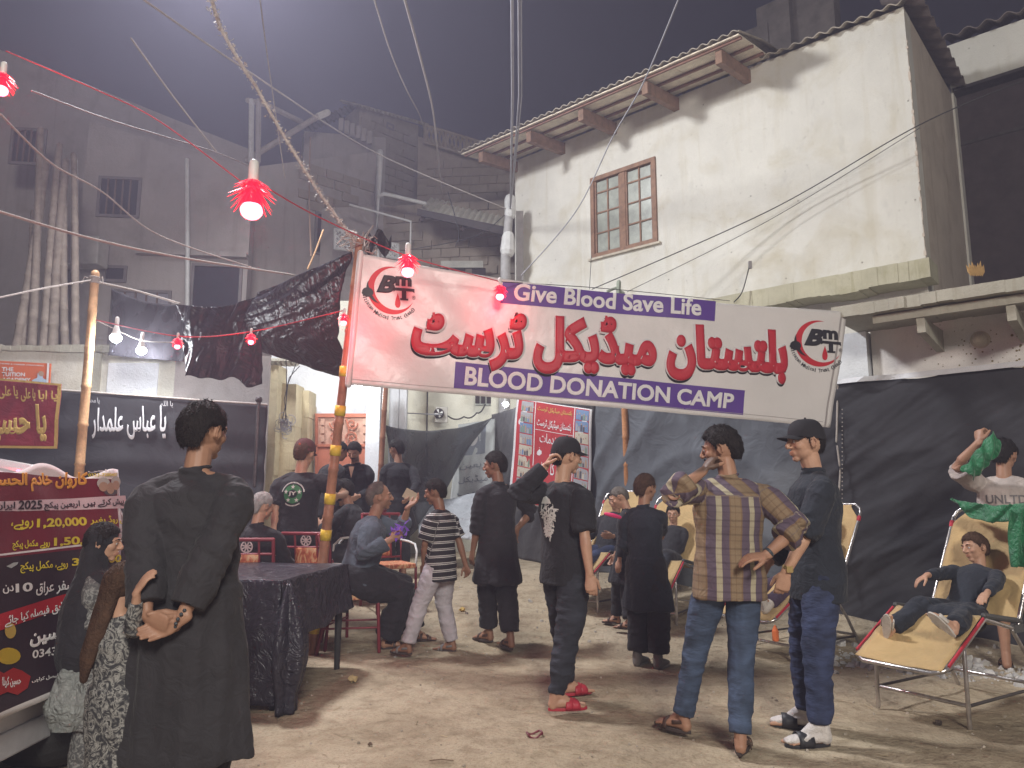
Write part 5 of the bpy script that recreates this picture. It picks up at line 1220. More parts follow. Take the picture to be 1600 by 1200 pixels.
vt_('2025', 15, 784, 53, 798, NBK, arab=False, bold=.03, sl=-.02, off=.010)
vt_('ایران', -28, 786, 9, 800, NBK, off=.010)
vt_('بائی روڈ بغیر', 128, 808, 190, 822, YLW, sl=-.02)
vt_('1,20,000', 47, 812, 124, 828, YLW, arab=False, bold=.035, sl=-.04)
vt_('روپے،', 6, 814, 42, 830, YLW, sl=-.02)
vt_('1,50,000', 72, 842, 152, 857, YLW, arab=False, bold=.035, sl=-.06)
vt_('روپے مکمل پیکج', 8, 846, 66, 862, YLW, sl=-.04)
fld([(-60, 873), (200, 842), (200, 845), (-60, 876)], WHT)
vt_('3,00,000', 101, 874, 178, 888, YLW, arab=False, bold=.03, sl=-.08)
vt_('روپے، مکمل پیکج', 20, 880, 95, 898, YLW, sl=-.06)
vt_('دن سفر عراق', 45, 912, 122, 934, WHT, sl=-.12)
vt_('10', 11, 914, 39, 928, WHT, arab=False, bold=.03, sl=-.1)
vt_('دن', -10, 916, 8, 930, WHT)
fld([(-60, 975), (150, 912), (152, 932), (-60, 1002)], pm('strip_red', (.42, .02, .03)))
vt_('کے مطابق فیصلہ کیا جائے', -10, 966, 112, 984, WHT, sl=-.26, off=.011)
vt_('ہر حسین', 34, 993, 112, 1015, WHT, bold=.05, sl=-.22)
vt_('0343-910', 38, 1018, 106, 1031, WHT, arab=False, bold=.02, sl=-.16)
vt_('شارع فیصل کراچی', 38, 1062, 94, 1070, WHT, sl=-.2)
cc = [(math.cos(i * .42), math.sin(i * .42)) for i in range(15)]
def ov(x0, y0, x1, y1, m, off=.009, p=cc): print_on('portrait', VS_, [(x0, y0), (x1, y0), (x1, y1), (x0, y1)], m, vp, mesh=flat([p]), off=off, cuts=0)
ov(139, 748, 156, 766, pm('turban_white', (.45, .45, .42))); ov(158, 746, 174, 764, pm('turban_white', (.45, .45, .42))); ov(141, 755, 153, 770, pc[5], .010); ov(160, 753, 172, 768, pc[5], .010); ov(151, 756, 163, 774, pc[5], .0105); ov(148, 766, 168, 776, pc[4], .010)
vt_('0333-7280407', 128, 741, 170, 746, YLW, arab=False, bold=.02); vt_('کراچی', 128, 735, 166, 740, WHT)
ov(-22, 1014, 20, 1040, pm('fruit_yellow', (.55, .38, .03))); ov(-20, 1045, 36, 1090, pm('blotch_red', (.36, .02, .02)), .0095, [(0, 0), (.3, .15), (.6, .05), (.9, .3), (1, .7), (.75, .9), (.5, 1), (.2, .8), (0, .9)])
vt_('حسین کربلا', -12, 1060, 20, 1078, WHT, sl=-.1, off=.012)
ov(-6, 880, 16, 890, pm('aircraft_grey', (.4, .45, .45)), .0095, [(0, .3), (.6, .9), (1, 1), (.9, .6), (.4, 0)])
ov(-10, 976, 10, 1000, pm('emblem_gold', (.5, .35, .08)), .0095)
# ------------------------------------------------------------------ haze volume added to carry the lens glow
q = MB(); q.box((0, 15, 11.4), (150, 120, 25.4))
hz = q.build('haze', [], None); hz['kind'] = 'stuff'
m = bpy.data.materials.new('haze_air'); m.use_nodes = True; N = m.node_tree.nodes; N.remove(N['Principled BSDF'])
pv = N.new('ShaderNodeVolumePrincipled'); pv.inputs['Color'].default_value = (.79, .76, 1.0, 1); pv.inputs['Density'].default_value = .0102; pv.inputs['Anisotropy'].default_value = .25
m.node_tree.links.new(pv.outputs[0], N['Material Output'].inputs['Volume']); hz.data.materials.append(m)
tag(hz, 'thin night haze over the whole yard, added for the lens glow', 'haze')
# ================================================================== PEOPLE
def m_skin(name, c):
    if name in MATS: return MATS[name]
    m = bpy.data.materials.new(name); MATS[name] = m; n, b, N, L = nodes(m)
    b.inputs['Roughness'].default_value = .48; b.inputs['Specular IOR Level'].default_value = .35
    t = N.new('ShaderNodeTexCoord'); q = N.new('ShaderNodeTexNoise'); q.inputs['Scale'].default_value = 14; q.inputs['Detail'].default_value = 5; L.new(t.outputs['Object'], q.inputs['Vector'])
    r = N.new('ShaderNodeValToRGB'); r.color_ramp.elements[0].position = .3; r.color_ramp.elements[1].position = .7
    r.color_ramp.elements[0].color = (c[0] * .86, c[1] * .80, c[2] * .78, 1); r.color_ramp.elements[1].color = (c[0] * 1.08, c[1] * 1.06, c[2] * 1.02, 1); L.new(q.outputs['Fac'], r.inputs[0])
    a = N.new('ShaderNodeAttribute'); a.attribute_name = 'face_tint'; s = N.new('ShaderNodeSeparateColor'); L.new(a.outputs['Color'], s.inputs[0])
    x = N.new('ShaderNodeMix'); x.data_type = 'RGBA'; x.inputs[7].default_value = (c[0] * .75, c[1] * .38, c[2] * .38, 1); L.new(s.outputs[0], x.inputs[0]); L.new(r.outputs[0], x.inputs[6])
    y = N.new('ShaderNodeMix'); y.data_type = 'RGBA'; y.inputs[7].default_value = (.03, .022, .018, 1); L.new(s.outputs[1], y.inputs[0]); L.new(x.outputs[2], y.inputs[6]); L.new(y.outputs[2], b.inputs['Base Color'])
    q2 = N.new('ShaderNodeTexNoise'); q2.inputs['Scale'].default_value = 180; q2.inputs['Detail'].default_value = 3; L.new(t.outputs['Object'], q2.inputs['Vector'])
    bp = N.new('ShaderNodeBump'); bp.inputs['Strength'].default_value = .15; bp.inputs['Distance'].default_value = .003; L.new(q2.outputs['Fac'], bp.inputs['Height']); L.new(bp.outputs[0], b.inputs['Normal'])
    return m
SK1, SK2, SK3 = m_skin('fair_skin', (.50, .30, .21)), m_skin('tan_skin', (.38, .215, .145)), m_skin('brown_skin', (.27, .145, .095))
def hairm(name, c):
    if name in MATS: return MATS[name]
    m = mat(name, c, .72, .35, 22, .6, 120, spec=.25); return m
HB, HBR, HG, HGM = hairm('black_hair', (.018, .014, .013)), hairm('brown_hair', (.075, .040, .024)), hairm('grey_hair', (.34, .33, .32)), hairm('greying_hair', (.14, .12, .105))
EYEW, EYEB = mat('eye_white', (.62, .58, .55), .25, .05, 5, 0), mat('eye_dark', (.03, .018, .012), .15, .1, 5, 0)
def garment_mat(name, c, rough=.85, wr=.35, scale=5): return cloth(name, c, rough, wr, scale, .06, var=.18)
KB, KB2, KGR, TEEB, NAVY = garment_mat('black_cotton', (.022, .021, .025)), garment_mat('washed_black_cotton', (.034, .032, .036)), garment_mat('blue_grey_cotton', (.085, .105, .135)), garment_mat('black_jersey', (.017, .017, .021)), garment_mat('blue_black_cotton', (.020, .024, .034))
def denim(name, c):
    m = bpy.data.materials.new(name); n, b, N, L = nodes(m); b.inputs['Roughness'].default_value = .85
    t = N.new('ShaderNodeTexCoord'); q = N.new('ShaderNodeTexNoise'); q.inputs['Scale'].default_value = 6; q.inputs['Detail'].default_value = 8; q.inputs['Distortion'].default_value = .7
    mp = N.new('ShaderNodeMapping'); mp.inputs['Scale'].default_value = (1, 1, 1.6); L.new(t.outputs['Object'], mp.inputs[0]); L.new(mp.outputs[0], q.inputs['Vector'])
    r = N.new('ShaderNodeValToRGB'); e = r.color_ramp.elements; e[0].position = .3; e[0].color = (*[v * .55 for v in c], 1); e[1].position = .75; e[1].color = (*[v * 1.9 for v in c], 1); L.new(q.outputs['Fac'], r.inputs[0]); L.new(r.outputs[0], b.inputs['Base Color'])
    w_ = N.new('ShaderNodeTexNoise'); w_.inputs['Scale'].default_value = 22; mp2 = N.new('ShaderNodeMapping'); mp2.inputs['Scale'].default_value = (1, 1, 3.2); L.new(t.outputs['Object'], mp2.inputs[0]); L.new(mp2.outputs[0], w_.inputs['Vector'])
    bp = N.new('ShaderNodeBump'); bp.inputs['Strength'].default_value = .5; bp.inputs['Distance'].default_value = .012; L.new(w_.outputs['Fac'], bp.inputs['Height']); L.new(bp.outputs[0], b.inputs['Normal']); return m
DEN, DEN2, DEN3 = denim('faded_blue_denim', (.040, .060, .105)), denim('dark_blue_denim', (.026, .036, .082)), denim('black_denim', (.018, .020, .028))
def stripe_mat(name, axis_stops, horizontal=False, period=.1, cross=None):
    """woven stripes following the cut of the garment (attribute cut_st: across, along)"""
    m = bpy.data.materials.new(name); n, b, N, L = nodes(m); b.inputs['Roughness'].default_value = .85
    a = N.new('ShaderNodeAttribute'); a.attribute_name = 'cut_st'; s = N.new('ShaderNodeSeparateXYZ'); L.new(a.outputs['Vector'], s.inputs[0])
    d1 = N.new('ShaderNodeMath'); d1.operation = 'DIVIDE'; d1.inputs[1].default_value = period; L.new(s.outputs[1 if horizontal else 0], d1.inputs[0])
    f = N.new('ShaderNodeMath'); f.operation = 'FRACT'; L.new(d1.outputs[0], f.inputs[0])
    r = N.new('ShaderNodeValToRGB'); r.color_ramp.interpolation = 'CONSTANT'; e = r.color_ramp.elements
    e[0].position = 0; e[0].color = (*axis_stops[0][1], 1); e[1].position = axis_stops[1][0]; e[1].color = (*axis_stops[1][1], 1)
    for p, c in axis_stops[2:]: x = e.new(p); x.color = (*c, 1)
    L.new(f.outputs[0], r.inputs[0]); out = r.outputs[0]
    if cross:
        d2 = N.new('ShaderNodeMath'); d2.operation = 'DIVIDE'; d2.inputs[1].default_value = cross; L.new(s.outputs[1], d2.inputs[0]); f2 = N.new('ShaderNodeMath'); f2.operation = 'FRACT'; L.new(d2.outputs[0], f2.inputs[0])
        r2 = N.new('ShaderNodeValToRGB'); r2.color_ramp.interpolation = 'CONSTANT'; e = r2.color_ramp.elements; e[0].color = (1, 1, 1, 1); e[1].position = .86; e[1].color = (.72, .70, .72, 1); x = e.new(.45); x.color = (.84, .82, .84, 1); x = e.new(.55); x.color = (1, 1, 1, 1)
        L.new(f2.outputs[0], r2.inputs[0]); x = N.new('ShaderNodeMix'); x.data_type = 'RGBA'; x.blend_type = 'MULTIPLY'; x.inputs[0].default_value = 1; L.new(out, x.inputs[6]); L.new(r2.outputs[0], x.inputs[7]); out = x.outputs[2]
    L.new(out, b.inputs['Base Color'])
    t = N.new('ShaderNodeTexCoord'); q = N.new('ShaderNodeTexNoise'); q.inputs['Scale'].default_value = 12; q.inputs['Distortion'].default_value = 1.5; L.new(t.outputs['Object'], q.inputs['Vector'])
    bp = N.new('ShaderNodeBump'); bp.inputs['Strength'].default_value = .4; bp.inputs['Distance'].default_value = .02; L.new(q.outputs['Fac'], bp.inputs['Height']); L.new(bp.outputs[0], b.inputs['Normal']); return m
def floral(name, c0, c1, sc_):
    m = bpy.data.materials.new(name); n, b, N, L = nodes(m); b.inputs['Roughness'].default_value = .85
    t = N.new('ShaderNodeTexCoord'); q = N.new('ShaderNodeTexNoise'); q.inputs['Scale'].default_value = sc_; q.inputs['Detail'].default_value = 3; q.inputs['Distortion'].default_value = 2.5; L.new(t.outputs['Object'], q.inputs['Vector'])
    r = N.new('ShaderNodeValToRGB'); e = r.color_ramp.elements; e[0].position = .42; e[0].color = (*c0, 1); e[1].position = .60; e[1].color = (*c1, 1); x = e.new(.50); x.color = (*[(a + b_) / 2 * .8 for a, b_ in zip(c0, c1)], 1); x = e.new(.66); x.color = (*[v * .5 for v in c0], 1)
    L.new(q.outputs['Fac'], r.inputs[0]); L.new(r.outputs[0], b.inputs['Base Color']); return m
def ik(a, c, l1, l2, hint):
    v = c - a; D = min(v.length, (l1 + l2) * .998); v = v.normalized(); x = (l1 * l1 - l2 * l2 + D * D) / (2 * D); h = math.sqrt(max(0, l1 * l1 - x * x))
    p = hint - v * hint.dot(v); p = p.normalized() if p.length > 1e-5 else v.orthogonal().normalized()
    return a + v * x + p * h, a + v * D
def finish(mb, name, m, par, s, vox, sm=4, disp=None, attr=None, smf=.5):
    """join overlapping volumes into one continuous skin, relax it, add folds"""
    me = bpy.data.meshes.new(name); me.from_pydata([tuple(p * s) for p in mb.v], [], mb.f); o = bpy.data.objects.new(name, me); col.objects.link(o)
    r = o.modifiers.new('r', 'REMESH'); r.mode = 'VOXEL'; r.voxel_size = vox; r.adaptivity = 0
    if sm: q = o.modifiers.new('s', 'SMOOTH'); q.iterations = sm; q.factor = smf
    dg = bpy.context.evaluated_depsgraph_get(); m2 = bpy.data.meshes.new_from_object(o.evaluated_get(dg)); o.modifiers.clear(); o.data = m2; m2.name = name; bpy.data.meshes.remove(me)
    if disp or attr:
        n = len(m2.vertices); co = np.empty(n * 3, 'f'); m2.vertices.foreach_get('co', co); co = co.reshape(-1, 3); no = np.empty(n * 3, 'f'); m2.vertices.foreach_get('normal', no); no = no.reshape(-1, 3)
        if attr: attr(m2, co / s)
        if disp:
            d_ = np.array([disp(V(c) / s) for c in co], 'f') * s; co = co + no * d_[:, None]; m2.vertices.foreach_set('co', co.ravel()); m2.update()
    m2.materials.clear(); m2.materials.append(m); m2.shade_smooth(); o.parent = par; WM[o.name] = WM[par.name]; return o
def hand(mb, w, fd, pn, right, curl=.35, thumb=.5, spread=.0, k=1.0):
    fd = fd.normalized(); pn = (pn - fd * pn.dot(fd)).normalized(); lat = fd.cross(pn) * (1 if right else -1)
    mb.tube([w - fd * .02, w + fd * .02 * k, w + fd * .055 * k, w + fd * .085 * k], [(.025 * k, .019 * k), (.031 * k, .018 * k), (.040 * k, .016 * k), (.039 * k, .013 * k)], 12, ref=lat)
    cs_ = curl if isinstance(curl, (list, tuple)) else [curl * f for f in (.85, 1, 1.08, 1.18)]
    for i, (lo, ln) in enumerate(((.029, .072), (.010, .080), (-.009, .075), (-.027, .058))):
        b = w + fd * (.080 - .006 * (i == 3)) * k + lat * lo * k; dcur = (fd + lat * (spread * (1.5 - i) * .5)).normalized(); P = [b - fd * .02, b]; ang = 0
        for sgl, jf in ((.46, .9), (.30, 1.25), (.24, .8)):
            ang += cs_[i] * jf; dd = (dcur * math.cos(ang) + pn * math.sin(ang)); P.append(P[-1] + dd * ln * sgl * k)
        mb.tube(P, [.0098 * k, .0098 * k, .0092 * k, .0084 * k, .0072 * k], 8, ref=lat)
    b = w + fd * .018 * k + lat * .022 * k; d0 = (fd * .62 + lat * .72 * (1 - thumb * .4) + pn * (.25 + thumb * .5)).normalized(); d1 = (fd * .8 + lat * .35 * (1 - thumb) + pn * (.2 + thumb * .5)).normalized()
    mb.tube([b, b + d0 * .036 * k, b + d0 * .036 * k + d1 * .032 * k, b + d0 * .036 * k + d1 * .056 * k], [.0155 * k, .0125 * k, .0108 * k, .0085 * k], 8, ref=pn)
def person(label, px, D, H=1.7, yaw=0, lean=0, side=0, twist=0, pelvis=(0, 0, .92), head=(0, 0, 0), RH=None, LH=None, RE=None, LE=None, RF=(.10, 0, .085), LF=(-.10, 0, .085), ry=0, ly=0, kn=None,
           rhand={}, lhand={}, skin=SK2, hair=HB, hs=1.0, sw=1.0, fat=1.0, top=None, bot=None, shoes=None, cap=None, beard=None, vox=.009, loc=None, M=None, seat=False, hairlen=1.0, eyes=True, hairfn=None, group=None, fl=1.0, neckf=1.0, hairk=1.0, topy=None, sole=None, dx=0):
    s = H / 1.7
    if RF[0] == 'f':
        gr, gl = gnd(*RF[1:]), gnd(*LF[1:]); RF, LF = ('w', gr), ('w', gl)
        if not seat: D = (gr.y + gl.y) / 2; loc = (xat(px, D), D, gh(gr.x, D))
    if sole: D = gnd(px, sole).y
    if M is None:
        if loc is None: x = xat(px, D); loc = (x, D, gh(x, D))
        if topy: H = (zat(topy, D) - gh(0, D)) * .985; s = H / 1.7
        M = Matrix.Translation(loc) @ Matrix.Rotation(R(yaw), 4, 'Z')
    t = thing('person', label, 'person', M=M, group=group)
    Mi = M.inverted()
    def T(v):
        if v[0] == 'w': return (Mi @ v[1]) / s + V((0, 0, .086))
        if v[0] == 'p': return (Mi @ at(*v[1:])) / s
        return V(v)
    P = V(pelvis); Rs = Matrix.Rotation(R(twist), 3, 'Z') @ Matrix.Rotation(R(-lean), 3, 'X') @ Matrix.Rotation(R(side), 3, 'Y')
    Rp = Matrix.Rotation(R(-lean * .5), 3, 'X') @ Matrix.Rotation(R(side * .5), 3, 'Y') if not seat else Rs
    S = lambda x, y, z: P + Rs @ V((x, y, z))
    N_ = S(0, -.01, .50)
    Rh = Matrix.Rotation(R(head[0]), 3, 'Z') @ Matrix.Rotation(R(-head[1]), 3, 'X') @ Matrix.Rotation(R(head[2]), 3, 'Y')
    hc = N_ + (Rs @ V((0, .012, .055 * neckf))) + Rh @ V((0, .018, .118 * hs - .006))
    HP = lambda x, y, z: hc + Rh @ (V((x, y, z)) * hs)
    Rh3 = Rh
    sh = {1: S(.172 * sw, -.012, .436), -1: S(-.172 * sw, -.012, .436)}
    hj = {k_: P + Rp @ V((k_ * .088, 0, -.04)) for k_ in (1, -1)}
    tgtH = {1: T(RH) if RH else V((.24, .02, P.z - .12)) if not seat else V((.2, .3, P.z)), -1: T(LH) if LH else V((-.24, .02, P.z - .12))}
    hintE = {1: V(RE) if RE else Rs @ V((.35, -1, -.1)), -1: V(LE) if LE else Rs @ V((-.35, -1, -.1))}
    tgtF = {1: T(RF), -1: T(LF)}; fyaw = {1: ry, -1: ly}; el, wr, kn_, an = {}, {}, {}, {}
    for k_ in (1, -1):
        el[k_], wr[k_] = ik(sh[k_], tgtH[k_], .285, .250, hintE[k_])
        kn_[k_], an[k_] = ik(hj[k_], tgtF[k_], .405, .396, (V(kn) if kn else V((k_ * .08, 1, .0))))
    # ---- body: one continuous skin
    b = MB(); f = fat
    if True:
        b.tube([P + Rp @ V((0, 0, -.07)), P + Rp @ V((0, 0, .0)), S(0, .0, .12), S(0, .005, .28), S(0, -.005, .40), S(0, -.01, .455)], [(.12 * f, .085 * f), (.135 * f, .10 * f), (.115 * f, .085 * f), (.13 * f, .092 * f), (.115 * f, .075 * f), (.07, .055)], 16, ref=Rs @ V((1, 0, 0)))
        b.tube([S(0, -.012, .40), N_, hc + Rh @ V((0, -.012, -.07 * hs))], [(.062, .058), (.051 * (.5 + .5 * hs), .052 * (.5 + .5 * hs)), (.050 * hs, .056 * hs)], 14, ref=Rs @ V((1, 0, 0)))
        b.tube([S(-.150 * sw, -.01, .425), S(-.07, -.014, .462), S(0, -.016, .475), S(.07, -.014, .462), S(.150 * sw, -.01, .425)], [.036, .040, .04, .040, .036], 10, ref=(0, 0, 1))
    for k_ in (1, -1):
        b.tube([sh[k_].lerp(S(0, 0, .40), .3), sh[k_].lerp(S(0, 0, .36), .06), sh[k_].lerp(el[k_], .4), el[k_], el[k_].lerp(wr[k_], .25), el[k_].lerp(wr[k_], .7), wr[k_]], [.030 * f, .038 * f, .041 * f, .034, .038 * (.6 + .4 * f), .029, (.026, .021)], 12, ref=(0, 0, 1))
        hd = dict(fd=None, pn=V((k_ * -1, 0, 0)), curl=.35); hd.update(rhand if k_ == 1 else lhand)
        fd = hd.pop('fd') or (wr[k_] - el[k_]); hand(b, wr[k_], V(fd), V(hd.pop('pn')), k_ == 1, **hd)
        b.tube([hj[k_], hj[k_].lerp(kn_[k_], .4), kn_[k_], kn_[k_].lerp(an[k_], .3), kn_[k_].lerp(an[k_], .75), an[k_]], [.075 * f, .068 * f, .046, .048, .034, .032], 12, ref=(1, 0, 0))
    feet = {}
    for k_ in (1, -1):
        if seat and (shoes or {}).get('point'): fdv = V(shoes['point']).normalized(); upv = V(shoes['up']).normalized()
        else: fdv = Matrix.Rotation(R(fyaw[k_]), 3, 'Z') @ V((0, 1, 0)); upv = V((0, 0, 1))
        if (shoes or {}).get('points'): fdv = V(shoes['points'][0 if k_ == 1 else 1]).normalized(); upv = V(shoes['ups'][0 if k_ == 1 else 1]); upv = (upv - fdv * upv.dot(fdv)).normalized()
        lt = fdv.cross(upv); A = an[k_]; feet[k_] = (A, fdv, upv, lt)
        F = lambda x, y, z: A + lt * x * fl + fdv * y * fl + upv * z * fl
        b.tube([F(0, 0, .03), F(0, -.012, -.02), F(0, -.02, -.052)], [.032, .032, .030], 10)
        b.tube([F(0, -.025, -.048), F(0, .04, -.040), F(k_ * .004, .10, -.052), F(k_ * .004, .145, -.060)], [(.029, .026), (.033, .034), (.040, .022), (.040, .014)], 12, ref=lt)
        b.tube([F(0, .0, .01), F(0, .06, -.025), F(0, .11, -.05)], [.028, .026, .015], 8)
        for j, (tx, tl, tr) in enumerate(((-.028, .052, .0125), (-.010, .050, .009), (.005, .044, .0085), (.019, .036, .008), (.031, .026, .0075))):
            b.tube([F(k_ * tx, .13, -.063), F(k_ * tx * 1.05, .145 + tl * .5, -.064), F(k_ * tx * 1.1, .140 + tl, -.067)], [tr, tr, tr * .9], 7)
    MR = Rh.to_4x4(); bl_ = lambda x, y, z, rx, ry_, rz: b.blob(HP(x, y, z), (rx * hs, ry_ * hs, rz * hs), Rh, 18, 14)
    bl_(0, -.010, .020, .074, .094, .096); bl_(0, .032, -.010, .060, .056, .086); bl_(0, .016, -.050, .056, .062, .052); bl_(0, .062, -.089, .022, .021, .018)
    bl_(0, .070, -.056, .027, .022, .024)
    for k_ in (1, -1):
        bl_(k_ * .036, .052, -.018, .026, .030, .026); bl_(k_ * .031, .0735, .006, .0165, .0125, .0115)
        b.tube([HP(k_ * .012, .086, .026), HP(k_ * .030, .086, .030), HP(k_ * .050, .070, .024)], [.007 * hs, .008 * hs, .007 * hs], 8)
        ec = HP(k_ * .076, -.008, -.004); Re = Rh @ Matrix.Rotation(R(k_ * -22), 3, 'Z'); b.blob(ec, (.0065 * hs, .019 * hs, .031 * hs), Re, 12, 10); b.tube([HP(k_ * .084, -.02, -.022), HP(k_ * .090, -.022, .008), HP(k_ * .086, -.008, .026), HP(k_ * .078, .008, .018)], .0055 * hs, 7)
    b.tube([HP(0, .086, .022), HP(0, .098, .002), HP(0, .112, -.020), HP(0, .108, -.028)], [(.0085 * hs, .010 * hs), (.009 * hs, .011 * hs), (.0125 * hs, .012 * hs), (.011 * hs, .008 * hs)], 10, ref=Rh @ V((1, 0, 0)))
    for k_ in (1, -1): bl_(k_ * .011, .098, -.026, .008, .010, .0075)
    b.tube([HP(-.021, .084, -.054), HP(0, .0955, -.0515), HP(.021, .084, -.054)], [.004 * hs, .0065 * hs, .004 * hs], 8); b.tube([HP(-.019, .082, -.0615), HP(0, .093, -.0645), HP(.019, .082, -.0615)], [.004 * hs, .007 * hs, .004 * hs], 8)
    Ri = Rh.inverted()
    def tint(me, co):
        a = me.color_attributes.new('face_tint', 'FLOAT_COLOR', 'POINT'); q = (co - np.array(hc)) @ np.array(Ri).T / hs; n = len(q); c = np.zeros((n, 4), 'f'); c[:, 3] = 1
        x, y, z = q[:, 0], q[:, 1], q[:, 2]
        c[:, 0] = np.clip(1 - np.maximum(np.abs(x) / .026, np.abs(z + .058) / .0125) ** 4, 0, 1) * (y > .07) * .5
        st = (beard or {}).get('stubble', .0); c[:, 1] = st * np.clip((-.028 - z) / .02, 0, 1) * (y > .0) * np.clip((z + .13) / .02, 0, 1)
        a.data.foreach_set('color', c.ravel())
    bd = finish(b, 'body', skin, t, s, vox * .72, 2, attr=tint)
    if eyes:
        for k_ in (1, -1):
            q = MB(); q.blob(HP(k_ * .031, .0775, .0065) * s, .0112 * hs * s, Rh, 12, 10); q.blob(HP(k_ * .031 + .0, .0845, .0065) * s, (.0052 * hs * s, .0048 * hs * s, .0052 * hs * s), Rh, 10, 8, mi=1)
            q.build('eye', [EYEW, EYEB], t, local=True, smooth=True)
            q = MB(); q.tube([HP(k_ * .014, .0915, .0285) * s, HP(k_ * .031, .0935, .0335) * s, HP(k_ * .050, .077, .0275) * s], [.0028 * hs * s, .0036 * hs * s, .002 * hs * s], 6); q.build('eyebrow', hair if hair not in (HG,) else HGM, t, local=True, smooth=True)
            q = MB(); q.tube([HP(k_ * .0175, .0855, .0125) * s, HP(k_ * .031, .0895, .0165) * s, HP(k_ * .0445, .081, .0125) * s], [.0025 * hs * s] * 3, 6); q.build('eyelid', skin, t, local=True, smooth=True)
    # ---- hair
    def hair_shell(fn, name, m, tuft=700, thick=.014, seed=1):
        q = MB(); nu, nv = 56, 36; rr = random.Random(seed); C_ = V((0, -.010, .020)); E_ = V((.074, .094, .096)); C_ = V((0, -.010, .012)); E_ = V((.0755, .0955, .1055))
        def pt(th, ph, ex=0):
            d_ = V((math.sin(ph) * math.sin(th), math.sin(ph) * math.cos(th), math.cos(ph))); zz = E_.z * d_.z + C_.z; k_ = fn(abs(th if th <= math.pi else th - 2 * math.pi), zz, d_)
            nz_ = noise.noise(d_ * 5 + V((seed, 0, 0))) * .35 + noise.noise(d_ * 14) * .25
            off = -.012 + (.012 + thick * (1 + nz_)) * k_ if k_ < 1 else thick * (1 + nz_)
            if k_ > 1: off = thick * (k_ + nz_)
            p = V((C_.x + (E_.x + off + ex) * d_.x, C_.y + (E_.y + off + ex) * d_.y, C_.z + (E_.z + off + ex) * d_.z)); return p, k_, d_
        for j in range(1, nv):
            for i in range(nu): q.v.append(HP(*pt(2 * math.pi * i / nu, math.pi * j / nv)[0]) * s)
        q.v += [HP(*pt(0, .0001)[0]) * s, HP(*pt(0, math.pi - .0001)[0]) * s]; T_ = (nv - 1) * nu
        q.f += [(j * nu + i, j * nu + (i + 1) % nu, (j + 1) * nu + (i + 1) % nu, (j + 1) * nu + i) for j in range(nv - 2) for i in range(nu)] + [(T_, (i + 1) % nu, i) for i in range(nu)] + [(T_ + 1, (nv - 2) * nu + i, (nv - 2) * nu + (i + 1) % nu) for i in range(nu)]
        q.mi = [0] * len(q.f)
        for _ in range(tuft):   # short loose locks lying over the shell
            th = rr.uniform(0, 6.283); ph = math.acos(rr.uniform(-.7, 1)); p, k_, d_ = pt(th, ph, .001)
            if k_ < .5: continue
            dn = V((d_.x * .4, d_.y * .4 + .25 * (1 if d_.y > .2 else -.3), -1 + .0)); dn = (dn - d_ * dn.dot(d_)).normalized(); dn = (dn + d_ * rr.uniform(.03, .38) + V([rr.gauss(0, .22) for _ in range(3)])).normalized()
            l = rr.uniform(.010, .024) * hairlen * (.6 + .4 * thick / .014); w_ = rr.uniform(.0012, .003); sd = dn.cross(d_).normalized() * w_
            q.add([HP(*(p - sd)) * s, HP(*(p + sd)) * s, HP(*(p + dn * l)) * s], [(0, 1, 2)])
        return q.build(name, m, t, local=True, smooth=True)
    def short_mask(a, z, d_):
        thr = .056 + .012 * noise.noise(d_ * 9) if a < .75 else .056 - .039 * (a - .75) / .45 if a < 1.2 else .017 - .040 * (a - 1.2) / .25 if a < 1.45 else .012 if a < 1.95 else .012 - .085 * min(1, (a - 1.95) / .5)
        return max(0, min(1, (z - thr) / .016))
    if hair is not None and not (cap and cap.get('full')):
        hair_shell(hairfn or short_mask, 'hair', hair, int(1500 if vox < .008 else 700), thick=.015 * hairk, seed=int(px) % 17)
    if beard and beard.get('full'):
        def bm_(a, z, d_): return max(0, min(1, (-.030 - z) / .01)) * (1 if a < 1.5 else 0)
        q = MB(); 
        for (x, y, z, r_) in [(k_ * .052 * math.cos(i * .3) , .010 + .062 * math.sin(i * .3) + .0, -.062 - .018 * math.sin(i * .3), .017) for k_ in (1, -1) for i in range(6)]: q.blob(HP(x, y, z), (r_ * hs, r_ * hs, .026 * hs), Rh, 9, 7)
        for k_ in (1, -1): q.tube([HP(0, .099, -.042), HP(k_ * .022, .090, -.046), HP(k_ * .032, .078, -.062)], .0055 * hs, 6)
        finish(q, 'beard', hair, t, s, .0045, 2)
    elif beard and beard.get('tache'):
        q = MB(); q.tube([HP(-.028, .084, -.050) * s, HP(0, .099, -.042) * s, HP(.028, .084, -.050) * s], [.003 * s, .0055 * s, .003 * s], 7); q.build('moustache', hair, t, local=True, smooth=True)
    # ---- cap
    if cap:
        cy = R(cap.get('yaw', 0)); Rc = Matrix.Rotation(cy, 3, 'Z')
        def CP(x, y, z): return HP(*(Rc @ V((x, y, z)))) * s
        q = MB()
        def dome(u, v):
            th = u * 2 * math.pi; zb_ = .034 + .006 * math.cos(th) - .022 * (1 - math.cos(th)) / 2; ph = v * math.pi / 2; e = .013 + .0012 * math.cos(th * 6)
            z = zb_ + (.124 + .012 - zb_) * math.sin(ph); rr_ = math.cos(ph) ** .62
            return CP((.077 + e) * rr_ * math.sin(th), -.010 + (.094 + e) * rr_ * math.cos(th), z)
        q.grid(lambda u, v: dome(u, v * .985), 40, 14); q.tube([CP(0, -.01, .133), CP(0, -.01, .139)], .007 * s, 8); q.build('cap', cap['m'], t, local=True, smooth=True)
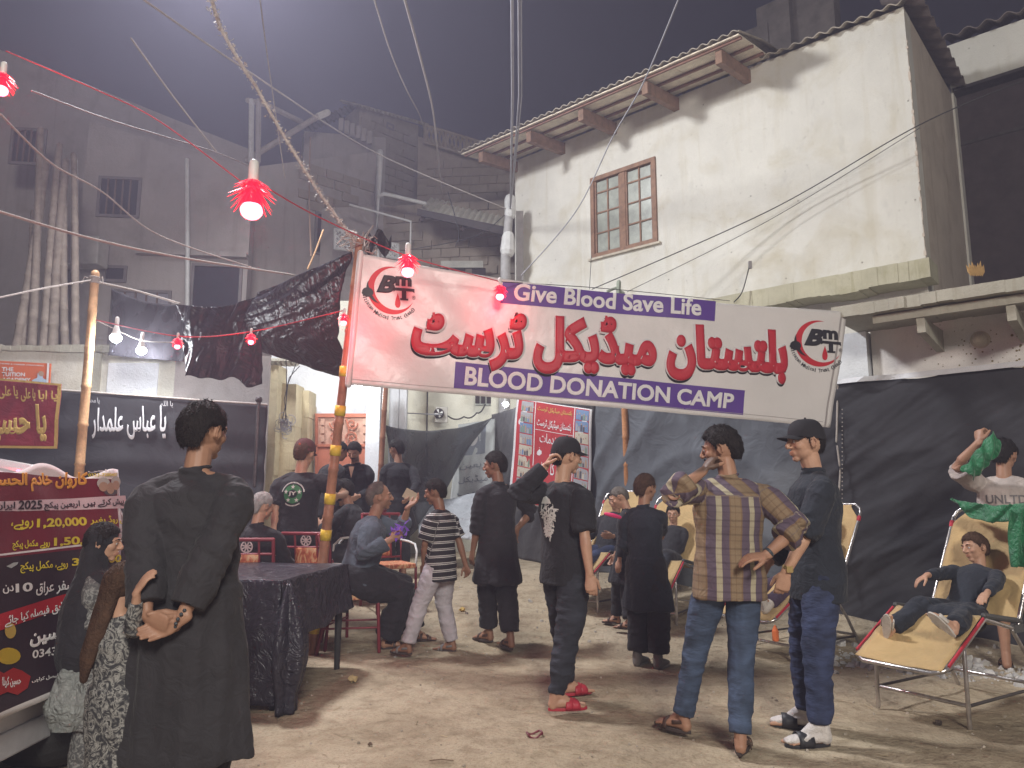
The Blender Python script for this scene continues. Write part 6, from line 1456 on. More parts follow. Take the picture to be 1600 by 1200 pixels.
        if cap.get('brim', True):
            q = MB(); br = lambda u, v: CP(.074 * math.sin((u - .5) * 2.3) * (1 + .06 * v), -.010 + .103 * math.cos((u - .5) * 2.3) * (1 - .0 * v) + (.070 * v) * (math.cos((u - .5) * 2.6) * .5 + .5), .044 - .014 * v - .018 * (abs(u - .5) * 2) ** 2)
            q.sheet(br, 18, 8, .003 * s); q.build('brim', cap['m'], t, local=True, smooth=True)
    # ---- trousers
    out = dict(t=t, s=s, S=S, P=P, Rs=Rs, HP=HP, hc=hc, wr=wr, el=el, sh=sh, kn=kn_, an=an, feet=feet, M=M)
    sd = (px * 7) % 31
    if bot:
        q = MB(); rt_, rk, ra_ = bot['r']; e = bot.get('end', .95)
        q.tube([P + Rp @ V((0, 0, -.10)), P + Rp @ V((0, -.01, -.02)), P + Rp @ V((0, 0, .06))], [(.140 * f, .105 * f), (.155 * f, .118 * f), (.145 * f, .11 * f)], 18, ref=(1, 0, 0), cap=False)
        for k_ in (1, -1):
            A2 = kn_[k_].lerp(an[k_], e); mid = kn_[k_].lerp(A2, .5)
            q.tube([hj[k_] + V((0, 0, .02)), hj[k_].lerp(kn_[k_], .45), kn_[k_], mid, A2], [rt_ * .96 * f, rt_ * f, rk, (rk + ra_) / 2 * 1.02, ra_], 16, ref=(1, 0, 0), cap=(True, False))
        wrk = bot.get('wr', .006)
        def dl(p):
            k_ = min(1, max(0, (P.z - p.z) / .3)) if not seat else .7
            sh_ = 1 - abs(noise.noise(V((p.x * 7, p.y * 7, p.z * 13 + sd)))) * 2
            return wrk * (sh_ * .8 + noise.noise(V((p.x * 16, p.y * 16, p.z * 30))) * .5) * (.4 + .6 * k_) + wrk * .8 * noise.noise(V((p.x * 4, p.y * 4, p.z * 5)))
        finish(q, 'trousers', bot['m'], t, s, vox * 1.05, 3, disp=dl)
    # ---- upper garment
    if top:
        q = MB(); L_ = top.get('loose', 1.0) * f; sl = top.get('sleeve', 2); kurta = top.get('hem') is not None; lg_ = top.get('len', -.12)
        P2 = lambda x, y, z: P + (Rp if z < .05 else Rs) @ V((x, y, z))
        rings = [(lg_, .176, .134), (-.02, .172, .132), (.10, .155, .120), (.20, .156, .120), (.32, .172, .126), (.41, .160, .108), (.46, .105, .080), (.487, .064, .060)]
        q.tube([P2(0, -.006 if z > .3 else 0, z) for z, _, _ in rings], [(a * L_ * (1 if z < .42 else 1 / L_), c * L_ * (1 if z < .42 else 1 / L_)) for z, a, c in rings], 24, ref=Rs @ V((1, 0, 0)), cap=False)
        q.tube([S(-.158 * sw, -.012, .418), S(-.08, -.014, .448), S(0, -.016, .458), S(.08, -.014, .448), S(.158 * sw, -.012, .418)], [.050, .052, .05, .052, .050], 12, ref=(0, 0, 1))
        for k_ in (1, -1):
            slk = sl if not isinstance(sl, (tuple, list)) else sl[0 if k_ == 1 else 1]
            ru, re_, rw = top.get('rs', (.066, .054, .042)); c_s = S(0, 0, .34); pts = [sh[k_].lerp(c_s, .42), sh[k_].lerp(c_s, .13), sh[k_].lerp(el[k_], .10).lerp(c_s, .05), sh[k_].lerp(el[k_], .28)]; rad = [.050 * f, min(.052, ru * .74) * f, ru * .86 * f, ru * f]
            if slk <= 1:
                pts += [sh[k_].lerp(el[k_], slk * .5), sh[k_].lerp(el[k_], slk)]; rad += [ru * .98 * f, (ru * (1 - slk) + re_ * slk) * 1.04 * f]
            else:
                pts += [sh[k_].lerp(el[k_], .5), el[k_], el[k_].lerp(wr[k_], (slk - 1) * .5), el[k_].lerp(wr[k_], (slk - 1) * .96)]; rad += [(ru + re_) / 2 * f, re_, (re_ + rw) / 2, rw]
                if top.get('rolled'): pts.append(el[k_].lerp(wr[k_], slk - 1)); rad[-1] *= 1.12; rad.append(rw * 1.1)
            q.tube(pts, rad, 14, ref=(0, 0, 1), cap=(True, False))
        if top.get('collar'):
            for a_ in range(9):
                an_ = a_ * .7; 
            q.tube([S(.056 * math.cos(i * .449 + 1.9), -.008 + .056 * math.sin(i * .449 + 1.9), .497 + .012 * math.sin(i * .449)) + V((0, 0, 0)) for i in range(14)], (.012), 7)
            q.tube([S(.050 * math.cos(i * .449 + 1.9), -.008 + .052 * math.sin(i * .449 + 1.9), .515 - .008 * math.sin(i * .449)) for i in range(14)], (.008), 7)
        if kurta and not seat:
            hz_ = top['hem']; kc = (kn_[1] + kn_[-1]) / 2; w0 = top.get('flare', .20); mk = lambda z: P.lerp(V((kc.x, kc.y, z)), min(1, (P.z - z) / .45) * .6)
            spread_ = abs(kn_[1].x - kn_[-1].x) * .28; dsp = abs(kn_[1].y - kn_[-1].y) * .35
            zz = [P.z + .05, P.z - .08, P.z - (P.z - hz_) * .5, hz_ + .03, hz_]
            q.tube([V((mk(z).x, mk(z).y, z)) for z in zz], [(.172 * L_, .132 * L_), (.180 * L_, .142 * L_), ((w0 * .94 + spread_ * .5) * L_, (w0 * .72 + dsp * .6) * L_), ((w0 + spread_) * L_, (w0 * .78 + dsp) * L_), ((w0 + spread_) * L_, (w0 * .78 + dsp) * L_)], 24, ref=(1, 0, 0), cap=False)
        if kurta and seat:
            for k_ in (1, -1):
                q.tube([hj[k_], hj[k_].lerp(kn_[k_], .5), kn_[k_], kn_[k_].lerp(an[k_], top.get('drop', .35))], [.125 * f, .112 * f, .095, .09], 16, ref=(1, 0, 0))
            mid = (kn_[1] + kn_[-1]) / 2; q.tube([P, (P + mid) / 2 + V((0, 0, -.01)), mid + V((0, 0, -.01)), mid.lerp((an[1] + an[-1]) / 2, top.get('drop', .35) * .8)], [(.16, .10), (.16, .085), (.15, .07), (.15, .055)], 18, ref=(1, 0, 0))
        fa = top.get('fold', .013); dec = top.get('cut')
        def dt(p):
            q_ = p - P; z = q_.dot(Rs @ V((0, 0, 1)))
            g1 = 1 - abs(noise.noise(V((p.x * 4 + z * 3, p.y * 4, p.z * 5 + sd)))) * 2.4
            g2 = noise.noise(V((p.x * 11, p.y * 11 + sd, p.z * 14)))
            v = fa * (.55 * g1 + .35 * g2)
            if kurta and z < 0: v = v * .5 + fa * 1.5 * noise.noise(V((p.x * 13, p.y * 13, p.z * 1.6 + sd))) * min(1, -z / .2)
            if noise.noise(V((p.x * 3, p.y * 3, p.z * 3 + 9))) > 0: v += fa * .25 * noise.noise(V((p.x * 26, p.y * 26, p.z * 18)))
            for k2 in (1, -1):
                w2 = p - el[k2]; r2 = w2.length
                if r2 < .13: v += .0045 * math.sin((w2.x * .5 + w2.z + w2.y * .4) * 105 + 2 * g2) * (1 - r2 / .13) ** .5
            return v
        def cut(me, co):
            a = me.attributes.new('cut_st', 'FLOAT_VECTOR', 'POINT'); RsI = np.array(Rs.inverted()); q_ = (co - np.array(P)) @ RsI.T; n = len(q_)
            st = np.zeros((n, 3), 'f'); st[:, 0] = np.where(np.abs(q_[:, 0]) < .15, q_[:, 0], q_[:, 0]) + 10; st[:, 1] = q_[:, 2] + 10
            yoke = (q_[:, 2] > .40) & (np.abs(q_[:, 0]) < .15); st[yoke, 0] = 10 + (q_[yoke, 0] * .70 + q_[yoke, 2] * .7)
            for k_ in (1, -1):
                for (a0, a1, base) in ((sh[k_], el[k_], 0), (el[k_], wr[k_], .285)):
                    A0 = np.array(a0); Dv = np.array(a1 - a0); Ln = np.linalg.norm(Dv); u_ = Dv / Ln; w_ = co - A0; tt = w_ @ u_; rad_ = np.linalg.norm(w_ - tt[:, None] * u_, axis=1)
                    lx = q_[:, 0] * k_; ok = (rad_ < .085) & (tt > (.035 if base == 0 else -.03)) & (tt < Ln + .05) & ((lx > .15 * sw) | (base > 0) & (rad_ < .066))
                    e1 = np.cross(u_, np.array((0, .3, 1.))); e1 /= np.linalg.norm(e1); e2 = np.cross(u_, e1); ang = np.arctan2(w_ @ e2, w_ @ e1)
                    st[ok, 0] = 10 + ang[ok] * .055; st[ok, 1] = 10.35 - (tt[ok] + base)
            a.data.foreach_set('vector', st.ravel())
        og = finish(q, top.get('name', 'shirt'), top['m'], t, s, vox, 3 if not kurta else 4, disp=dt, attr=cut if dec else None); out['top'] = og
        if top.get('placket'):
            pass
    # ---- footwear
    if shoes:
        for k_ in (1, -1):
            A, fdv, upv, lt = feet[k_]; kd = shoes['kind']; F = lambda x, y, z: (A + lt * x * fl + fdv * y * fl + upv * z * fl) * s
            outl = []
            for i in range(28):
                a_ = i * 2 * math.pi / 28; y_ = .075 + .125 * math.cos(a_); w_ = .037 + .011 * math.cos(a_ + .2); outl.append((math.sin(a_) * w_ + k_ * .004 * math.cos(a_), y_))
            if kd in ('sandal', 'slide', 'slipper'):
                so = MB(); so.prism([F(x, y, -.088) for x, y in outl], upv * .018 * s * fl); par_ = so.build('sandal', shoes['sole'], t, local=True, bevel=.003 * s)
                def strap(y0, y1, h, wdt, tilt=0, nm='strap'):
                    st = MB(); st.sheet(lambda u, v: F((.046 + .004) * math.cos(math.pi * u) * wdt, y0 + (y1 - y0) * v + tilt * math.cos(math.pi * u), -.078 + (h + .078) * math.sin(math.pi * u) ** .7), 16, 3, .004 * s); o_ = st.build(nm, shoes['m'], t, local=True, smooth=True); o_.parent = par_; return o_
                if kd == 'slide': strap(.055, .135, -.012, 1.0)
                elif kd == 'slipper': strap(.075, .125, -.022, .95, .02); strap(.075, .120, -.020, .95, -.025); strap(.09, .10, -.012, .5)
                else:
                    strap(.10, .125, -.030, .95, .015); strap(.070, .090, -.014, .95, -.02); strap(.13, .145, -.045, .9, .01)
                    st = MB(); st.sheet(lambda u, v: F(.042 * math.cos(math.pi * u), .045 - .085 * math.sin(math.pi * u), -.045 + .02 * v + .012 * math.sin(math.pi * u)), 16, 2, .004 * s); o_ = st.build('heel_strap', shoes['m'], t, local=True, smooth=True); o_.parent = par_
                if shoes.get('sock'):
                    sk_ = MB(); G = lambda x, y, z: A + lt * x * fl + fdv * y * fl + upv * z * fl
                    sk_.tube([G(0, 0, .10), G(0, 0, .04), G(0, -.012, -.02), G(0, -.02, -.045)], [.042, .040, .040, .036], 12); sk_.tube([G(0, -.025, -.042), G(0, .04, -.034), G(k_ * .004, .10, -.046), G(0, .155, -.052), G(0, .185, -.056)], [(.035, .03), (.038, .038), (.045, .027), (.042, .020), (.030, .014)], 14, ref=lt); sk_.tube([G(0, .0, .03), G(0, .06, -.015), G(0, .11, -.04)], [.037, .033, .02], 10)
                    finish(sk_, 'sock', shoes['sock'], t, s, .005, 3, disp=lambda p: .0015 * noise.noise(p * 40))
            else:
                sn = MB(); G = lambda x, y, z: A + lt * x * fl + fdv * y * fl + upv * z * fl
                sn.tube([G(0, -.01, .03), G(0, -.018, -.03), G(0, -.024, -.055)], [.044, .043, .040], 12); sn.tube([G(0, -.03, -.052), G(0, .04, -.040), G(0, .10, -.048), G(0, .16, -.056), G(0, .19, -.06)], [(.036, .032), (.040, .044), (.046, .032), (.043, .025), (.03, .018)], 14, ref=lt)
                finish(sn, 'shoe', shoes['m'], t, s, .006, 3, disp=lambda p: .002 * noise.noise(p * 30))
                so = MB(); so.prism([F(x * 1.12, y * 1.03, -.090) for x, y in outl], upv * .022 * s * fl); so.build('shoe_sole', shoes['sole'], t, local=True, bevel=.003 * s)
    return out
def decal(o, out_, mesh, M3, size, m, name='lettering', off=.003, cuts=0):
    """print on a garment: a flat mesh laid on the cloth by projection (M3 = local frame: x right, y up, z outwards, origin before the cloth)"""
    g_ = out_['top']; bv = BVHTree.FromPolygons([v.co for v in g_.data.vertices], [p.vertices for p in g_.data.polygons])
    bm = bmesh.new(); bm.from_mesh(mesh); bpy.data.meshes.remove(mesh)
    xs = [v.co.x for v in bm.verts]; ys = [v.co.y for v in bm.verts]; cx, cy = (min(xs) + max(xs)) / 2, (min(ys) + max(ys)) / 2; k = (size[0] / (max(xs) - min(xs)), size[1] / (max(ys) - min(ys)))
    for v in bm.verts: v.co = V(((v.co.x - cx) * k[0] + size[2], (v.co.y - cy) * k[1] + size[3], 0))
    cut_mesh(bm, .012)
    z = M3.to_3x3() @ V((0, 0, 1))
    for v in bm.verts:
        p = M3 @ v.co; h, nrm, _, dist = bv.ray_cast(p, -z)
        v.co = h + nrm * off if h else p - z * .1
    bm.normal_update(); me = bpy.data.meshes.new(name); bm.to_mesh(me); bm.free(); me.materials.append(m); x = bpy.data.objects.new(name, me); col.objects.link(x); x.parent = g_; WM[x.name] = WM[g_.name]; return x
# ---- clothing and footwear presets
SOLB, SOLR = mat('dark_sole', (.06, .045, .04), .8), mat('red_rubber', (.42, .03, .05), .45)
def kurta(m=KB, hem=.50, **k): return dict(m=m, hem=hem, name='kurta', **k)
SH = dict(m=KB, r=(.112, .092, .078), end=.90, wr=.009)
JEAN = dict(r=(.090, .066, .056), end=.97, wr=.007)
SAN = dict(kind='sandal', m=mat('brown_leather', (.07, .04, .03), .5, .3, 20), sole=SOLB)
# 1 man in the foreground, back to us, hands clasped behind him
p1 = person('tall dark haired man in a long black kurta, back to us, hands clasped behind him', 306, 3.12, 1.735, yaw=-3, twist=2, head=(-16, 3, 0), vox=.0062, skin=SK2,
    RH=(.06, -.235, .80), LH=(-.035, -.245, .835), RE=(.6, -.7, 0), LE=(-.6, -.7, 0), rhand=dict(fd=(-.85, -.12, -.42), pn=(.1, -1, .15), curl=.28, thumb=.3), lhand=dict(fd=(.95, -.1, -.35), pn=(.2, .9, .3), curl=.75, thumb=.8),
    top=kurta(KB2, .31, sleeve=1.86, loose=1.16, collar=True, flare=.195, rs=(.082, .076, .066), fold=.017), bot=SH, shoes=SAN, hairk=1.25, sw=1.08)
q = MB(); w_ = p1['wr'][1] * p1['s']; 
for k in range(12):
    a = k * math.pi / 6; q.blob(w_ + V((.036 * math.cos(a) * .5, .030 * math.sin(a), .034 * math.cos(a))), .0075, nu=7, nv=5)
q.build('bead_bracelet', mat('dark_beads', (.05, .06, .07), .3), p1['t'], local=True, smooth=True)
# 2 girl in black headscarf beside the van, 3 child with the long hair
FL1, FL2 = floral('grey_floral_print', (.27, .27, .26), (.07, .07, .075), 30), floral('dark_floral_print', (.035, .035, .04), (.36, .35, .33), 26)
p2 = person('girl in black headscarf and grey flowered dress holding a thin plastic bag beside the van', 160, 3.72, 1.20, topy=820, yaw=-62, head=(-14, 6, 0), vox=.0066, skin=SK1, hair=HB, hs=1.12, sw=.95,
    LH=('p', 131, 1008, 3.62), LE=(-.3, -1, 0), RH=(.1, .22, 1.05), lhand=dict(fd=(0, .2, -1), pn=(1, 0, 0), curl=.9, thumb=.7), top=kurta(FL1, .40, sleeve=1.9, flare=.18, loose=1.0), bot=dict(m=FL1, r=(.11, .09, .085), end=.95, wr=.008),
    shoes=dict(kind='slipper', m=mat('purple_rubber', (.16, .06, .25), .5), sole=mat('purple_rubber', (.16, .06, .25), .5)))
def scarf(pp, low, m, label=None):
    s, HP, S = pp['s'], pp['HP'], pp['S']; q = MB()
    q.blob(HP(0, -.018, .022), (.100, .112, .112), None, 18, 14); q.tube([HP(0, -.045, .03), HP(0, -.04, -.05), S(0, -.03, .44), S(0, -.05, .25), S(0, -.05, low)], [(.09, .07), (.10, .09), (.155, .105), (.205, .15), (.235, .175)], 20, ref=pp['Rs'] @ V((1, 0, 0)))
    q.tube([S(-.14, .02, .43), S(0, .08, .42), S(.14, .02, .43)], .07, 10)
    return finish(q, 'headscarf', m, pp['t'], s, .0085, 5, disp=lambda p: .012 * noise.noise(V((p.x * 12, p.y * 12, p.z * 2.5))) + .004 * noise.noise(p * 22))
scarf(p2, -.05, KB)
q = MB(); hp_ = WM[p2['t'].name] @ (p2['wr'][-1] * p2['s']); 
bgc = hp_ + V((-.04, -.03, -.09))
def bagf(u, v):
    a = u * 2 * math.pi; r_ = (.012 + .085 * min(1, v * 1.7) ** .7 * (1 - .35 * max(0, v - .75) / .25)); n = 1 + .25 * noise.noise(V((math.cos(a) * 2, math.sin(a) * 2, v * 4)))
    return bgc + V((r_ * n * math.cos(a), r_ * .6 * n * math.sin(a), .02 - .30 * v))
q.grid(bagf, 28, 20); BAGM = cloth('milky_plastic', (.34, .36, .35), .35, .8, 9, 0, .72); one('plastic_bag', q, BAGM, 'thin grey plastic bag hanging from the hand of the girl in the headscarf', 'bag', smooth=True)
p3 = person('small child with long brown hair and a dark patterned dress touching the tall man', 203, 3.10, 1.05, yaw=-22, head=(-12, 0, 0), vox=.006, skin=SK1, hair=HBR, hs=1.16, sw=.92,
    RH=('p', 214, 924, 2.84), RE=(.6, -.6, -1), LH=(-.16, .1, .75), rhand=dict(fd=(.45, .25, .9), pn=(.3, .9, -.2), curl=.3, thumb=.2), top=kurta(FL2, .30, sleeve=1.75, flare=.17, loose=.98), bot=dict(m=FL2, r=(.12, .10, .095), end=.95, wr=.008), shoes=SAN)
q = MB(); HP, S = p3['HP'], p3['S']
q.blob(HP(0, -.02, .02), (.098, .112, .112), None, 16, 12); q.tube([HP(-.0, -.07, .05), HP(-.02, -.085, -.06), S(-.06, -.12, .40), S(-.10, -.14, .24), S(-.12, -.14, .10)], [(.08, .05), (.08, .05), (.07, .045), (.055, .04), (.03, .02)], 14, ref=(1, 0, 0))
finish(q, 'long_hair', HBR, p3['t'], p3['s'], .006, 3, disp=lambda p: .007 * noise.noise(V((p.x * 40, p.y * 40, p.z * 5))))
# 4 man in cap with round emblem on the back
JYC = mat('maroon_cap', (.10, .035, .035), .8)
p4 = person('man in maroon cap and black T-shirt with a round green star emblem on his back', 466, 7.0, 1.76, topy=684, yaw=-8, lean=5, head=(-4, 12, 0), vox=.009, skin=SK1, hair=HBR, cap=dict(m=JYC), hs=1.04,
    RH=('p', 527, 775, 6.7), RE=(1, -.2, -.5), LH=('p', 427, 850, 6.9), LE=(-1, -.3, 0), rhand=dict(curl=.8), top=dict(m=TEEB, sleeve=.80, loose=1.12, len=-.30, rs=(.085, .082, .08)), bot=dict(m=KB, r=(.10, .075, .062), end=.96), shoes=SAN, eyes=False)
def back_frame(pp, z, dist=.35, yaw=0): 
    Rm = (pp['Rs'] @ Matrix.Rotation(R(yaw), 3, 'Z') @ Matrix(((1, 0, 0), (0, 0, -1), (0, 1, 0)))).to_4x4(); c = pp['P'] + pp['Rs'] @ V((0, 0, z)) + (pp['Rs'] @ Matrix.Rotation(R(yaw), 3, 'Z') @ V((0, -dist, 0)))
    return Matrix.Translation(c * pp['s']) @ Rm
bf = back_frame(p4, .30)
GRN, TW = pm('green_print', (.04, .17, .07)), pm('shirt_white', (.62, .62, .60))
dsk = flat([[(math.cos(i * .2618), math.sin(i * .2618)) for i in range(24)]]); decal(None, p4, dsk, bf, (.175, .175, 0, 0), GRN, 'emblem', .002)
def star(r_, cx, cy, rot=0): return flat([[(cx + r_ * (1 if i % 2 == 0 else .42) * math.sin(i * math.pi / 5 + rot), cy + r_ * (1 if i % 2 == 0 else .42) * math.cos(i * math.pi / 5 + rot)) for i in range(10)]])
for k in range(5):
    a = k * 2 * math.pi / 5; decal(None, p4, star(1, 0, 0), bf, (.04, .04, .066 * math.sin(a), .066 * math.cos(a)), TW, 'star', .0045)
decal(None, p4, flat([[(math.cos(i * .4), math.sin(i * .4)) for i in range(16)]]), bf, (.09, .075, 0, 0), TEEB, 'emblem', .0035)
decal(None, p4, text_mesh('JY', .03), bf, (.075, .042, 0, 0), TW, 'lettering', .0055)
for i in range(22):
    a = math.radians(165 - i * 7.2); decal(None, p4, flat([[(-.5, -.5), (.5, -.5), (.5, .5), (-.5, .5)]]), bf, (.008, .013, .105 * math.cos(a), .105 * math.sin(a)), TW, 'print_dash', .0045)
for i in range(12):
    a = math.radians(235 + i * 6.4); decal(None, p4, flat([[(-.5, -.5), (.5, -.5), (.5, .5), (-.5, .5)]]), bf, (.008, .012, .108 * math.cos(a), .108 * math.sin(a)), TW, 'print_dash', .0045)
q = MB(); q.blob(p4['HP'](0, -.112, .058) * p4['s'], (.014, .004, .016), None, 10, 8); q.build('cap_badge', pm('cap_badge', (.40, .10, .05)), p4['t'], local=True)
# 5, 6, 7, 8: men behind the table
p5 = person('man in black with his head hidden behind the leaning bamboo pole', 512, 9.2, 1.72, yaw=-38, lean=10, head=(-10, 18, 0), vox=.012, skin=SK2, top=dict(m=KB, sleeve=1.0, loose=1.1, len=-.16), bot=SH, shoes=SAN, RH=('p', 530, 775, 9.0))
p6 = person('young man in open necked black shirt looking down, facing us before the red gate', 556, 9.5, 1.70, yaw=172, head=(0, 30, -4), lean=6, vox=.010, skin=SK1, hairk=1.2, beard=dict(stubble=.6, tache=True), top=dict(m=KB, sleeve=1.9, loose=1.08, len=-.16, collar=True), bot=SH, shoes=SAN, RH=(.16, .22, 1.0), LH=(-.12, .25, 1.0))
q = MB(); S = p6['S']; q.prism([S(-.035, .135, .47) * p6['s'], S(.035, .135, .47) * p6['s'], S(0, .150, .33) * p6['s']], V((0, .012, 0))); q.build('open_neck', SK1, p6['t'], local=True)
seatfeet = lambda y=.42, w=.12: dict(RF=(w, y, .085), LF=(-w, y, .085))
p7 = person('seated bearded man in black leaning towards the left behind the older man', 562, 8.3, 1.70, yaw=72, seat=True, pelvis=(0, 0, .56), lean=16, head=(12, 14, 0), vox=.010, skin=SK2, hair=HB, hairk=1.35, beard=dict(full=True, stubble=.5), **seatfeet(), top=kurta(KB, .4, sleeve=1.9), bot=SH, shoes=SAN, RH=(.1, .40, .80), LH=(-.1, .42, .82))
p8 = person('grey haired man seated in a red chair, back to us, by the tall man', 403, 6.5, 1.70, yaw=-12, seat=True, pelvis=(0, 0, .58), lean=2, head=(-24, 10, 0), vox=.009, skin=SK1, hair=HG, **seatfeet(), top=kurta(KB, .4, sleeve=1.9, collar=True), bot=SH, shoes=SAN, RH=(.15, .40, .70), LH=(-.15, .42, .70), eyes=False)
# 9 older man in blue grey, arguing
def balding(a, z, d_):
    thr = .098 if a < .9 else .098 - .085 * (a - .9) / .5 if a < 1.4 else .013 if a < 1.95 else .013 - .085 * min(1, (a - 1.95) / .5)
    return max(0, min(1, (z - thr) / .016))
p9 = person('older balding man in a blue grey kurta, seated and arguing with a raised hand', 566, 6.7, 1.76, yaw=-78, seat=True, pelvis=(0, -.02, .62), lean=16, head=(4, -2, 0), vox=.0075, skin=SK2, hair=HGM, hairfn=balding, fat=1.12, beard=dict(stubble=.25), hs=1.03, hairk=.9,
    LH=('p', 638, 792, 6.9), LE=(-.6, .2, -1), RH=('p', 612, 842, 6.45), RE=(.5, -.6, -1), lhand=dict(fd=(0, .75, .55), pn=(.2, -.3, .9), curl=.35, spread=.5, thumb=.1), rhand=dict(fd=(0, .8, .5), pn=(-1, 0, .2), curl=1.0, thumb=.9),
    RF=('f', 604, 1014), LF=('f', 646, 1002), top=kurta(KGR, .4, sleeve=(1.80, 1.55), loose=1.08, drop=.12, fold=.016, rs=(.082, .076, .066)), bot=dict(m=KB, r=(.135, .125, .10), end=.94, wr=.015), shoes=SAN)
q = MB(); c = WM[p9['t'].name] @ (p9['wr'][1] * p9['s']) + V((.07, 0, .05))
for k in range(26):
    a = V([random.gauss(0, .03) for _ in range(3)]); q.add([c + a, c + a + V((random.uniform(-.04, .04), .01, random.uniform(-.03, .05))), c + a + V((random.uniform(-.05, .05), -.01, random.uniform(.0, .06)))], [(0, 1, 2)])
one('purple_glove', q, pm('purple_plastic', (.22, .10, .55)), 'crumpled purple plastic glove held by the arguing older man', 'glove')
# 10 boy in striped T-shirt
STR = stripe_mat('black_white_stripes', [(0, (.02, .018, .022)), (.44, (.55, .54, .53)), (.56, (.02, .018, .022)), (.66, (.55, .54, .53)), (.78, (.02, .018, .022))], True, .068)
p10 = person('boy in black and white striped T-shirt and pale grey trousers facing the older man', 690, 6.12, 1.47, yaw=66, head=(6, 12, 0), vox=.0078, skin=SK3, hs=1.08, sw=.95, lean=3, topy=748, RF=('f', 706, 1018), LF=('f', 634, 1030), ly=-2, ry=5,
    RH=('p', 728, 884, 6.62), RE=(.4, -1, -.4), LH=('p', 662, 884, 6.5), LE=(-.5, .2, -1), rhand=dict(curl=.7), top=dict(m=STR, sleeve=.85, loose=1.12, len=-.20, cut=True, rs=(.080, .076, .07), fold=.012), bot=dict(m=garment_mat('pale_grey_cotton', (.46, .43, .47)), r=(.105, .080, .068), end=.94, wr=.010), shoes=dict(kind='sandal', m=mat('grey_strap', (.2, .19, .19), .5), sole=SOLB))
# 11 man with the paper, back to us
p11 = person('man in black with his back to us holding a booklet beside the thin bamboo pole', 621, 9.4, 1.72, yaw=28, head=(22, 10, 0), vox=.010, skin=SK2, hairk=1.2, top=kurta(KB, .62, sleeve=1.7, loose=1.1, flare=.19), bot=SH, shoes=SAN, RH=('p', 640, 775, 9.1), LH=(-.1, .25, 1.1), RE=(1, -.4, -.6))
q = MB(); c = at(641, 774, 9.05); q.box(c, (.16, .02, .12), M=Matrix.Rotation(.5, 3, 'Y')); one('booklet', q, pm('booklet_paper', (.52, .42, .28)), 'small tan booklet held at the waist by the man near the thin pole', 'booklet')
# 12 man with hand on hip
p12 = person('man in a long black kurta looking left with one hand on his hip', 778, 6.5, 1.69, yaw=34, head=(38, 6, 0), vox=.0078, skin=SK3, hairk=1.1, sw=1.0, top=kurta(KB, .56, sleeve=1.35, loose=1.04, collar=True, flare=.19, rs=(.072, .066, .060)), bot=dict(m=KB, r=(.105, .09, .078), end=.86, wr=.01), shoes=SAN,
    RH=('p', 808, 826, 6.82), RE=(1, .2, .1), rhand=dict(fd=(-.25, .15, -1), pn=(.1, -.9, 0), curl=.35), LH=(-.2, .1, .82), topy=703, RF=('f', 798, 1021), LF=('f', 764, 1004), ry=-8, ly=14)
# 13 man in T-shirt and red slippers
CAPB = mat('black_cap_cotton', (.016, .015, .018), .85)
p13 = person('man in black cap, black T-shirt with white back print and red slippers, scratching his head', 883, 4.72, 1.70, yaw=-48, head=(-16, 6, 0), vox=.0068, skin=SK1, hair=HB, hairk=.6, cap=dict(m=CAPB), lean=-2, topy=681, RF=('f', 868, 1115), LF=('f', 884, 1088), ry=-30, ly=-22,
    LH=('p', 853, 728, 4.98), LE=(-.45, -1, -.8), lhand=dict(fd=(.55, .2, .8), pn=(.8, .5, -.1), curl=.75, thumb=.4), RH=('p', 924, 925, 4.80), RE=(.4, -1, -.2), rhand=dict(curl=.6, pn=(-.6, .6, 0)), top=dict(m=TEEB, sleeve=(.92, 1.95), loose=1.10, len=-.16, rs=(.080, .074, .052), fold=.014), bot=dict(m=DEN3, r=(.100, .080, .052), end=.99, wr=.014), shoes=dict(kind='slipper', m=SOLR, sole=SOLR))
bf = back_frame(p13, .27, .35, 12)
def shard(seed, w0, h0):   # dense white brush lettering in a tapering field
    rr = random.Random(seed); P_ = []
    for k in range(150):
        y = rr.uniform(-1, .55); wd = .25 + .75 * (y + 1) / 1.55; x = rr.uniform(-wd, wd); a = rr.uniform(-.5, .5) + (1.57 if rr.random() < .4 else 0); l = rr.uniform(.08, .24); t_ = rr.uniform(.02, .045)
        P_.append([(x + l * math.cos(a) - t_ * math.sin(a), y + l * math.sin(a) + t_ * math.cos(a)), (x - l * math.cos(a) - t_ * math.sin(a), y - l * math.sin(a) + t_ * math.cos(a)), (x - l * math.cos(a) + t_ * math.sin(a), y - l * math.sin(a) - t_ * math.cos(a)), (x + l * math.cos(a) + t_ * math.sin(a), y + l * math.sin(a) - t_ * math.cos(a))])
    return P_
decal(None, p13, flat(shard(3, 1, 1)), bf, (.18, .26, -.035, -.03), TW, 'back_print', .003)
decal(None, p13, flat([[(-1, 0), (-.6, .8), (0, 1), (.7, .6), (1, 0)]]), bf, (.10, .05, -.06, .115), TW, 'back_print', .003)
decal(None, p13, text_mesh('دل لله حسین', .02, True), bf, (.15, .035, -.03, .07), TW, 'lettering', .0045) if False else None
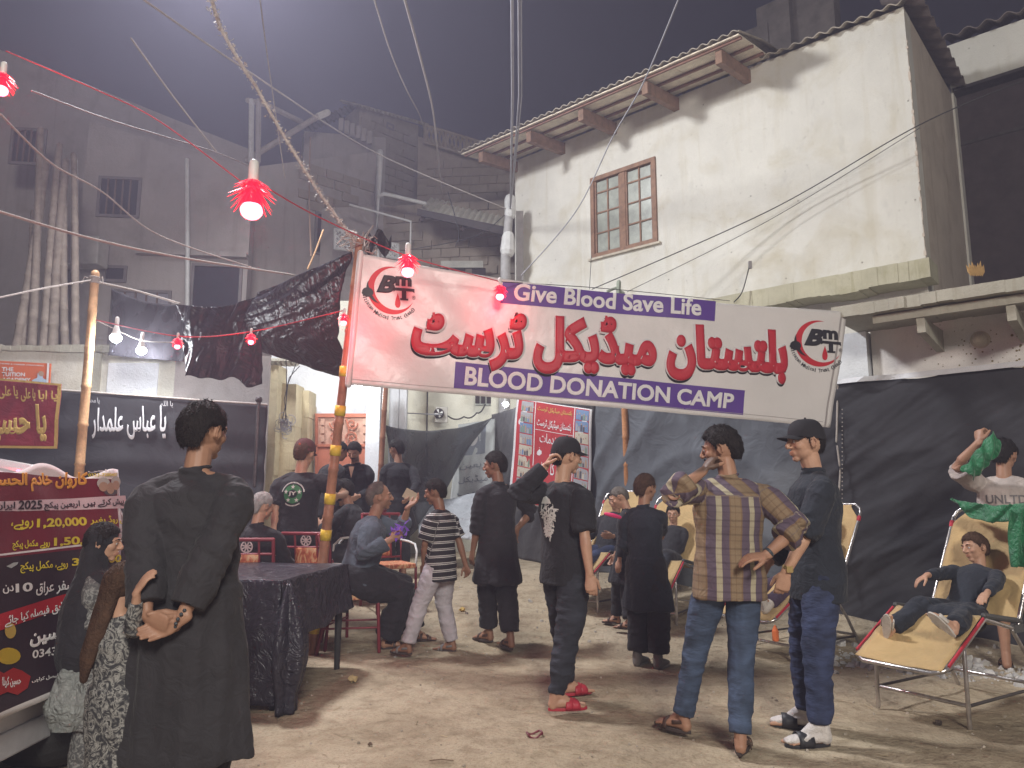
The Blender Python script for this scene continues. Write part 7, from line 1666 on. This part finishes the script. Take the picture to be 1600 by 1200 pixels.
# 14, 15 boys in front of the recliners
p14 = person('shorter boy with cropped hair looking down at a pink strap, near the recliners', 978, 6.7, 1.36, yaw=62, head=(14, 30, 0), vox=.009, skin=SK1, hair=HGM, hairk=.5, hs=1.1, sw=.92, top=kurta(KB, .55, sleeve=1.85, collar=True), bot=SH, shoes=SAN, topy=758, RF=('f', 984, 992), LF=('f', 964, 977), RH=(.1, .2, .85))
q = MB(); c = at(957, 805, 6.5); q.tube([c + V((-.06, 0, .012)), c, c + V((.07, .03, -.02))], [.014, .018, .015], 8); one('pink_strap', q, pm('pink_plastic', (.75, .05, .18)), 'bright pink strap beneath the chin of the cropped hair boy', 'strap', smooth=True)
p15 = person('boy in a long dark kurta and grey shoes, back to us, before the recliners', 1006, 5.9, 1.50, sole=1042, topy=741, yaw=-34, head=(-18, 4, 0), vox=.0078, skin=SK2, hair=HBR, hs=1.08, sw=.95, top=kurta(NAVY, .50, sleeve=1.9, loose=1.02, collar=True, flare=.19), bot=dict(m=KB, r=(.115, .10, .09), end=.90, wr=.012), shoes=dict(kind='sneaker', m=mat('grey_shoe', (.20, .19, .18), .8), sole=mat('grey_sole', (.3, .28, .26), .8)), RH=('p', 1036, 835, 6.5), LH=(-.16, .18, .95))
# 17 man in the checked shirt
TAN_, PUR_, CRE_, OCH_ = (.235, .165, .10), (.105, .075, .105), (.38, .335, .235), (.195, .125, .07)
PLA = stripe_mat('purple_tan_check', [(0, PUR_), (.24, CRE_), (.40, PUR_), (.62, OCH_), (.66, TAN_), (.78, OCH_), (.80, TAN_), (.95, OCH_)], False, .176, cross=.075)
p17 = person('man in purple and tan checked shirt and jeans, back to us, hand on hip', 1134, 3.92, 1.735, yaw=4, head=(62, 10, 0), twist=-4, vox=.0062, skin=SK2, hair=HB, hairk=1.5, beard=dict(full=False, stubble=.75, tache=True), side=2,
    LH=('p', 1100, 735, 4.12), LE=(-1, -.1, -.9), lhand=dict(fd=(.55, .3, .65), pn=(.6, .2, -.3), curl=.7, thumb=.5), RH=('p', 1196, 868, 4.02), RE=(1, -.1, .1), rhand=dict(fd=(-1, -.05, -.1), pn=(0, .3, -.8), curl=.3, thumb=.3),
    topy=662, LF=('f', 1066, 1152), RF=('f', 1158, 1184), ly=34, ry=-26, top=dict(m=PLA, sleeve=1.42, loose=1.14, len=-.15, cut=True, collar=True, rolled=True, rs=(.078, .076, .070), fold=.012), bot=dict(m=DEN, **JEAN), shoes=SAN)
q = MB(); w_ = p17['wr'][1] * p17['s']; u_ = (p17['wr'][1] - p17['el'][1]).normalized(); q.tube([w_ - u_ * .03, w_ - u_ * .016], .031, 14, cap=False); q.build('wrist_band', mat('dark_beads', (.05, .06, .07), .3), p17['t'], local=True, smooth=True)
# 18 man in the black cap
p18 = person('young man in profile with black cap, black shirt, blue jeans and white socks', 1270, 4.08, 1.76, yaw=86, head=(8, 2, 0), vox=.0058, skin=SK1, hair=HB, hairk=.55, cap=dict(m=CAPB), lean=0, LH=('p', 1222, 908, 4.24), LE=(-.3, -1, .1), RH=(.18, .22, .9), lhand=dict(fd=(.1, .25, -1), pn=(1, -.2, 0), curl=.6),
    topy=654, LF=('f', 1284, 1166), RF=('f', 1262, 1138), ly=8, ry=-12, top=dict(m=NAVY, sleeve=(1.9, 1.12), loose=1.08, len=-.20, collar=True, rs=(.078, .068, .062), fold=.012), bot=dict(m=DEN2, r=(.094, .074, .058), end=.93, wr=.011), shoes=dict(kind='slide', m=mat('black_rubber', (.03, .03, .035), .5), sole=mat('black_rubber', (.03, .03, .035), .5), sock=cloth('white_sock', (.60, .56, .54), .9, .3, 14)))
q = MB(); w_ = p18['wr'][-1] * p18['s']; u_ = (p18['wr'][-1] - p18['el'][-1]).normalized(); q.tube([w_ - u_ * .035, w_ - u_ * .018], .032, 16, cap=False); q.box(w_ - u_ * .026 + V((0, -.0, 0)) + V((-.033, 0, 0)), (.012, .034, .034)); q.build('wrist_watch', mat('gold_metal', (.6, .45, .2), .3, .1, 5, 0, metal=.8), p18['t'], local=True)
# reclining people, posed in the frame of their recliner (they face its foot end)
def recline(key, label, H, head, hw, top, bot, shoes, skin, vox, hair=HB, hs=1.0, y0=.28, hands=None, feetp=None, px=5, lean=-30, pz=.60, x0=.90, **kw):
    s = H / 1.7; M = COTS[key] @ Matrix.Translation((x0, y0, 0)) @ Matrix.Rotation(R(90), 4, 'Z'); hands = hands or {}
    return person(label, px, 0, H, M=M, seat=True, pelvis=(0, 0, pz / s), lean=lean, head=head, skin=skin, hair=hair, hs=hs, vox=vox, top=top, bot=bot, shoes=shoes, RF=feetp[0], LF=feetp[1], kn=(0, .2, 1), **hands, **kw)
SLG = mat('grey_foam_slipper', (.50, .46, .42), .85, .2, 30, .3, 90)
p19 = recline('A', 'boy in black lying back in the right recliner, grey slipper soles towards us', 1.30, (-22, 4, 10), 1, kurta(NAVY, .4, sleeve=1.85, drop=.02, loose=1.0), dict(m=NAVY, r=(.105, .085, .075), end=.95, wr=.012),
    dict(kind='slide', m=SLG, sole=SLG, points=[(-.35, .35, .95), (.55, .35, .62)], ups=[(0, -1, .3), (0, -1, .5)]), SK1, .0064, hs=1.10, hair=HBR, px=19, pz=.58, y0=.29, x0=.86, lean=-42, hairk=1.1,
    hands=dict(RH=('p', 1400, 905, 4.95), RE=(.9, 0, -.4), LH=('p', 1520, 962, 4.55), LE=(-1, -.2, -.3), rhand=dict(fd=(.5, .7, -.5), pn=(0, 0, -1), curl=.3), lhand=dict(fd=(-.1, 1, -.3), pn=(0, 0, -1), curl=.3)), feetp=[('p', 1392, 985, 4.95), ('p', 1488, 980, 4.55)])
p20 = recline('C', 'child in black lying in the recliner behind the checked shirt man, hand on belly', 1.35, (10, 10, 0), 1, kurta(KB, .4, sleeve=1.85, drop=.02), dict(m=DEN3, r=(.105, .08, .07), end=.95), SAN | dict(points=[(0, .5, .9), (0, .5, .9)], ups=[(0, -1, .5), (0, -1, .5)]), SK1, .009, hs=1.08, px=20, hands=dict(RH=(.12, .1, .85), LH=(-.05, .12, .8)), feetp=[(.12, .78, .62), (-.12, .75, .62)])
p21 = recline('D', 'person in dark jeans lying in the farthest left recliner behind the boys', 1.65, (0, 10, 0), 1, dict(m=KB, sleeve=1.9, len=-.14), dict(m=DEN2, r=(.098, .075, .065), end=.96), SAN | dict(points=[(0, .5, .9), (0, .5, .9)], ups=[(0, -1, .5), (0, -1, .5)]), SK2, .010, px=21, hands=dict(RH=(.2, .2, .8), LH=(-.2, .2, .8)), feetp=[(.14, .85, .5), (-.14, .85, .52)])
p22 = recline('B', 'person lying in the recliner hidden behind the man in the black cap, pale shoe showing', 1.6, (0, 10, 0), 1, dict(m=KB, sleeve=1.9, len=-.14), dict(m=garment_mat('purple_black_cotton', (.06, .04, .07)), r=(.10, .08, .07), end=.93), dict(kind='sneaker', m=SLG, sole=mat('pale_sole', (.55, .52, .5), .8), points=[(-.3, .4, .9), (.2, .4, .9)], ups=[(0, -1, .5), (0, -1, .5)]), SK2, .010, px=22, hands=dict(RH=(.2, .2, .8), LH=(-.1, .2, .8)), feetp=[(.13, .88, .50), (-.16, .86, .48)])
# 23 person in white printed shirt lifting the green cloth
p23 = person('man in white UNLTD shirt and brown shorts lifting a green cloth behind the right recliner', 1572, 6.0, 1.80, yaw=-38, head=(-14, 12, 0), vox=.0078, skin=SK2, hair=HB, hairk=1.3, LH=('p', 1530, 690, 5.85), LE=(-1, -.2, -.6), RH=(.45, .25, 1.35), lhand=dict(fd=(0, .3, .9), pn=(.5, .8, 0), curl=.9), ry=-10, ly=10,
    top=dict(m=garment_mat('off_white_cotton', (.46, .40, .37)), sleeve=.85, loose=1.14, len=-.20, rs=(.084, .08, .078)), bot=dict(m=garment_mat('olive_brown_cotton', (.16, .12, .07)), r=(.125, .115, .11), end=.15, wr=.012), shoes=SAN)
bf = back_frame(p23, .33, .35, 4)
decal(None, p23, text_mesh('UNLTD', .02), bf, (.27, .068, 0, 0), pm('grey_shirt_print', (.14, .13, .13)), 'lettering', .003)
decal(None, p23, flat([[(-1, 0), (1, .2), (.8, -.4), (-.9, -.3)]]), bf, (.13, .03, -.06, -.062), pm('grey_shirt_print', (.14, .13, .13)), 'printed_field', .003)
GREEN = cloth('green_satin', (.012, .145, .055), .45, .6, 6, .2, var=.35)
c0, c1, c2, c3 = at(1552, 674, 5.8), at(1500, 738, 5.6), at(1545, 735, 5.75), at(1560, 700, 5.8)
gc = thing('green_cloth', 'green satin cloth wrapped over the raised arm and the top of the right recliner', 'cloth', at(1500, 790, 5.6))
def g1(u, v): 
    a = at(1500 + 52 * u, 735 - 62 * u, 5.72); b_ = at(1522 + 40 * u, 750 - 42 * u, 5.72); p = a.lerp(b_, v); return p + V((0, -.04 * math.sin(math.pi * v) + .015 * math.sin(u * 19 + v * 7), .02 * noise.noise(V((u * 7, v * 5, 0)))))
MB().sheet(g1, 26, 16, .004).build('sleeve_drape', GREEN, gc, smooth=True)
def g2(u, v):
    y0 = 778 + 6 * u + 8 * math.sin(math.pi * u); p = at(1487 + 125 * u, y0 + (6 + 22 * abs(math.sin(math.pi * min(1, u * 1.15))) ** .6) * v, 5.50 - .55 * u); return p + V((0, .03 * math.sin(v * 5 + u * 17) - .05 * v, .012 * noise.noise(V((u * 12, v * 4, 1)))))
MB().sheet(g2, 50, 14, .004).build('back_drape', GREEN, gc, smooth=True)
def g3(u, v): p = at(1580 + 34 * u, 796 + 90 * v, 4.97); return p + V((0, .03 * math.sin(u * 12 + v * 3), 0))
MB().sheet(g3, 16, 16, .004).build('side_drape', GREEN, gc, smooth=True)
# ---- small things on the ground
def bit(px, py, label, name, cat, m, fn):
    p = gnd(px, py); q = MB(); fn(q, p); one(name, q, m, label, cat)
def crumple(r_, n=14):
    def f(q, p):
        rr = random.Random(int(p.x * 100))
        q.blob(p + V((0, 0, r_ * .6)), (r_, r_ * .8, r_ * .65), None, 9, 7)
        for i in range(len(q.v)): q.v[i] += V([rr.uniform(-1, 1) * r_ * .28 for _ in range(3)])
    return f
bit(551, 1065, 'crumpled yellowish paper on the reddish shadow beside the table', 'crumpled_paper', 'paper', mat('yellow_paper', (.50, .38, .20), .8, .2, 20), crumple(.035))
bit(835, 1150, 'dark red rubber ring lying on the sand in the foreground', 'rubber_ring', 'ring', mat('dark_red_rubber', (.16, .03, .04), .5), lambda q, p: q.tube([p + V((.045 * math.cos(a * .42), .040 * math.sin(a * .42), .01 + .012 * math.sin(a))) for a in range(16)], .006, 6))
bit(690, 1190, 'thin dry twig on the sand at the bottom of the picture', 'twig', 'twig', mat('twig_brown', (.2, .14, .09), .8), lambda q, p: q.tube([p + V((-.06, 0, .006)), p + V((0, .004, .01)), p + V((.06, -.002, .006))], .003, 5))
bit(722, 955, 'small yellow scrap of paper beyond the striped boy', 'yellow_scrap', 'paper scrap', mat('yellow_scrap', (.60, .42, .12), .7), crumple(.03))
bit(1467, 1133, 'small dark clod on the ground near the right recliner leg', 'clod', 'clod', mat('dark_clod', (.08, .06, .05), .9), crumple(.022))
bit(578, 1165, 'small round brown stone on the sand left of the ring', 'stone', 'stone', mat('brown_stone', (.16, .11, .08), .9), crumple(.013))
bit(1212, 1000, 'orange plastic bottle neck lying under the hidden recliner', 'orange_bottle', 'bottle', mat('orange_plastic', (.65, .16, .05), .5), lambda q, p: q.tube([p + V((0, 0, .0)), p + V((0, 0, .08)), p + V((0, 0, .12))], [.03, .03, .012], 10))
bit(1035, 960, 'pair of dark sandals standing on the sand behind the boy in the long kurta', 'empty_sandals', 'sandals', SOLB, lambda q, p: (q.box(p + V((0, 0, .015)), (.22, .08, .03)), q.tube([p + V((.03, -.04, .03)), p + V((.03, 0, .07)), p + V((.03, .04, .03))], .012, 6)))
